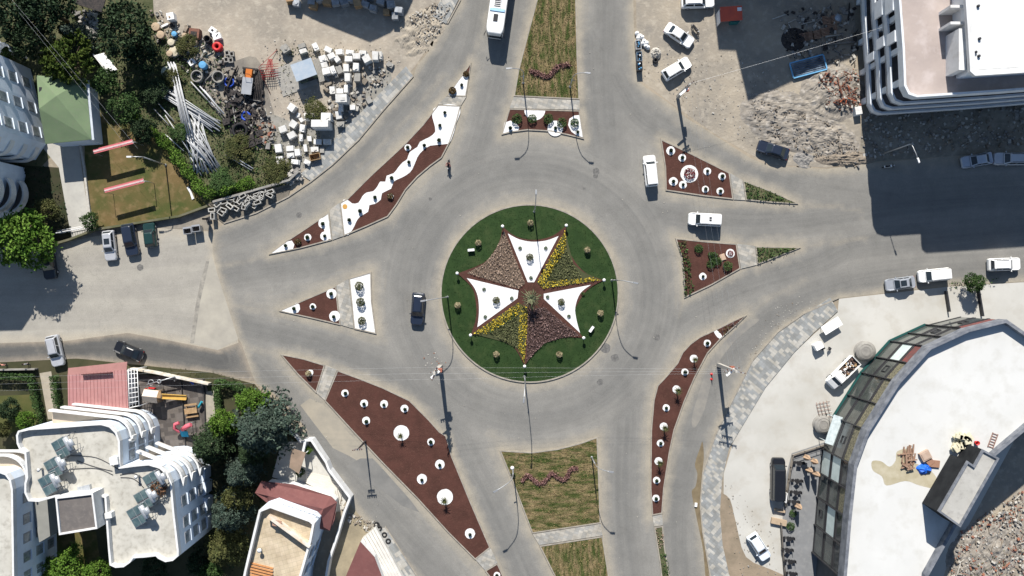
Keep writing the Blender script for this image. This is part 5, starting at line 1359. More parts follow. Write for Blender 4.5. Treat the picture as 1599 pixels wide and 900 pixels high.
b = MB(); b.box(-1.15, .9, .8, 2.9, .08, .5); b.box(-1.15, -.9, .8, 2.9, .08, .5); b.box(-2.56, 0, .8, .08, 1.72, .5); b.box(.26, 0, .8, .08, 1.72, .55); b.build('side_board', CW, t)
b = MB(); b.box(-1.15, 0, .79, 2.7, 1.7, .03); b.build('bed_floor', M_trim, t)
for s in (1, -1):
    wheel(t, 1.7, s * .82, .36); wheel(t, -1.6, s * .82, .36)
    b = MB(); b.box(2.5, s * .6, .72, .16, .32, .18); b.build('headlight', M_headl, t)
    b = MB(); b.box(1.5, s * 1.0, 1.1, .1, .22, .2); b.build('mirror', M_trim, t)
b = MB()
for k in range(46):
    a, c = rnd.uniform(-2.3, .1), rnd.uniform(-.75, .75); d = P(1316, 582, .9)
    ca, sa = math.cos(rad(225)), math.sin(rad(225))
    b.box(x + a * ca - c * sa, y + a * sa + c * ca, .84, rnd.uniform(.1, .5), rnd.uniform(.1, .3), rnd.uniform(.05, .45), rnd.uniform(0, 3), m=rnd.choice([0, 0, 1, 2]))
tag(b.build('scrap_pile', [mat('dark scrap', (.05, .035, .03), (.16, .1, .08), 4), M_wood, M_wpaint]), 'brown and white scrap lying in the open pickup bed', 'scrap', kind='stuff')

# ------------------------------------------------------------- two-wheelers and people
def two_wheeler(px, py, head, m, label, cat='motorcycle', name='motorcycle'):
    x, y, _ = P(px, py, .5)
    t = thing(name, label, cat, (x, y, .022), rad(head))
    for xx in (.62, -.62):
        b = MB(); b.torus(xx, 0, .3, .25, .06, 14, 6, axis='y'); wo = b.build('wheel', M_black, t)
    b = MB(); b.loft([[(-.7, -.12, .45), (.3, -.16, .4), (.3, .16, .4), (-.7, .12, .45)], [(-.75, -.15, .72), (.35, -.18, .7), (.35, .18, .7), (-.75, .15, .72)], [(-.6, -.1, .8), (.25, -.12, .92), (.25, .12, .92), (-.6, .1, .8)]]); b.build('body', m, t)
    b = MB(); b.box(-.3, 0, .80, .75, .26, .09); b.build('seat', M_black, t)
    b = MB(); b.tube([(.62, 0, .3), (.42, 0, .95)], .04, 6); b.tube([(.32, -.36, 1.0), (.42, 0, .98), (.32, .36, 1.0)], .025, 5); b.build('handlebar', M_dkmetal, t)
    b = MB(); b.lathe([(.02, .76), (.09, .8), (.09, .92), (.02, .95)], .58, 0, 8); b.build('headlight', M_headl, t)
    return t

def person(px, py, head, shirt, trousers, label, sit=False, z=0.02, hat=None, sc=1.0, arm=.25):
    x, y, _ = P(px, py, z + .9)
    t = thing('person', label, 'person', (x, y, z), rad(head))
    hz = .82 if sit else .92
    V = [(0, 0, hz), (0, 0, hz + .25), (0, 0, hz + .48), (.02, 0, hz + .56), (.04, 0, hz + .70)]; E = [(0, 1), (1, 2), (2, 3), (3, 4)]; Rr = [.15, .14, .15, .055, .10]
    for s in (1, -1):
        n = len(V)
        if sit: leg = [(.05, s * .12, hz - .02), (.42, s * .16, hz - .08), (.30, s * .15, .42), (.38, s * .15, .30)]
        else: leg = [(0, s * .1, hz - .06), (s * .08, s * .11, .5), (s * .14 - .03, s * .11, .08), (s * .14 + .12, s * .12, .04)]
        V += leg; Rr += [.10, .075, .05, .045]; E += [(0, n), (n, n + 1), (n + 1, n + 2), (n + 2, n + 3)]
        n = len(V)
        if sit: ar = [(.02, s * .20, hz + .45), (.24, s * .30, hz + .28), (.50, s * .32, hz + .22)]
        else: ar = [(0, s * .20, hz + .45), (-.05 + arm * .2, s * (.26 + arm * .2), hz + .2), (.05 + arm * .4, s * (.28 + arm * .3), hz + arm * .3)]
        V += ar; Rr += [.06, .05, .038]; E += [(2, n), (n, n + 1), (n + 1, n + 2)]
    me = bpy.data.meshes.new('body'); me.from_pydata(V, E, []); me.materials.append(shirt); me.materials.append(trousers)
    o = link_to(bpy.data.objects.new('body', me), t, False)
    o.modifiers.new('skin', 'SKIN'); 
    me_s = me.skin_vertices[0].data if me.skin_vertices else None
    if me_s is None:
        bpy.context.view_layer.objects.active = o
    for i, r in enumerate(Rr):
        me.skin_vertices[0].data[i].radius = (r, r)
    me.skin_vertices[0].data[0].use_root = True
    sb = o.modifiers.new('sub', 'SUBSURF'); sb.levels = 1; sb.render_levels = 1
    dg = bpy.context.evaluated_depsgraph_get(); me2 = bpy.data.meshes.new_from_object(o.evaluated_get(dg)); o.modifiers.clear(); o.data = me2
    me2.materials.clear(); me2.materials.append(shirt); me2.materials.append(trousers); me2.materials.append(M_skin)
    for f in me2.polygons:
        c = f.center; f.material_index = 1 if c.z < hz - .02 or (sit and c.z < hz and c.x > .1) else 0
        if c.z > hz + .54 or (math.hypot(c.x - .05 - arm * .4, abs(c.y) - .28 - arm * .3) < .09 and not sit): f.material_index = 2
        f.use_smooth = True
    b = MB(); b.lathe([(.02, hz + .64), (.115, hz + .66), (.12, hz + .74), (.09, hz + .81), (.02, hz + .83)], .02, 0, 10)
    b.build('hat' if hat else 'hair', hat or M_hair, t)
    for s in (1, -1):
        b = MB(); b.lathe([(.003, hz + .705), (.012, hz + .715), (.003, hz + .725)], .135, s * .035, 6); b.build('eye', M_trim, t)
    b = MB(); b.loft([[(.13, -.02, hz + .66), (.13, .02, hz + .66), (.12, 0, hz + .71)], [(.165, -.01, hz + .67), (.165, .01, hz + .67), (.15, 0, hz + .69)]]); b.build('nose', M_skin, t)
    return t
M_skin = mat('skin', (.45, .27, .19), rough=.6); M_hair = mat('dark hair', (.02, .015, .012)); M_navy = mat('navy cloth', (.02, .025, .05)); M_dkcl = mat('dark cloth', (.03, .03, .035)); M_pinkc = mat('salmon cloth', (.55, .25, .2)); M_grcl = mat('grey cloth', (.3, .3, .3))
two_wheeler(700.5, 258, -95, paint('black bike paint', (.02, .02, .025)), 'dark motorcycle with a rider left of the road beside the wavy gravel island')
person(700, 255.5, -95, M_pinkc, M_navy, 'person in a salmon shirt riding the dark motorcycle', sit=True)
two_wheeler(1388, 260, 8, CW, 'white scooter standing in the deep shade at the roadside', 'scooter', 'scooter')
person(5, 570, 80, M_pinkc, M_dkcl, 'person in reddish clothes standing at the left edge of the road')
person(40, 569, 100, M_grcl, M_navy, 'person in grey walking beside the silver off-road car')
two_wheeler(1086, 46, -50, paint('black bike paint', (.02, .02, .025)), 'black motorcycle parked by the nose of the white saloon')

# ------------------------------------------------------------- lamps, poles, wires
def street_lamp(base, tip, h, straight, label, group='tall curved street lamps', kink=False, white=False):
    bx, by, _ = P(*base); tx, ty, _ = P(*tip, h)
    t = thing('street_lamp', label, 'street lamp', (bx, by, 0), group=group)
    dx, dy = tx - bx, ty - by
    b = MB(); b.tube([(0, 0, 0), (0, 0, straight)], [.10, .08], 8); b.lathe([(.2, 0), (.2, .12), (.12, .3)], 0, 0, 8); b.build('pole', M_metal, t)
    if kink: path = [(0, 0, straight), (dx * .15, dy * .15, h - .25), (dx * .6, dy * .6, h - .05), (dx * .9, dy * .9, h)]
    else: path = smooth_line([(0, 0, straight), (dx * .05, dy * .05, straight + (h - straight) * .45), (dx * .3, dy * .3, straight + (h - straight) * .8), (dx * .9, dy * .9, h)], 4)
    b = MB(); b.tube(path, [.07] + [.055] * (len(path) - 1), 6); b.build('arm', M_metal, t)
    n = math.hypot(dx, dy) or 1; ux, uy = dx / n, dy / n
    b = MB(); b.box(dx * .9 + ux * .3, dy * .9 + uy * .3, h - .06, .75, .24, .14, math.atan2(dy, dx), taper=.8); b.build('lamp_head', M_wpaint if white else M_metal, t)
    b = MB(); b.box(-uy * .0 + ux * .28, uy * .28, straight * .88, .34, .1, .09, math.atan2(dy, dx)); b.build('side_bracket', M_dkmetal, t)
LP = [((834, 331), (837, 302), 'at the top rim of the circle'), ((955, 438), (992, 442), 'at the right rim of the circle'), ((819, 588), (818, 625), 'at the bottom rim of the circle'), ((699, 464), (661, 470), 'at the left rim of the circle'),
      ((817, 130), (795, 107), 'on the left edge of the upper turf strip'), ((890, 136), (917, 114), 'on the right edge of the upper turf strip'), ((801, 731), (774, 767), 'on the left edge of the lower turf square'), ((924, 714), (953, 737), 'on the right edge of the lower turf square')]
for b_, t_, lab in LP: street_lamp(b_, t_, 8.7, 4.4, 'curved metal street lamp ' + lab)
street_lamp((1375, 242), (1434, 250), 9.6, 9.0, 'tall street lamp rising from the shaded verge above the right hand road', None, True, True)
street_lamp((259, 258), (203, 245), 7.8, 7.2, 'street lamp standing on the lawn between the canopies and the stone yard', None, True, True)
for (x, y) in ((800, 728),):
    g_ = dup(gp, (*P(x, y)[:2], .13), 0, 'white globe lamp at the upper left corner of the lower turf square', 1.2)
    if 'group' in g_: del g_['group']

def util_pole(base, h, label, arms, r=.22, lean=(0, 0), m=None, gear=True):
    bx, by, _ = P(*base)
    t = thing('utility_pole', label, 'utility pole', (bx, by, 0))
    b = MB(); b.loft([[(sx * r, sy * r, 0) for sx, sy in ((-1, -1), (1, -1), (1, 1), (-1, 1))], [(sx * r * .55 + lean[0], sy * r * .55 + lean[1], h) for sx, sy in ((-1, -1), (1, -1), (1, 1), (-1, 1))]]); b.build('pole', m or M_pole, t)
    for (z, w_, a) in arms:
        k = z / h; cx_, cy_ = lean[0] * k, lean[1] * k
        b = MB(); b.box(cx_, cy_, z, w_, .12, .12, rad(a)); ar = b.build('crossarm', M_metal, t)
        for s in (-1, -.55, .55, 1):
            xx = cx_ + s * (w_ / 2 - .1) * math.cos(rad(a)); yy = cy_ + s * (w_ / 2 - .1) * math.sin(rad(a))
            b = MB(); b.lathe([(.03, z + .12), (.08, z + .2), (.05, z + .26), (.09, z + .32), (.02, z + .4)], xx, yy, 7); b.build('insulator', mat('brown porcelain', (.12, .05, .03), rough=.3), ar)
    if gear:
        b = MB(); b.box(.45, .1, h * .55, .55, .5, .8); b.build('junction_box', mat('rusty box', (.33, .12, .08)), t)
        b = MB(); b.box(-.1, -.35, h * .72, 1.5, .3, .12, rad(40)); b.build('bracket', M_wpaint, t)
    return t
util_pole((688, 573), 10.0, 'concrete utility pole with many crossarms left below the circle', [(9.6, 1.9, 70), (8.9, 1.7, 70), (8.1, 1.5, 70), (7.2, 1.3, 70), (6.0, 1.8, 15)], .3)
util_pole((1122, 570), 9.6, 'concrete utility pole between the long curved island and the forecourt pavement', [(9.2, 2.6, -12), (8.4, 1.6, -12), (7.0, 2.2, 15)], .26)
util_pole((1058, 152), 6.8, 'leaning utility pole at the tip of the dirt lot', [(6.5, 1.5, 35), (6.0, 1.2, 35)], .22, (.35, .25))
util_pole((571, 689), 6.6, 'dark slim utility pole beside the largest mulch island', [(6.3, 1.4, 5), (5.7, 1.0, 5)], .12, (0, 0), M_dkmetal, False)
def wire(a, b_, sag, label, r=.007, m=None):
    A = Vector(a); B = Vector(b_); pts = []
    for k in range(13):
        s = k / 12; p = A.lerp(B, s); p.z -= sag * 4 * s * (1 - s); pts.append(p)
    q = MB(); q.tube([tuple(p - A) for p in pts], r, 4, cap=False); o = q.build('overhead_wire', m or M_metal); o.location = A
    return tag(o, label, 'wire', 'overhead wires')
def top(px, z, dx=0, dy=0): a = P(*px); return (a[0] + dx, a[1] + dy, z)
for i, s in enumerate((-.8, 0, .8)):
    nm = ['leftmost', 'middle', 'rightmost'][i]
    wire(top((688, 573), 9.9, s * .3, s), top((1122, 570), 9.5, s, s * .3), .9, f'{["lowest", "middle", "highest"][i]} of the wires crossing the road below the circle')
    wire(top((688, 573), 9.0, s * .3, s), (-95, P(0, 598)[1] + s * 1.2, 8.5), 1.2, f'{["lowest", "middle", "highest"][i]} of the wires running left from the pole below the circle')
    wire(top((1058, 152), 6.8, s + .3, .2), top((1122, 570), 9.4, s, 0), .9, f'{nm} of the wires between the two right hand poles')
wire(top((1058, 152), 6.7, .3, .3), P(1420, 30, 9), .5, 'pale cable running from the leaning pole towards the unfinished white building', .011, M_wpaint)
wire(P(30, 20, 9), P(195, 225, 6), .3, 'thin cable crossing the conifer beside the green roof', .01)
wire(P(10, -10, 9), P(215, 232, 6), .3, 'second thin cable crossing in front of the green roof', .01)
# ------------------------------------------------------------- trees and hedges
def crown_mesh(seed, kind):
    """crown of unit radius 3 m: clumps of leaves through the volume"""
    q = np.random.default_rng(seed); pts = []
    if kind == 'cedar':
        for lvl in range(11):
            z = 1.6 + lvl * .78; R_ = 3.2 * (1 - lvl / 11.5) + .25
            nb_ = max(4, int(11 - lvl * .6)); a0 = q.uniform(0, 6)
            for k in range(nb_):
                a = a0 + 2 * math.pi * k / nb_ + q.normal() * .18; L = R_ * q.uniform(.72, 1.15)
                n = int(60 * L / 2.2) + 14; s = q.uniform(.1, 1, n) ** .7
                wd = .36 * (1 - s * .55) * (L / 2.5 + .4)
                off = q.normal(size=(n, 2))
                x = math.cos(a) * L * s - math.sin(a) * off[:, 0] * wd; y = math.sin(a) * L * s + math.cos(a) * off[:, 0] * wd
                pts.append(np.stack([x, y, z - .35 * s * L * .5 + off[:, 1] * .1], 1))
        return np.concatenate(pts), .17
    n_cl = {'round': 120, 'pine': 130, 'open': 80}[kind]
    for k in range(n_cl):
        d = q.normal(size=3); d /= np.linalg.norm(d); d[2] = abs(d[2]) * 1.0 - .25
        r = q.uniform(.55, 1.0) ** .6
        wob = 1 + .16 * math.sin(3 * math.atan2(d[1], d[0]) + seed) + .1 * math.sin(5 * math.atan2(d[1], d[0]) + 2 * seed)
        c = np.array([d[0] * 2.6 * r * wob, d[1] * 2.6 * r * wob, 3.2 + d[2] * 2.3 * r])
        m = {'round': 46, 'pine': 44, 'open': 44}[kind]; cr = q.uniform(.32, .62)
        if kind == 'pine':
            t_ = q.uniform(0, 1, (m, 1)); dd = np.array([[d[0], d[1], .25]])
            pts.append(c + dd * t_ * 1.0 - dd * .4 + q.normal(size=(m, 3)) * [[.2, .2, .12]] * (1.2 - t_))
        else: pts.append(c + q.normal(size=(m, 3)) * [[cr * .55, cr * .55, cr * .4]])
    return np.concatenate(pts), {'round': .17, 'pine': .15, 'open': .17}[kind]
TP = {}
def tree_proto(kind, L, seed, nm):
    key = (kind, L.name, seed)
    if key in TP: return TP[key], False
    t = thing(nm, None, 'tree')
    pts, sz = crown_mesh(seed, kind)
    b = MB(); b.leaves(pts, size=sz, rnd=np.random.default_rng(seed)); b.build('crown', L, t)
    b = MB(); b.tube([(0, 0, -.2), (.08, .02, 1.6), (0, .08, 3.4 if kind != 'cedar' else 8.5)], [.24, .18, .06], 8)
    q = random.Random(seed)
    for k in range(7 if kind != 'cedar' else 0):
        a = k * .95; b.tube([(0, 0, 1.4 + k * .25), (math.cos(a) * 1.0, math.sin(a) * 1.0, 2.6 + k * .2), (math.cos(a) * 1.9, math.sin(a) * 1.9, 3.4 + k * .15)], [.10, .07, .03], 5)
    b.build('trunk', M_bark, t); TP[key] = t
    return t, True
def tree(px, py, rp, kind, L, h, label, nm='tree', seed=None, cat='tree'):
    full = 9.4 if kind == 'cedar' else 5.6
    seed = seed or rnd.choice([1, 2, 3]); p, first = tree_proto(kind, L, seed, nm)
    zc_ = h * .62; x, y, _ = P(px, py, zc_); r = rp / S * (H - zc_) / H / 2.95
    loc = (x, y, 0); sc = (r, r, h / full); ro = rnd.uniform(0, 6)
    if first: p.location = loc; p.rotation_euler = (0, 0, ro); p.scale = sc; p['label'] = label; o = p
    else: o = dup(p, loc, ro, label, sc)
    o['category'] = cat
    return o
L_pineY = leaf_mat('yellowish conifer green', (.03, .055, .008), (.065, .09, .014))
T = [(18, 22, 50, 'open', L_dark, 9, 'dark tree filling the very top left corner'), (72, 14, 46, 'open', L_dark, 9, 'dark tree at the top edge between the corner tree and the black flat roof'), (45, 62, 34, 'open', L_pine, 8, 'dark green tree above the blue house, left of the yellow green conifer'), (112, 52, 24, 'cedar', L_blue, 6, 'small blue grey conifer just above the yellow green one', 'conifer'),
     (104, 92, 44, 'pine', L_pineY, 8, 'dense yellow green conifer above the green roof', 'conifer'), (196, 48, 48, 'open', L_pine, 8, 'large dark tree left of the drums in the stone yard'), (222, 88, 28, 'open', L_dark, 5, 'dark bushy tree below the large dark tree beside the drums'), (162, 128, 23, 'round', L_mid, 4.5, 'round green tree right of the yellow green conifer'),
     (193, 168, 27, 'open', L_mid, 5, 'green tree just above the upper canopy'), (222, 203, 22, 'open', L_pine, 4, 'dark green tree at the hedge above the lawn'), (32, 374, 51, 'round', L_bright, 8.5, 'big bright round tree above the left road'), (72, 330, 22, 'open', L_olive, 4, 'thin olive tree in the dark garden beside the pale path'),
     (140, 345, 15, 'pine', L_mid, 2.6, 'small bushy palm at the lower end of the pale path'), (8, 84, 16, 'round', L_mid, 4, 'small green tree touching the top of the pale blue house'), (292, 72, 20, 'open', L_olive, 2.0, 'leafy green bush between the blue lid and the red ring'), (268, 120, 17, 'open', L_olive, 1.8, 'leafy green bush above the long pipes'), (238, 142, 24, 'open', L_pine, 2.5, 'dark bush left of the upper end of the pipes'),
     (280, 207, 17, 'open', L_mid, 1.8, 'green bush among the pipes beside the hedge'), (372, 232, 24, 'open', L_olive, 1.6, 'olive bush right of the lower pipe ends'), (492, 172, 20, 'open', L_olive, 1.6, 'yellowish bush in the middle of the block yard'), (430, 265, 24, 'open', L_olive, 1.6, 'olive bush at the lower edge of the weeds left of the pavement'), (345, 285, 22, 'round', L_mid, 2.0, 'green bush at the lower end of the hedge'),
     (403, 672, 54, 'cedar', L_blue, 10, 'huge blue green conifer above the villa courtyard', 'conifer'), (394, 632, 28, 'round', L_bright, 5, 'bright round tree between the hedge and the lower left road'), (347, 662, 24, 'round', L_bright, 5, 'bright tree directly left of the huge blue conifer'),
     (322, 700, 33, 'cedar', L_pine, 8, 'dark green conifer right of the white house balconies', 'conifer'), (372, 742, 30, 'cedar', L_blue, 7, 'blue conifer below the huge one, left of the maroon roof', 'conifer'), (352, 808, 34, 'cedar', L_blue, 8, 'blue conifer between the white house and the villa', 'conifer'), (388, 712, 24, 'cedar', L_pine, 6, 'dark conifer between two blue ones above the maroon roof', 'conifer'), (368, 778, 24, 'open', L_olive, 6, 'olive tree squeezed between the blue conifers'),
     (345, 862, 34, 'cedar', L_olive, 7, 'olive green conifer right of the lower white house corner', 'conifer'), (330, 895, 20, 'round', L_mid, 5, 'green tree at the bottom edge below the olive conifer'), (68, 897, 26, 'round', L_bright, 5, 'leftmost of the three bright trees at the bottom edge'), (108, 888, 33, 'round', L_bright, 5.5, 'middle of the three bright trees at the bottom edge'), (150, 896, 24, 'round', L_bright, 5, 'rightmost of the three bright trees at the bottom edge'),
     (240, 892, 24, 'open', L_pine, 4, 'dark tree in the shade below the scalloped roof edge'), (14, 640, 19, 'round', L_pine, 3.5, 'dark round tree on the mown lawn at the left edge'), (38, 656, 17, 'open', L_bright, 3.5, 'light green tree beside the dark round one at the left edge'), (4, 672, 13, 'round', L_olive, 3, 'small olive tree at the left edge below the dark round one'), (310, 880, 22, 'open', L_dark, 4, 'dark tree in the shade beside the lower white house wall'),
     (1523, 442, 17, 'round', L_mid, 3.5, 'round green street tree on the verge between the parked white cars'), (480, 703, 8, 'round', L_bright, 1.5, 'tiny yellow green tree inside the courtyard wall'), (468, 738, 8, 'round', L_mid, 1.5, 'tiny green tree under the brown canopy edge')]
for q in T: tree(*q[:7], nm=q[7] if len(q) > 7 else 'tree')

def hedge(px, w_, h, L, label, dens=260, clipped=True):
    pts = P2(px); q = []
    A = Vector((*pts[0], 0)); ps = [(x - A.x, y - A.y) for x, y in pts]
    for i in range(len(ps) - 1):
        d = Vector((ps[i + 1][0] - ps[i][0], ps[i + 1][1] - ps[i][1])); Ln = d.length
        n = int(Ln * w_ * dens); s = rng.uniform(0, 1, n); o_ = rng.uniform(-.5, .5, n) * w_
        z = h * (1 - rng.uniform(0, 1, n) ** 2.2 * .9)
        if not clipped: z = z * (1 - (2 * np.abs(o_) / w_) ** 2 * .5) * (1 + .25 * np.sin(s * Ln * 1.3)); o_ = o_ * (1 + .3 * np.sin(s * Ln * 2.1))
        nx, ny = -d.y / Ln, d.x / Ln
        q.append(np.stack([ps[i][0] + d.x * s + nx * o_, ps[i][1] + d.y * s + ny * o_, z], 1))
    b = MB(); b.leaves(np.concatenate(q), size=.13, rnd=rng); o = b.build('hedge', L); o.location = A
    return tag(o, label, 'hedge')
hedge([(-40, 584), (30, 587), (58, 588)], .9, 1.4, L_mid, 'clipped hedge along the top of the mown lawn at the left edge')
hedge([(55, 592), (62, 625), (70, 660)], .9, 1.4, L_mid, 'clipped hedge on the left side of the gravel path')
hedge([(89, 585), (93, 620), (100, 655)], .9, 1.4, L_mid, 'clipped hedge between the gravel path and the pink roof')
hedge([(341, 602), (344, 625), (347, 648)], .95, 1.4, L_mid, 'dark clipped hedge to the right of the playground')
hedge([(338, 598), (365, 600), (392, 611)], 1.1, 1.4, L_mid, 'leafy hedge under the road right of the playground', clipped=False)
hedge([(205, 172), (228, 198), (252, 215), (275, 242), (290, 262), (308, 285), (320, 303), (345, 300), (385, 290), (398, 282)], 1.5, 1.5, L_bright, 'unclipped bright hedge curving between the lawn and the pipe heap', 190, False)
def weeds(poly, dens, size, hgt, L, label): return cover(poly, dens, size, hgt, L, 'weeds', label, 'weeds', 0)
weeds([(240, 20), (275, 60), (345, 150), (398, 190), (440, 240), (462, 272), (455, 288), (400, 300), (330, 316), (300, 270), (240, 210), (150, 130), (150, 60)], 13, .15, .6, L_mid, 'rough green weeds overgrowing the ground around the pipe heap')
weeds([(340, 215), (398, 195), (435, 240), (460, 275), (400, 296), (350, 285)], 13, .14, .6, L_olive, 'olive weeds between the pipes and the pavement')
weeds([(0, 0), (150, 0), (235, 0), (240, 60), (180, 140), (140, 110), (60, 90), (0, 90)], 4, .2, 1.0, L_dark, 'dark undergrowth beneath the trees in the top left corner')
weeds([(430, 70), (560, 78), (555, 88), (500, 90), (432, 90)], 9, .14, .4, L_olive, 'dry olive weeds along the upper row of blocks')
weeds([(436, 90), (450, 92), (460, 150), (500, 160), (520, 190), (480, 180), (445, 150)], 6, .14, .4, L_olive, 'dry weeds around the little shed')
weeds([(425, 200), (500, 205), (500, 250), (440, 262), (425, 235)], 6, .14, .4, L_olive, 'dry weeds between the lower blocks')
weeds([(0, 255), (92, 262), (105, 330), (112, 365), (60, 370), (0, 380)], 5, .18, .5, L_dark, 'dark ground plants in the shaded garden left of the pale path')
weeds([(300, 690), (385, 690), (450, 700), (420, 760), (380, 900), (300, 900)], 4, .2, .8, L_dark, 'dark undergrowth between the white house and the villa')
weeds([(1482, 440), (1560, 434), (1562, 446), (1484, 453)], 9, .15, .6, L_mid, 'green verge plants beside the parked white cars')
weeds([(200, 570), (330, 578), (400, 598), (440, 645), (430, 650), (390, 612), (330, 590), (210, 580)], 3.5, .13, .35, L_olive, 'straggling weeds along the roadside wall of the playground')
weeds([(1512, 860), (1555, 850), (1580, 870), (1560, 900), (1510, 900)], 6, .14, .4, L_olive, 'weeds growing in the rubble at the lower right corner')
weeds([(500, 770), (512, 775), (505, 810), (498, 800)], 5, .12, .3, L_olive, 'weeds beside the courtyard wall end')

# ------------------------------------------------------------- heaps
def mound(px, rx, ry, h, m, name, label, cat, seed=1, ang=0, kind=None):
    x, y, _ = P(*px); n = 40; q = np.random.default_rng(seed); from mathutils import noise
    b = MB(); ca, sa = math.cos(rad(ang)), math.sin(rad(ang))
    for i in range(n + 1):
        for j in range(n + 1):
            u, v = 2 * i / n - 1, 2 * j / n - 1; r = math.hypot(u, v)
            fall = max(0, 1 - r * r); nz = noise.fractal(Vector((u * 2.2 + seed * 7, v * 2.2, seed)), 0.6, 2.2, 6)
            nf = noise.fractal(Vector((u * rx * .9 + seed, v * ry * .9, seed * 3)), 0.8, 2.1, 5)
            z = fall * h * (.75 + .45 * nz) + min(1, fall * 3) * .22 * nf - .03
            b.v.append((u * rx * ca - v * ry * sa, u * rx * sa + v * ry * ca, max(z, -.02)))
    for i in range(n):
        for j in range(n):
            if math.hypot(2 * (i + .5) / n - 1, 2 * (j + .5) / n - 1) < 1: a = i * (n + 1) + j; b.face((a, a + n + 1, a + n + 2, a + 1), 0, False)
    o = b.build(name, m); o.location = (x, y, .02); tag(o, label, cat)
    if kind: o['kind'] = kind
    return o
def rubble(poly, n, s0, s1, mats, label, name='rubble', hmax=.5, long=.0, cat='rubble'):
    pts = rand_in(P2(poly), n, rng); A = pts.mean(0); b = MB(); q = random.Random(n)
    for x, y in pts:
        s = q.uniform(s0, s1) * (1 if q.random() < .8 else 1.6); L = s * (1 + (q.uniform(2, 7) if q.random() < long else q.uniform(0, .8)))
        b.box(x - A[0], y - A[1], q.uniform(0, hmax), L, s if L < s * 2.5 else s * .35, s * q.uniform(.25, .8), q.uniform(0, 3.1), q.randrange(len(mats)), jit=s * .14, rnd=q, taper=q.uniform(.5, 1))
    o = b.build(name, mats); o.location = (A[0], A[1], .01)
    return tag(o, label, cat, kind='stuff')
M_r1 = mat('white rubble', (.46, .44, .40), (.36, .34, .30), 3); M_r2 = mat('grey rubble', (.26, .25, .23), (.18, .17, .16), 3); M_r3 = mat('brick rubble', (.30, .13, .08), (.22, .1, .07), 3); M_r4 = mat('earthy rubble', (.25, .21, .165), (.17, .145, .115), 3)
M_heap = mat('grey brown earth', (.27, .24, .20), (.17, .155, .135), .5, c3=(.38, .355, .32), s3=1.6, w3=.7)
M_steel = mat('rusty bars', (.22, .10, .065), (.13, .065, .05), 3); M_blk = mat('black scrap', (.02, .02, .022), (.06, .05, .045), 4)
mound((1232, 190), 7.5, 4.2, .55, M_heap, 'dirt_mound', 'rough mound of earth in the middle of the dirt lot', 'mound', 2, -20)
mound((1290, 215), 5.2, 3.0, .55, M_heap, 'dirt_mound', 'stony mound of earth at the right end of the dirt lot', 'mound', 3, -25)
mound((1300, 145), 4.8, 4.4, .8, M_heap, 'dirt_mound', 'mound carrying rusty steel and rubble beside the unfinished building', 'mound', 4, 10)
mound((1320, 248), 4.5, 1.2, .5, M_r4, 'gravel_heap', 'pale stony heap near the road corner of the dirt lot', 'heap', 5, 0)
mound((1255, 250), 1.6, 1.3, .25, M_r2, 'gravel_heap', 'flat dark grey heap right of the dark blue car', 'heap', 6, -10)
mound((1540, 860), 6.5, 4.5, .4, M_heap, 'dirt_mound', 'earth and rubble mound at the lower right corner', 'mound', 7, 30)
mound((655, 50), 4.5, 3.0, .25, M_lot, 'dirt_mound', 'low mound of pale rubble between the yard and the top road', 'mound', 8, 40)
mound((1240, 62), 1.9, 1.7, 1.0, M_blk, 'scrap_heap', 'round black scrap heap in the shade of the dirt lot', 'heap', 9)
mound((375, 205), 1.6, 1.6, .5, M_blk, 'scrap_heap', 'black coil heap right of the pipes', 'heap', 10)
rubble([(1272, 118), (1338, 108), (1342, 175), (1290, 172)], 460, .06, .24, [M_r1, M_r3, M_r4, M_r2], 'broken bricks and stones beside the unfinished building', hmax=.6)
rubble([(1280, 118), (1330, 115), (1335, 165), (1295, 165)], 160, .10, .22, [M_steel, M_steel, M_steel, mat('orange bars', (.4, .10, .04))], 'tangle of rusty steel bars on the mound beside the unfinished building', 'steel_bars', .9, .9, 'steel')
rubble([(1170, 150), (1290, 190), (1343, 235), (1340, 262), (1270, 245), (1180, 200)], 900, .04, .18, [M_r4, M_r2, M_r4], 'stones scattered over the mounds of the dirt lot', hmax=.35)
rubble([(1000, 60), (1180, 90), (1340, 230), (1200, 250), (1080, 180), (1000, 120)], 500, .03, .12, [M_r4, M_r2, M_r1], 'small stones scattered over the dirt lot', hmax=.02)
rubble([(1345, 178), (1599, 168), (1599, 225), (1345, 248)], 520, .05, .32, [M_r2, M_r1, M_r4], 'building debris in the shade below the unfinished building', hmax=.05)
rubble([(1215, 15), (1335, 10), (1335, 100), (1230, 95)], 300, .06, .4, [M_blk, M_r2, M_r4, M_r1], 'debris in the shaded part of the dirt lot', hmax=.15, long=.15)
rubble([(1500, 830), (1599, 760), (1599, 900), (1480, 900)], 950, .05, .22, [M_r4, M_r1, M_r1, M_r2, M_r3], 'white and brown rubble at the lower right corner', hmax=.35, long=.1)
rubble([(640, 25), (690, 0), (705, 10), (680, 60), (650, 75)], 420, .04, .15, [M_r1, M_r4], 'pale broken stones beside the short piece of pavement', hmax=.3)
rubble([(235, 10), (330, 60), (400, 140), (430, 200), (380, 200), (300, 120), (240, 60)], 420, .06, .35, [M_r2, M_r1, M_r4, M_blk, M_blk], 'mixed junk lying between the drums and the pipes', hmax=.25, long=.15)
rubble([(118, 20), (155, 15), (150, 60), (135, 62)], 90, .15, .5, [M_r1, M_r2], 'grey and white scraps between the trees at the top left', hmax=.4)
rubble([(500, 110), (600, 105), (605, 130), (570, 165), (545, 190), (520, 200), (510, 150)], 170, .10, .40, [M_r2, M_r1, M_r4], 'broken slabs between the stacked blocks and the pavement', hmax=.25)
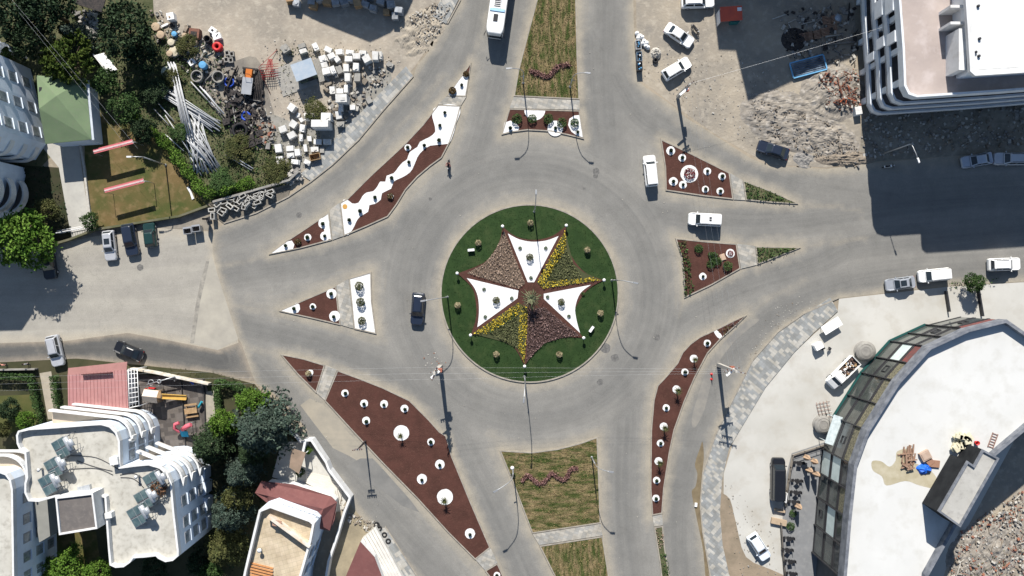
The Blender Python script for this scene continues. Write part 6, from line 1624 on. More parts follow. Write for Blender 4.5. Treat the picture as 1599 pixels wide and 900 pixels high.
rubble([(355, 120), (405, 130), (415, 190), (385, 215), (350, 170)], 260, .10, .45, [M_blk, M_blk, M_blk, M_r2, M_blk], 'black plastic scrap left of the small dumper', hmax=.4, long=.1)
rubble([(400, 180), (430, 200), (420, 235), (405, 215)], 90, .1, .4, [M_r2, M_r3, M_r4], 'rusty and stony scrap left of the lower blocks', hmax=.3)
weeds([(300, 60), (345, 70), (350, 110), (330, 140), (290, 120), (262, 70)], 10, .14, .5, L_mid, 'green weeds around the drums and spools')
rubble([(405, 60), (600, 70), (630, 100), (560, 190), (470, 270), (425, 240), (405, 150)], 520, .03, .16, [M_r2, M_r1, M_r4], 'grey chips and dust spread between the blocks', hmax=.03)
structure(flat('yard_stain', smooth_line([(300, 90), (350, 100), (400, 90), (420, 150), (430, 200), (405, 235), (360, 200), (320, 150)], 4, True), .014, mat('oily grey yard soil', (.16, .145, .125), (.25, .225, .185), .35, c3=(.1, .09, .08), s3=1.5)))
structure(flat('yard_stain', smooth_line([(420, 180), (470, 195), (520, 180), (560, 130), (600, 105), (610, 130), (570, 170), (510, 240), (465, 265), (430, 240)], 4, True), .015, mat('grey stone dust', (.26, .25, .225), (.19, .18, .15), .4, c3=(.35, .33, .3), s3=1.8)))
rubble([(440, 280), (465, 262), (478, 275), (455, 292)], 70, .12, .4, [M_r1, M_r2], 'pale rubble at the lower end of the patterned pavement', hmax=.4)
rubble([(505, 740), (530, 765), (540, 800), (590, 815), (582, 835), (545, 815)], 120, .05, .25, [M_r1, M_r4], 'pale rubble on the verge by the courtyard wall', hmax=.1)
rubble([(1205, 480), (1300, 462), (1215, 515), (1160, 575)], 130, .03, .09, [M_r1, M_r4], 'gravel along the pavement edge of the forecourt', hmax=.02)
rubble([(660, 555), (690, 545), (700, 575), (670, 590)], 26, .04, .14, [M_r1, M_r3], 'bits of litter at the foot of the pole below the circle', hmax=.01)
rubble([(1130, 740), (1210, 840), (1230, 900), (1150, 900)], 150, .03, .12, [M_r4, M_r2], 'stones on the churned soil left of the white hatchback', hmax=.02)

# ------------------------------------------------------------- stone blocks
M_blockw = mat('pale stone block', (.64, .635, .615), (.53, .52, .49), 1.0, rnd=.12, c3=(.38, .35, .3), s3=2.2)
M_blockg = mat('grey stone block', (.30, .29, .26), (.24, .23, .21), 1.2, c3=(.4, .38, .35), s3=2)
z3 = lambda l: [(400 + a / 7.26, 50 + b_ / 7.26, c / 7.26, d / 7.26, r_, h_, k_) for a, b_, c, d, r_, h_, k_ in l]
z4 = lambda l: [(400 + a / 7.26, 160 + b_ / 7.26, c / 7.26, d / 7.26, r_, h_, k_) for a, b_, c, d, r_, h_, k_ in l]
BL = z3([(325, 185, 85, 85, 35, 1.1, 1), (515, 155, 90, 55, 20, .9, 1), (530, 215, 85, 55, 20, .8, 0), (668, 168, 60, 85, 25, .8, 0), (812, 195, 85, 62, -25, 1.0, 0), (940, 225, 85, 60, 5, .9, 0), (755, 300, 85, 72, 20, 1.2, 0), (850, 268, 78, 66, 28, 1.5, 0), (912, 305, 62, 72, 35, 1.4, 0), (1060, 230, 90, 55, -8, 1.0, 0), (1045, 300, 85, 65, 0, 1.2, 0),
         (1135, 270, 85, 65, 0, 1.4, 0), (1205, 235, 85, 55, -5, 1.2, 0), (1250, 300, 90, 85, 30, 1.3, 0), (1345, 265, 72, 100, 0, 1.6, 0), (1408, 262, 34, 88, 0, 1.0, 0), (770, 372, 78, 60, 15, 1.1, 0), (792, 442, 88, 75, 15, 1.3, 0), (868, 430, 56, 90, 22, 1.1, 0), (940, 425, 66, 90, 22, 1.0, 1), (1015, 405, 62, 88, 0, 1.2, 0), (1125, 395, 70, 92, -3, 1.4, 0), (1035, 512, 64, 95, 0, 1.2, 0), (1142, 515, 70, 95, -3, 1.3, 1),
         (862, 658, 62, 85, 5, .7, 0), (945, 668, 85, 60, 0, 1.4, 0), (1016, 645, 40, 95, 0, 1.3, 0), (965, 750, 128, 95, 0, 2.2, 0), (1092, 850, 62, 60, 0, .8, 0), (955, 855, 50, 80, 0, 1.0, 0), (1515, 370, 80, 62, -32, .5, 1), (1280, 770, 65, 78, 30, .5, 1)])
BL += z4([(400, 55, 78, 85, -35, 1.3, 0), (472, 150, 42, 60, -20, .4, 0), (570, 158, 60, 85, 5, .9, 0), (665, 155, 80, 58, -15, .9, 0), (790, 160, 115, 90, 0, 1.8, 0), (722, 240, 200, 80, 0, 2.6, 0), (935, 142, 72, 90, 8, .9, 0), (955, 245, 88, 62, 0, .8, 1), (512, 200, 45, 50, 30, .5, 0), (415, 245, 80, 80, -32, .9, 0), (525, 288, 58, 85, -12, .8, 0), (300, 300, 88, 72, 18, 1.0, 0), (400, 368, 92, 72, 28, 1.0, 0),
          (508, 400, 40, 78, 0, .6, 0), (600, 410, 48, 58, 5, .6, 0), (693, 445, 88, 60, 0, .7, 0), (800, 445, 88, 60, 0, .7, 0), (247, 518, 78, 98, 8, 1.1, 0), (380, 520, 90, 60, 3, .8, 0), (385, 600, 86, 58, 5, .8, 0), (465, 565, 60, 78, 8, .8, 0), (555, 520, 42, 80, 6, .6, 0), (660, 530, 90, 58, 0, .6, 0), (265, 662, 82, 105, 8, 1.1, 0), (440, 675, 90, 55, -5, .7, 0), (578, 680, 78, 55, -30, .6, 0), (745, 540, 50, 60, 0, .4, 1)])
rk = row_ranks([(q[0], q[1]) for q in BL], 12)
def chunk(name, w_, d_, h_, m, seed):
    """a stack of rough slabs, one or more courses"""
    q = random.Random(seed); b = MB(); n = max(1, round(h_ / .42)); z = 0
    for k in range(n):
        hh = h_ / n - .03; b.box(q.uniform(-.04, .04), q.uniform(-.04, .04), z, w_ * q.uniform(.93, 1), d_ * q.uniform(.93, 1), hh, q.uniform(-.03, .03), jit=.035, rnd=q, taper=q.uniform(.95, 1)); z += h_ / n
    if seed % 3 == 0: b.box(w_ * .1, -d_ * .1, h_, w_ * .4, d_ * .35, .07, q.uniform(0, 1), jit=.02, rnd=q)
    return b.build(name, m)
for i, (x, y, w_, d_, r_, h_, g_) in enumerate(BL):
    X, Y, _ = P(x, y, h_); o = chunk('stone_block', w_ / S, d_ / S, h_, M_blockg if g_ else M_blockw, i)
    o.location = (X, Y, .01); o.rotation_euler = (0, 0, rad(r_)); rr_, k_, n_ = rk[i]
    sz = 'tall ' if h_ > 1.7 else ('low ' if h_ < .75 else '')
    tag(o, f'{sz}{"grey" if g_ else "pale"} stone block, {ordn(k_)} from left in the {ordn(rr_)} row of the block yard', 'stone block', 'blocks in the stone yard')
x, y, _ = P(491.5, 245, .8)
t = thing('open_crate', 'open wooden crate at the pavement edge of the block yard', 'crate', (x, y, 0), rad(12))
b = MB()
for s in (-1, 1): b.box(0, s * .42, .0, 1.5, .07, .8); b.box(s * .72, 0, 0, .07, .8, .8)
b.build('sides', M_wood, t); b = MB(); b.box(0, 0, .02, 1.4, .78, .05); b.build('base', M_wood, t)
# hollow blocks
HB = [(520, 490, 90), (510, 420, 5), (577, 355, 40), (577, 388, 60), (640, 420, -20), (612, 455, -35), (652, 328, 15), (705, 345, 60), (712, 378, -40), (778, 402, -30), (802, 352, 10), (835, 322, 50), (852, 350, 70), (875, 378, 80), (905, 348, 45), (915, 320, 60), (938, 300, 40), (968, 258, 60), (1022, 250, 20), (1015, 280, -10), (1062, 270, -40), (992, 330, 45), (1028, 335, 20), (978, 372, -30), (1085, 203, 5), (1082, 248, 85), (1175, 215, 20), (1165, 252, -30), (725, 287, 0), (785, 298, 70), (860, 262, 30), (895, 275, 50)]
hx = [(260 + a / 7.26, 270 + b_ / 7.26) for a, b_, _ in HB]; rk = row_ranks(hx, 6)
M_hb = mat('pale concrete hollow block', (.44, .43, .40), (.34, .33, .30), 2, rnd=.15)
for i, (a, b_, r_) in enumerate(HB):
    h_ = rnd.choice([.45, .8, .8, 1.1]); X, Y, _ = P(*hx[i], h_)
    b = MB(); w_, d_ = .98, .58
    for s in (-1, 1): b.box(0, s * (d_ / 2 - .05), 0, w_, .10, h_); b.box(s * (w_ / 2 - .05), 0, 0, .10, d_ - .21, h_)
    o = b.build('hollow_block', M_hb); o.location = (X, Y, .02); o.rotation_euler = (0, 0, rad(r_)); rr_, k_, n_ = rk[i]
    tag(o, f'hollow concrete block, {ordn(k_)} from left in the {ordn(rr_)} row of the roadside heap', 'hollow block', 'hollow blocks heaped at the roadside')
# pipes
M_pipe = mat('pale metal pipe', (.46, .47, .475), (.36, .37, .38), .8, rough=.55, rnd=.25)
PI = []
for i in range(9): PI.append(((262 + i * 1.5, 97 + (i % 3) * 2), (290 + i * 1.6, 220 - (i % 4) * 4), .9 + (i % 3) * .2))
for i in range(20): PI.append(((245 + (i % 6) * 1.6, 149 - i * 1.0), (345 - (i * 7 % 19), 190 + (i * 5 % 17)), .35 + (i % 4) * .16))
for i in range(26): PI.append(((280 + i * 1.3, 172 + (i * 7 % 23)), (300 + (i * 11 % 26) * 1.85, 262 + (i * 5 % 11)), .15 + (i % 5) * .16))
for i in range(10): PI.append(((278 + i * 2, 195 + (i * 7 % 20)), (318 + i * 2.2, 245 + (i * 3 % 20)), .7 + (i % 3) * .12))
PI += [((258, 180), (303, 248), .9), ((352, 242), (394, 267), .5), ((354, 238), (396, 264), .5), ((240, 170), (264, 196), .6), ((258, 210), (287, 236), .6), ((298, 128), (332, 165), .5), ((312, 135), (350, 178), .5), ((318, 140), (336, 160), .4), ((244, 158), (272, 190), .5), ((330, 160), (345, 178), .5), ((298, 246), (315, 275), .4), ((303, 240), (330, 262), .4)]
for i, (a, c, z) in enumerate(PI):
    A = Vector(P(*a, z)); B = Vector(P(*c, max(.1, z - .2 + (i % 3) * .15))); b = MB(); r = rnd.choice([.07, .08, .095])
    b.tube([(0, 0, 0), tuple(B - A)], r, 7); o = b.build('pipe', M_pipe); o.location = A
    fam = 'steep upper bundle' if i < 9 else 'slanting left bundle' if i < 29 else 'steep lower bundle' if i < 55 else 'top layer of the lower bundle' if i < 65 else 'loose ends around the heap'
    k_ = i - (0 if i < 9 else 9 if i < 29 else 29 if i < 55 else 55 if i < 65 else 65)
    tag(o, f'long pale metal pipe, {ordn(k_)} one of the {fam}', 'pipe', 'pipes heaped beside the hedge')

# ------------------------------------------------------------- junk in the yard
def simple(name, px, py, z, label, cat, fn, rot=0, base=0.0):
    x, y, _ = P(px, py, z); b = MB(); m = fn(b); o = b.build(name, m); o.location = (x, y, base); o.rotation_euler = (0, 0, rad(rot)); tag(o, label, cat); return o
def drum(px, py, r, h_, m, label, lid=None, name='drum'):
    r /= S; x, y, _ = P(px, py, h_); t = thing(name, label, 'drum', (x, y, 0))
    b = MB(); b.lathe([(r * .92, 0), (r, h_ * .3), (r, h_ * .33), (r * .97, h_ * .6), (r, h_ * .64), (r, h_)], 0, 0, 20); b.build('body', m, t)
    b = MB(); b.lathe([(r * 1.03, h_ - .05), (r * 1.03, h_ + .03), (r * .85, h_ + .05), (r * .2, h_ + .06), (.01, h_ + .09)], 0, 0, 20); b.build('lid', lid or m, t)
    return t
M_cream = mat('cream plastic', (.50, .45, .34), (.42, .38, .29), 1.5); M_tan = mat('tan timber spool', (.42, .32, .22), (.34, .26, .18), 3); M_cyan = mat('sky blue plastic', (.12, .33, .55)); M_cgrey = mat('weathered concrete ring', (.27, .26, .235), (.2, .19, .175), 1.5)
z2 = lambda a, b_: (220 + a / 7.26, 40 + b_ / 7.26)
for a, b_, r, h_, m, lab in [(165, 15, 6.5, .7, M_tan, 'tan round spool nearest the large dark tree'), (220, 105, 6, .8, M_tan, 'tan round spool below and right of the white cube'), (340, 190, 5.4, .8, M_cream, 'cream drum left of the bright blue one'), (463, 190, 4.7, .9, M_cyan, 'bright blue drum among the bushes'), (495, 115, 4.2, .7, M_tan, 'small tan drum above the bright blue one'), (375, 295, 8, .6, M_cream, 'wide cream disc below the cream drum'),
                     (322, 318, 4.6, .9, M_tan, 'small round timber spool standing before the wide cream disc'), (292, 528, 8.5, .9, mat('pale green plastic', (.40, .45, .36)), 'pale green drum under the upper ends of the pipes'), (697, 447, 5.6, 1.2, M_cyan, 'light blue drum on a pale base left of the hollow squares'), (600, 180, 5, .8, M_tan, 'tan drum between the rusty tank and the dark drum'), (375, 95, 4, .7, M_cyan, 'small blue rimmed drum right of the tan spools')]:
    drum(*z2(a, b_), r, h_, m, lab)
def ring(px, py, R_, r, h_, m, label, name, cat):
    t_ = simple(name, px, py, h_, label, cat, lambda b: ([b.torus(0, 0, r / S + k * 2 * r / S, R_ / S, r / S, 20, 8) for k in range(max(1, round(h_ * S / (2 * r))))], m)[-1]); return t_
ring(*z2(855, 235), 5.2, 2.6, 1.0, M_red, 'thick red plastic ring stack in the stone yard', 'plastic_ring', 'ring')
ring(383, 181, 6.2, 2.0, .4, M_blue, 'blue plastic ring lying right of the pipe heap', 'plastic_ring', 'ring')
ring(*z2(1000, 640), 7, 1.2, .4, M_blue, 'thin dark blue ring beside the black scrap', 'plastic_ring', 'ring')
ring(374, 204, 10.5, 2.2, .8, M_black, 'large black hose coil right of the pipes', 'hose_coil', 'coil')
ring(373, 203, 5.5, 2, .5, M_black, 'small black hose coil inside the large one', 'hose_coil', 'coil')
for a, b_, lab in [(630, 572, 'left of the two wide concrete rings above the black scrap'), (872, 580, 'right of the two wide concrete rings above the black scrap')]:
    simple('concrete_ring', *z2(a, b_), .9, lab, 'concrete ring', lambda b: ([b.loft([[(q * math.cos(2 * math.pi * k / 24), q * math.sin(2 * math.pi * k / 24), z) for k in range(24)] for q, z in ((.86, 0), (.86, .9), (.72, .9), (.72, .1))], 0, False, True)], M_cgrey)[-1])
def hatch(b): b.box(0, 0, 0, .95, .85, .55); b.box(0, 0, .55, .3, .28, .05, m=1); return [M_wpaint, M_trim]
simple('white_cube', *z2(800, 45), .9, 'white box with a dark square hole, upper of two right of the bushes', 'box', hatch, -35)
simple('white_cube', *z2(855, 118), .9, 'white box with dark marks just above the red ring', 'box', lambda b: (b.box(0, 0, 0, 1.15, .85, .8), b.box(.1, .1, .8, .5, .12, .04, .6, 1), [M_wpaint, M_trim])[-1], 20)
simple('white_cube', *z2(572, 412), .6, 'tilted white box left of the light blue drum', 'box', hatch, 35)
simple('white_cube', 266.5, 26, 1.0, 'white box beside a white trough near the top of the yard', 'box', lambda b: (b.box(0, 0, 0, 1.0, 1.0, 1.2), b.box(-.1, -.1, 1.2, .25, .25, .1, m=1), [M_wpaint, M_tan])[-1], 10)
simple('white_trough', 255, 40, .3, 'slanting white trough left of the topmost white box', 'trough', lambda b: (b.box(0, 0, 0, 1.4, .35, .25, taper=.8), M_wpaint)[-1], 25)
for i, (a, b_) in enumerate([(975, 310), (1028, 322), (965, 386), (1018, 392)]):
    simple('grey_frame', *z2(a, b_), .5, f'{["upper left", "upper right", "lower left", "lower right"][i]} of the four grey square frames below the red ring', 'frame', lambda b: ([(b.box(s * .26, 0, 0, .13, .75, .5), b.box(0, s * .3, 0, .4, .13, .5)) for s in (-1, 1)], M_cgrey)[-1], 8)
simple('rusty_tank', *z2(595, 85), 1.1, 'square rusty tank at the sandy edge of the yard', 'tank', lambda b: (b.box(0, 0, 0, 1.5, 1.4, 1.0, jit=.05, rnd=rnd), b.box(0, -.1, 1.0, .9, .7, .04, m=1), [M_steel, M_blk])[-1], -5)
simple('dark_drum', *z2(745, 150), 1.0, 'dark open drum left of the white boxes', 'drum', lambda b: (b.lathe([(.5, 0), (.52, 1.0), (.44, 1.0), (.42, .1)], 0, 0, 16), M_blk)[-1])
for i, (x, y) in enumerate([(353, 190), (391, 215), (405, 208), (404, 220), (392, 225)]):
    simple('black_crate', x, y, .5, f'{ordn(i)} black plastic crate from the upper left beside the hose coil', 'crate', lambda b: (b.box(0, 0, 0, 1.05, .85, .5), b.box(0, 0, .5, .3, .3, .06), M_blk)[-1], 18)
# small dumper
x, y, _ = P(388, 122, 1.0); t = thing('site_dumper', 'small grey dumper with an orange engine parked on the sandy yard', 'dumper', (x, y, 0), rad(-97))
b = MB(); b.loft([[(.2, -.6, .6), (2.1, -.6, .6), (2.1, .6, .6), (.2, .6, .6)], [(0, -.75, 1.3), (2.4, -.72, 1.2), (2.4, .72, 1.2), (0, .75, 1.3)]]); b.build('skip', M_metal, t)
b = MB(); b.box(-.6, 0, .6, 1.3, .9, .6); b.build('engine', mat('orange engine', (.5, .15, .03)), t)
b = MB(); b.box(-1.4, 0, .5, .25, 2.2, .35); b.build('counterweight', M_blk, t)
for xx in (1.3, -1.0):
    for s in (-1, 1): wheel(t, xx, s * .85, .42, .28)
b = MB(); b.tube([(-.3, .4, 1), (-.3, .4, 2.1), (-.3, -.4, 2.1), (-.3, -.4, 1)], .04, 5); b.build('roll_bar', M_dkmetal, t)
simple('trailer_frame', 403, 132, .8, 'dark trailer frame with pale pipes right of the dumper', 'trailer', lambda b: (b.box(0, 0, .4, 1.1, 4.4, .15), [b.tube([(-.4 + .25 * k, -2, .62), (-.4 + .25 * k, 2, .62)], .07, 5) for k in range(4)], b.box(0, -1, 0, 1.5, .6, .5), M_blk)[-1], -5)
# red rebar frame
def rframe(b):
    for k in range(6):
        b.tube([(-1.2 + .3 * k, -1.6, .9), (-.4 + .1 * k, 1.4, 1.0)], .04, 4); b.tube([(-1.5, -1.2 + .35 * k, .95), (1.0, -1.0 + .35 * k, .95)], .04, 4)
    for c in ((-1.3, -1.4), (.9, -1.3), (-.4, 1.3)): b.tube([(c[0], c[1], 0), (c[0], c[1], .95)], .05, 4)
    b.tube([(.6, 3.0, .1), (-1.8, .2, 1.0), (-.4, -3.4, .1)], .04, 4); return mat('red primer steel', (.28, .03, .03))
simple('steel_frame', 424, 108, .9, 'dark red steel frame on the sand left of the little shed', 'frame', rframe)
# shed
x, y, _ = P(474, 108, 2.3); t = thing('guard_booth', 'small green booth with a blue grey sheet roof in the block yard', 'booth', (x, y, 0), rad(20))
b = MB(); b.box(0, -.2, 0, 2.6, 2.0, 2.2); b.build('walls', mat('dull green panel', (.07, .10, .075)), t)
b = MB(); b.loft([[(-1.55, -1.35, 2.2), (1.55, -1.35, 2.2), (1.55, 1.1, 2.45), (-1.55, 1.1, 2.45)], [(-1.55, -1.35, 2.26), (1.55, -1.35, 2.26), (1.55, 1.1, 2.51), (-1.55, 1.1, 2.51)]]); b.build('roof', mat('blue grey sheet', (.33, .40, .47), (.42, .46, .5), 1.2, rough=.4), t)
b = MB(); b.box(.3, -1.22, .1, .8, .05, 1.9); b.build('door', M_dkmetal, t); b = MB(); b.box(-.7, -1.22, 1.0, .8, .05, .7); b.build('window', M_glass, t)
simple('concrete_slab', 462, 120, .0, 'weedy concrete slab under the green booth', 'slab', lambda b: (b.box(0, 0, 0, 5.4, 4.2, .1), M_blockg)[-1], 20)
simple('leaning_boards', 499, 108, .8, 'grey boards leaning on the right of the green booth', 'boards', lambda b: ([b.box(-.5 + .22 * k, 0, .2 + .05 * k, .18, 3.4, .06) for k in range(6)], M_blockg)[-1], 15)
# white panels near the conifer
simple('white_sheet', 157, 100, 1.3, 'upright white panel between the conifer and the weeds', 'panel', lambda b: (b.box(0, 0, 0, 3.6, .12, 1.3), b.loft([[(-1.5, .1, 1.2), (1.6, .1, 1.2), (1.6, 1.1, .2), (-1.5, 1.1, .2)], [(-1.5, .12, 1.26), (1.6, .12, 1.26), (1.6, 1.16, .26), (-1.5, 1.16, .26)]]), M_wpaint)[-1], -52)
simple('gutter_piece', 297, 301, .2, 'bent white gutter piece lying on the lawn', 'gutter', lambda b: (b.loft([[(-.9, -.15, 0), (-.9, .2, 0), (-.9, .2, .2), (-.9, -.15, .1)], [(0, -.1, 0), (0, .2, 0), (0, .2, .25), (0, -.1, .12)], [(1.0, -.3, 0), (1.0, .1, 0), (1.0, .1, .2), (1.0, -.3, .1)]]), M_wpaint)[-1], -62)
# red and white canopies on the lawn
for (a, c, lab) in [((146, 237), (207, 221), 'upper of the two red and white canopies on the lawn'), ((163, 298), (224, 282), 'lower of the two red and white canopies on the lawn')]:
    A = Vector(P(*a, 3.0)); B = Vector(P(*c, 3.0)); d = B - A; L = d.length; mid = (A + B) / 2
    t = thing('canopy', lab, 'canopy', (mid.x, mid.y, 0), math.atan2(d.y, d.x))
    for j, (yy, m) in enumerate(((.22, mat('faded red plastic', (.50, .13, .14))), (0, mat('faded pink plastic', (.58, .40, .40))), (-.22, MATS['faded red plastic']))):
        b = MB(); b.box(0, yy, 3.0 - abs(yy) * .3, L, .20, .06); b.build('roof_strip', m, t)
    b = MB(); b.box(0, 0, 2.80, L, .5, .05); b.build('underside', M_wpaint, t)
    for s in (-1, 1):
        b = MB(); b.tube([(s * (L / 2 + .2), -.1, 0), (s * (L / 2 + .2), -.1, 2.7), (s * (L / 2 - .9), 0, 2.85)], .05, 5); b.build('post', M_metal, t)
# low walls and gate
def low_wall(px, h_, w_, m, label, name='wall'):
    pts = P2(px); A = pts[0]; b = MB(); b.wall([(x - A[0], y - A[1]) for x, y in pts], 0, h_, w_); o = b.build(name, m); o.location = (A[0], A[1], 0); return tag(o, label, 'wall')
low_wall([(326, 321), (282, 337), (150, 358), (112, 373), (75, 384)], .8, .3, mat('mossy wall', (.13, .12, .08), (.08, .085, .04), .8), 'low mossy wall along the lower edge of the lawn')
low_wall([(336, 318), (400, 300), (455, 284), (470, 270)], 1.0, .3, M_cgrey, 'low grey retaining wall above the heap of hollow blocks')
low_wall([(1474, 455), (1479, 487)], .7, .2, M_dkmetal, 'left of the two thin dark walls behind the curved facade')
low_wall([(1524, 452), (1531, 494)], .7, .2, M_dkmetal, 'right of the two thin dark walls behind the curved facade')
low_wall([(210, 576), (250, 583), (330, 600)], 1.4, .25, mat('weathered pale wall', (.45, .38, .27), (.6, .58, .54), 1.0), 'weathered wall between the playground and the road')
low_wall([(442, 655), (470, 690), (480, 690)], .9, .3, M_white, 'short white wall above the courtyard')
low_wall([(-40, 579), (60, 577)], 1.0, .2, M_cgrey, 'thin garden wall at the left road edge')
simple('garden_gate', 108, 360, 1.2, 'white garden gate at the end of the pale path', 'gate', lambda b: ([b.box(-1.9 + .35 * k, 0, .1, .05, .05, 1.2) for k in range(12)], b.box(0, 0, .15, 4.0, .06, .06), b.box(0, 0, 1.2, 4.0, .09, .09), b.box(0, .25, 1.1, 3.6, .06, .06), M_wpaint)[-1], 11)
low_wall([(124, 222), (131, 262), (138, 320), (142, 352)], .35, .3, M_r1, 'pale stone edging between the path and the lawn', 'edging')
# containers
for i, (x, y) in enumerate([(292.5, 361), (306, 357.5)]):
    X, Y, _ = P(x, y, 1.2); t = thing('waste_container', f'{["left", "right"][i]} of the two open grey waste containers on the left street', 'container', (X, Y, .02), rad(8), 'waste containers on the left street')
    b = MB(); w_, d_ = 1.2, .85
    for s in (-1, 1): b.box(0, s * (d_ / 2 - .04), .15, w_, .08, 1.1); b.box(s * (w_ / 2 - .04), 0, .15, .08, d_ - .16, 1.1)
    b.build('bin', M_metal, t); b = MB(); b.box(0, 0, .15, w_ - .16, d_ - .16, .4); b.build('waste', M_blk, t)
    b = MB(); b.box(0, d_ / 2 + .05, 1.1, w_, .25, .08); b.build('lid', M_metal, t)
    for s in (-1, 1): b = MB(); b.tube([(s * .5, -.3, .08), (s * .5, .3, .08)], .07, 6); b.build('wheel', M_black, t)
x, y, _ = P(321, 342, 1.4); t = thing('feather_banner', 'dark feather shaped banner standing at the road corner by the hollow blocks', 'banner', (x, y, .02), rad(20))
b = MB(); b.box(0, 0, 0, .7, .7, .3); b.build('base', M_dkmetal, t)
b = MB(); b.loft([[(.0, -.03, .3), (.03, .03, .3), (.0, .03, .3)], [(-.35, -.03, 1.3), (.4, -.03, 1.3), (0, .05, 1.3)], [(-.38, -.03, 1.8), (.36, -.03, 1.8), (0, .05, 1.8)], [(0, -.02, 2.8), (.04, -.02, 2.8), (0, .02, 2.8)]]); b.build('flag', M_dkcl, t)
# black flat roof and stack of goods at the top
x, y, _ = P(139, -2, 2.6); t = thing('black_shelter', 'black flat shelter roof at the top edge beside the trees', 'shelter', (x, y, 0), rad(-18))
b = MB(); b.box(0, 0, 2.5, 4.6, 2.6, .15); b.build('roof', M_blk, t)
for sx in (-2, 2):
    for sy in (-1, 1): b = MB(); b.tube([(sx, sy, 0), (sx, sy, 2.5)], .06, 5); b.build('post', M_dkmetal, t)
gp_ = [(452, -2), (462, 4), (486, 2), (498, -4), (510, 2), (523, 3), (537, 3), (548, -3), (558, 4), (570, 6), (582, 12), (594, 2), (603, 18), (610, 6), (622, 15), (617, 24), (488, 8), (535, -6), (575, -6), (600, -6)]
rk = row_ranks(gp_, 5)
M_wrap = mat('grey wrapped goods', (.36, .38, .40), (.22, .23, .24), 1.5, rnd=.3)
for i, (x, y) in enumerate(gp_):
    h_ = rnd.uniform(.9, 1.6); X, Y, _ = P(x, y, h_); o = chunk('wrapped_pallet', rnd.uniform(.9, 1.25), rnd.uniform(.8, 1.1), h_, M_wrap if i % 4 else M_wood, i + 200); o.location = (X, Y, .01); o.rotation_euler = (0, 0, rnd.uniform(-.4, .4)); rr_, k_, n_ = rk[i]
    tag(o, f'{"wrapped grey" if i % 4 else "brown timber"} pallet, {ordn(k_)} from left in the {ordn(rr_)} row in the top shade', 'pallet', 'pallets stored in the shade at the top')

# ------------------------------------------------------------- dirt lot things
x, y, _ = P(1141, 22, 2.3); t = thing('market_stall', 'small stall with a red roof at the shade edge of the dirt lot', 'stall', (x, y, 0), rad(4))
b = MB(); b.loft([[(-1.5, -1.0, 2.3), (1.6, -1.0, 2.3), (1.6, 1.0, 2.5), (-1.5, 1.0, 2.5)], [(-1.5, -1.0, 2.36), (1.6, -1.0, 2.36), (1.6, 1.0, 2.56), (-1.5, 1.0, 2.56)]]); b.build('roof', mat('sun bleached red sheet', (.62, .11, .06), (.5, .09, .06), .8), t)
b = MB(); b.box(1.2, .5, 2.56, .6, .5, .05); b.build('roof_patch', M_wpaint, t)
b = MB(); b.box(.9, -.2, 0, 1.2, 1.4, 1.3); b.build('counter', mat('teal counter', (.02, .13, .13)), t)
b = MB(); b.box(-1.45, -.1, 0, .06, 1.8, 1.9); b.build('side_panel', M_wpaint, t)
for sx in (-1.4, 1.5):
    for sy in (-.9, .9): b = MB(); b.tube([(sx, sy, 0), (sx, sy, 2.35)], .04, 5); b.build('post', M_metal, t)
for i, (x, y, m, lab) in enumerate([(997, 70, M_metal, 'upper, pale one of the three waste containers at the road edge of the lot'), (998.5, 88, mat('waste container blue grey', (.12, .16, .2)), 'middle container with blue bags at the road edge of the lot'), (999, 103, M_dkmetal, 'lower, dark container with its lid up at the road edge of the lot')]):
    X, Y, _ = P(x, y, 1.1); t = thing('waste_container', lab, 'container', (X, Y, .02), rad(94))
    b = MB(); w_, d_ = 1.3, .8
    for s in (-1, 1): b.box(0, s * (d_ / 2 - .04), .15, w_, .08, .95); b.box(s * (w_ / 2 - .04), 0, .15, .08, d_ - .16, .95)
    b.build('bin', m, t); b = MB(); q = random.Random(i)
    for k in range(9): b.box(q.uniform(-.45, .45), q.uniform(-.22, .22), .5, .3, .3, q.uniform(.3, .6), q.uniform(0, 3), q.randrange(3), taper=.6)
    b.build('waste', [M_wpaint, M_blk, M_cyan], t)
def bag(b):
    b.lathe([(.18, 0), (.34, .15), (.32, .35), (.12, .5), (.05, .6)], 0, 0, 9); return M_wpaint
bgs = [(995, 52), (1000, 56), (997, 59), (1003, 58), (1006, 64), (1010, 67), (1004, 68), (1009, 72), (1012, 74)]; rk = row_ranks(bgs, 5)
for i, (x, y) in enumerate(bgs): rr_, k_, n_ = rk[i]; o = simple('rubbish_bag', x, y, .4, f'white rubbish bag, {ordn(k_)} from left in the {ordn(rr_)} row above the waste containers', 'bag', bag); o['group'] = 'white bags above the containers'
mound((1024, 84), .8, .9, .8, M_r1, 'sand_heap', 'small pale heap of sacks on the sand right of the waste containers', 'heap', 12)
simple('tyre_stack', 1024, 94, .5, 'dark tyres against the small pale heap', 'tyres', lambda b: ([b.torus(0, 0, .12 + .22 * k, .3, .12, 14, 6) for k in range(2)], M_black)[-1])
x, y, _ = P(1262, 104, .3); t = thing('framed_board', 'blue framed board with dark slats lying beside the rubble mound', 'board', (x, y, .3), rad(15))
b = MB()
for s in (-1, 1): b.box(0, s * 1.1, 0, 5.0, .18, .15); b.box(s * 2.5, 0, 0, .18, 2.0, .15)
b.build('frame', mat('sky blue frame', (.15, .38, .62)), t)
b = MB()
for k in range(7): b.box(0, -.85 + k * .28, .0, 4.6, .14, .1)
b.build('slats', mat('dark blue slats', (.03, .05, .09), (.25, .32, .4), 1), t)
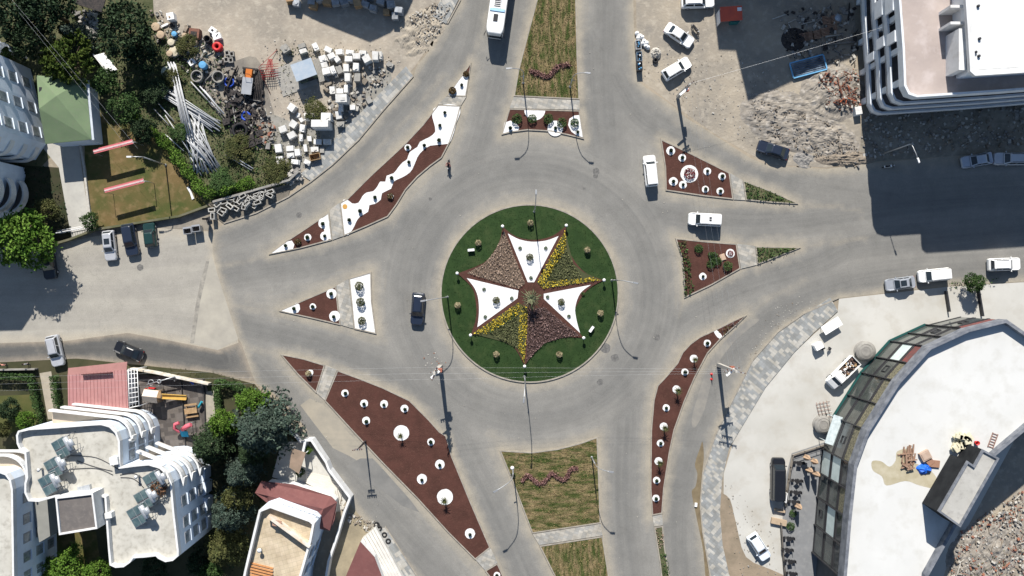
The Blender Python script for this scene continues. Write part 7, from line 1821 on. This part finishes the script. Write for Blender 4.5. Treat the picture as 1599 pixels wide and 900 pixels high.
for i, (x, y) in enumerate([(1256, 58), (1264, 56), (1276, 54), (1288, 50), (1300, 42), (1292, 31), (1303, 30)]):
    simple('pallet', x, y, .4, f'{ordn(i)} brown slatted pallet from the left in the shade beside the black scrap heap', 'pallet', lambda b: ([b.box(0, -.5 + .2 * k, .1, 1.3, .14, .3) for k in range(6)], [b.box(s * .55, 0, 0, .1, 1.1, .1) for s in (-1, 0, 1)], MATS['brown pallet wood'])[-1], 10)
simple('plastic_sack', 1309, 28, .4, 'pale blue plastic sheet crumpled beside the unfinished building', 'sack', lambda b: (b.lathe([(.6, 0), (.7, .2), (.4, .5), (.1, .6)], 0, 0, 8), mat('pale blue plastic', (.35, .42, .5)))[-1])
simple('concrete_footing', 1340, 173, .8, 'pale concrete footing at the corner below the rusty steel', 'footing', lambda b: (b.box(0, 0, 0, 1.1, 1.3, 1.0, taper=.85), M_blockw)[-1], 10)

# ------------------------------------------------------------- playground
x, y, _ = P(236, 619, 2.2); t = thing('play_tower', 'play tower with a cream canopy and a yellow slide', 'play tower', (x, y, 0), rad(-6))
b = MB(); b.loft([[(-1.1, .9, 2.2), (1.0, .9, 2.2), (1.0, 0, 2.7), (-1.1, 0, 2.7)], [(-1.1, .9, 2.26), (1.0, .9, 2.26), (1.0, 0, 2.76), (-1.1, 0, 2.76)]]); b.build('canopy_front', mat('cream canopy', (.60, .50, .42), (.52, .44, .38), 1), t)
b = MB(); b.loft([[(-1.1, 0, 2.7), (1.0, 0, 2.7), (1.0, -.9, 2.2), (-1.1, -.9, 2.2)], [(-1.1, 0, 2.76), (1.0, 0, 2.76), (1.0, -.9, 2.26), (-1.1, -.9, 2.26)]]); b.build('canopy_back', mat('grey canopy side', (.3, .27, .24)), t)
for sx in (-1, .9):
    for sy in (-.8, .8): b = MB(); b.tube([(sx, sy, 0), (sx, sy, 2.3)], .06, 5); b.build('post', M_wood, t)
b = MB(); b.box(0, 0, 1.1, 1.9, 1.6, .1); b.build('platform', M_wood, t)
M_ysl = mat('yellow plastic slide', (.60, .38, .10), (.52, .33, .09), 2, rough=.4)
b = MB(); b.loft([[(1.1, -.3, 1.15), (1.1, .3, 1.15), (1.1, .3, 1.22), (1.1, -.3, 1.22)], [(4.3, -.3, .25), (4.3, .3, .25), (4.3, .3, .32), (4.3, -.3, .32)]])
for s in (-.32, .32): b.loft([[(1.1, s - .04, 1.15), (1.1, s + .04, 1.15), (1.1, s + .04, 1.5), (1.1, s - .04, 1.5)], [(4.3, s - .04, .25), (4.3, s + .04, .25), (4.3, s + .04, .5), (4.3, s - .04, .5)]])
b.build('slide', M_ysl, t); b = MB(); b.box(-1.2, .5, .9, .12, .8, .7); b.box(-.4, 1.0, .9, .9, .12, .6); b.build('red_panel', M_red, t)
simple('climbing_frame', 248, 598, 1.4, 'grey climbing frame with a long bar behind the cream canopy', 'climbing frame', lambda b: (b.tube([(-1.8, -.3, 1.2), (2.4, .9, 1.6)], .09, 6), [b.tube([(q, -.4 + q * .3, 0), (q, -.4 + q * .3, 1.4)], .05, 5) for q in (-1.6, 0, 2.2)], b.torus(-1.2, 0, 1.2, .4, .06, 12, 5), b.torus(.1, .2, 1.5, .25, .08, 12, 5), M_metal)[-1])
x, y, _ = P(286, 668, 1.4); t = thing('play_slide', 'small play set with curved pink slides and a blue chute', 'play set', (x, y, 0))
b = MB(); b.tube([(-.5, .7, 1.6), (-1.1, .5, 1.6), (-1.3, -.1, 1.3), (-.9, -.6, .9), (-.3, -.7, .5)], [.26, .24, .24, .24, .26], 8); b.build('curved_slide', mat('pink plastic', (.62, .13, .17)), t)
b = MB(); b.tube([(-.2, -.3, 1.2), (.6, .2, 1.7), (1.3, .5, 1.9)], [.3, .36, .3], 8); b.build('tunnel', MATS['pink plastic'], t)
b = MB(); b.loft([[(-.7, -.5, 1.0), (.5, -.6, 1.0), (.5, -.6, 1.1), (-.7, -.5, 1.1)], [(-.6, -1.5, .3), (.4, -1.5, .3), (.4, -1.5, .4), (-.6, -1.5, .4)]]); b.build('chute', mat('turquoise plastic', (.02, .25, .42)), t)
for sx, sy in ((.8, .1), (1.2, .7), (-.2, .1)): b = MB(); b.tube([(sx, sy, 0), (sx, sy, 1.7)], .05, 5); b.build('post', M_metal, t)
x, y, _ = P(297, 642, .9); t = thing('picnic_table', 'timber picnic table on the dark rubber mats', 'picnic table', (x, y, 0), rad(8))
b = MB(); b.box(0, 0, .72, 1.8, .8, .06); b.build('tabletop', M_wood, t)
for s in (-1, 1): b = MB(); b.box(0, s * .85, .43, 1.8, .28, .05); b.build('seat', M_wood, t); b = MB(); b.box(s * .7, 0, 0, .08, 1.7, .42); b.box(s * .7, 0, .3, .08, .7, .42); b.build('leg', M_wood, t)
for i, (px, py, lab) in enumerate([(312, 632, 'turquoise spring rider at the right edge of the rubber mats'), (298, 596, 'blue and white spring rider near the weathered wall')]):
    simple('spring_rider', px, py, .8, lab, 'spring rider', lambda b: (b.lathe([(.12, 0), (.12, .35), (.1, .4)], 0, 0, 8, 1), b.loft([[(-.5, -.12, .4), (.45, -.12, .4), (.45, .12, .4), (-.5, .12, .4)], [(-.55, -.16, .7), (.35, -.16, .7), (.35, .16, .7), (-.55, .16, .7)], [(-.3, -.08, .9), (.6, -.1, 1.0), (.6, .1, 1.0), (-.3, .08, .9)]]), [M_blue if i else mat('turquoise paint', (.03, .33, .42)), M_dkmetal])[-1], 60 - 100 * i)
for i, (a, c) in enumerate([((283, 590), (290, 700)), ((318, 592), (322, 690))]): low_wall([a, c], .25, .14, M_trim, f'{["left", "right"][i]} of the two dark edging rails across the rubber mats', 'edging_rail')

# ------------------------------------------------------------- forecourt and cafe terrace
def board_(b): b.box(0, 0, .9, 2.9, 1.35, .1); [b.tube([(sx, sy, 0), (sx, sy, .9)], .04, 4) for sx in (-1.2, 1.2) for sy in (-.5, .5)]; return M_wpaint
simple('white_table', 1299, 509, 1.0, 'white table standing at the inner edge of the forecourt pavement', 'table', board_, 32)
simple('white_cabinet', 1279, 541, 1.0, 'small white cabinet below the white table on the forecourt', 'cabinet', lambda b: (b.box(0, 0, 0, 1.2, .9, 1.1), b.box(.5, -.6, .3, .5, .4, .4, m=1), [M_wpaint, M_trim])[-1], 28)
simple('chair', 1296, 545, .5, 'dark folding chair right of the small white cabinet', 'chair', lambda b: (b.box(0, 0, .42, .42, .42, .05), b.box(0, .22, .45, .42, .05, .45), [b.tube([(sx, sy, 0), (sx, sy, .42)], .03, 4) for sx in (-.18, .18) for sy in (-.18, .18)], M_dkmetal)[-1], 60)
for (px, py, r, lab) in ((1352, 549, 1.45, 'big grey cable drum beside the pickup bed'), (1286, 664, 1.35, 'big grey cable drum half under the glass front near the terrace')):
    x, y, _ = P(px, py, .8); t = thing('cable_drum', lab, 'cable drum', (x, y, 0))
    for z in (0, .75): b = MB(); b.lathe([(r, z), (r, z + .1), (r * .3, z + .11), (.1, z + .08)], 0, 0, 26); b.build('flange', M_cgrey, t)
    b = MB(); b.lathe([(r * .6, .1), (r * .6, .75)], 0, 0, 20); b.build('core', M_blk, t)
    b = MB(); b.torus(0, 0, .87, r * .72, .03, 26, 5); b.torus(0, 0, .87, r * .45, .03, 26, 5); b.build('rib', M_cgrey, t)
simple('rebar_grid', 1289, 640, .1, 'bent rusty rebar grid lying before the glass front', 'rebar', lambda b: ([b.tube([(-1 + .5 * k, -1.2, .1), (-1.2 + .5 * k, 1.3, .3)], .03, 4) for k in range(4)], [b.tube([(-1.2, -1 + .5 * k, .15), (.8, -1.1 + .55 * k, .2)], .03, 4) for k in range(5)], M_steel)[-1], 10)
simple('white_sheet', 1302, 672, 3.0, 'mottled white panel over the terrace end of the glass front', 'panel', lambda b: (b.box(0, 0, 2.9, 1.3, 4.2, .12), [b.tube([(sx, sy, 0), (sx, sy, 2.9)], .05, 4) for sx in (-.5, .5) for sy in (-1.8, 1.8)], mat('mottled white sheet', (.55, .62, .63), (.4, .46, .47), 2))[-1], -18)
tp = P2([(1236, 708), (1290, 690), (1300, 700), (1296, 800), (1290, 905), (1285, 990), (1226, 990), (1229, 905), (1222, 860), (1222, 800), (1228, 740)])
o = flat('terrace', tp, .06, mat('terrace slabs grey', (.20, .205, .21), (.165, .17, .175), .5, c3=(.28, .28, .27), s3=1.5), True); structure(o)
def rail(px, h_, label):
    A = P(*px[0]); ps = [(P(x, y)[0] - A[0], P(x, y)[1] - A[1]) for x, y in px]
    t = thing('railing', label, 'railing', (A[0], A[1], 0)); b = MB(); b.wall(ps, 0, .35, .25); b.build('plinth', mat('taupe plinth', (.26, .23, .19)), t)
    b = MB(); b.tube([(x, y, h_) for x, y in ps], .045, 5); b.tube([(x, y, h_ * .6) for x, y in ps], .03, 4); b.build('rail', M_dkmetal, t)
    for i in range(len(ps) - 1):
        n = max(1, int(math.hypot(ps[i + 1][0] - ps[i][0], ps[i + 1][1] - ps[i][1]) / 1.6))
        for k in range(n): s = k / n; b = MB(); q = (ps[i][0] + (ps[i + 1][0] - ps[i][0]) * s, ps[i][1] + (ps[i + 1][1] - ps[i][1]) * s); b.tube([(*q, .3), (*q, h_)], .035, 4); b.build('baluster', M_dkmetal, t)
rail([(1292, 692), (1236, 710), (1227, 765), (1224, 790)], 1.1, 'dark railing around the upper part of the cafe terrace')
rail([(1217, 815), (1220, 860), (1224, 905), (1226, 960)], 1.1, 'dark railing along the lower part of the cafe terrace')
M_umb = mat('beige canvas', (.40, .28, .18), (.32, .22, .15), 2.5)
for i, (x, y, a, c, lab) in enumerate([(1262, 716, 1.3, 1.6, 'upper left'), (1274, 722, 1.5, -.9, 'upper right'), (1266, 736, 1.6, -1.0, 'lower left'), (1277, 742, 1.0, -1.4, 'lower right')]):
    X, Y, _ = P(x, y, 2.0); t = thing('closed_parasol', f'folded beige parasol, {lab} one of the cluster on the cafe terrace', 'parasol', (X, Y, .06), 0, 'folded parasols on the cafe terrace')
    b = MB(); b.tube([(0, 0, 0), (0, 0, 2.7)], .04, 6); b.build('pole', M_dkmetal, t)
    b = MB(); b.loft([[(r_ * math.cos(2 * math.pi * k / 10) * (1.2 if k % 2 else .8), r_ * math.sin(2 * math.pi * k / 10) * (1.2 if k % 2 else .8), z) for k in range(10)] for r_, z in ((.42, 1.1), (.36, 1.5), (.26, 2.1), (.10, 2.65))]); b.build('canvas', M_umb, t)
X, Y, _ = P(1249, 793, 2.0); t = thing('closed_parasol', 'single folded beige parasol beside the middle of the cafe terrace', 'parasol', (X, Y, .06))
b = MB(); b.tube([(0, 0, 0), (0, 0, 2.6)], .04, 6); b.build('pole', M_dkmetal, t)
b = MB(); b.loft([[(r_ * math.cos(2 * math.pi * k / 10) * (1.2 if k % 2 else .8), r_ * math.sin(2 * math.pi * k / 10) * (1.2 if k % 2 else .8), z) for k in range(10)] for r_, z in ((.42, 1.1), (.36, 1.5), (.26, 2.1), (.10, 2.6))]); b.build('canvas', M_umb, t)
tb = [(1248, 724), (1245, 752), (1243, 770), (1240, 785), (1232, 842), (1230, 860), (1234, 878), (1236, 897)]
for i, (x, y) in enumerate(tb):
    X, Y, _ = P(x, y, .7); t = thing('cafe_table', f'{ordn(i)} small dark cafe table from the top of the terrace', 'cafe table', (X, Y, .06), rnd.uniform(0, 1.5), 'cafe tables on the terrace')
    b = MB(); b.box(0, 0, .7, .65, .65, .04); b.build('tabletop', M_trim, t); b = MB(); b.tube([(0, 0, 0), (0, 0, .7)], .04, 5); b.box(0, 0, 0, .4, .4, .03); b.build('pedestal', M_dkmetal, t)
    for k, s in enumerate(((.6, 0), (-.6, .1))):
        c_ = thing('cafe_chair', f'dark chair, {["right", "left"][k]} of the {ordn(i)} cafe table from the top', 'chair', (X + s[0], Y + s[1], .06), rad(90 * (1 - 2 * k)), 'cafe chairs on the terrace')
        b = MB(); b.box(0, 0, .42, .4, .4, .04); b.build('seat', M_trim, c_); b = MB(); b.box(0, -.2, .46, .4, .04, .4); b.build('backrest', M_trim, c_)
        for sx in (-.17, .17):
            for sy in (-.17, .17): b = MB(); b.tube([(sx, sy, 0), (sx, sy, .42)], .02, 4); b.build('leg', M_dkmetal, c_)
plant('m', 1233, 821, 'green plant in the planter at the terrace entrance', z=.1, sc=.9); plant('m', 1237, 801, 'dark green plant above the terrace entrance', z=.1, sc=.8)
simple('entrance_slab', 1216, 815, .3, 'pale entrance canopy slab at the terrace gap', 'slab', lambda b: (b.box(0, 0, .0, 2.2, .8, .5), b.box(-.2, 1.6, 0, 1.5, .3, .5), M_tan)[-1], -12)
simple('white_sign', 1228, 778, 1.2, 'white and turquoise sign stand beside the black van', 'sign', lambda b: (b.box(0, 0, 0, .12, 1.4, 1.3), b.box(.08, 0, .2, .03, 1.1, .8, m=1), [M_wpaint, mat('turquoise print', (.2, .5, .5))])[-1], -8)
for i, (x, y) in enumerate([(1112, 585), (1112, 593)]): simple('traffic_cone', x, y, .4, f'{["upper", "lower"][i]} of the two small red and white posts beside the pole', 'post', lambda b: (b.lathe([(.22, 0), (.2, .04), (.1, .08), (.07, .4), (.03, .7)], 0, 0, 10), M_red)[-1])
simple('kerb_marker', 1087, 789, .3, 'small white block at the muddy gutter', 'block', lambda b: (b.box(0, 0, 0, .35, .55, .25), M_wpaint)[-1], -5)
for i, (x, y) in enumerate([(508, 771), (601 - 83, 779), (588, 820), (592, 826), (600, 836), (606, 846)]): ring(x, y, 3.2, 1.3, .3, M_black, f'{ordn(i)} old black tyre from the upper left along the verge by the villa', 'tyre', 'tyre')
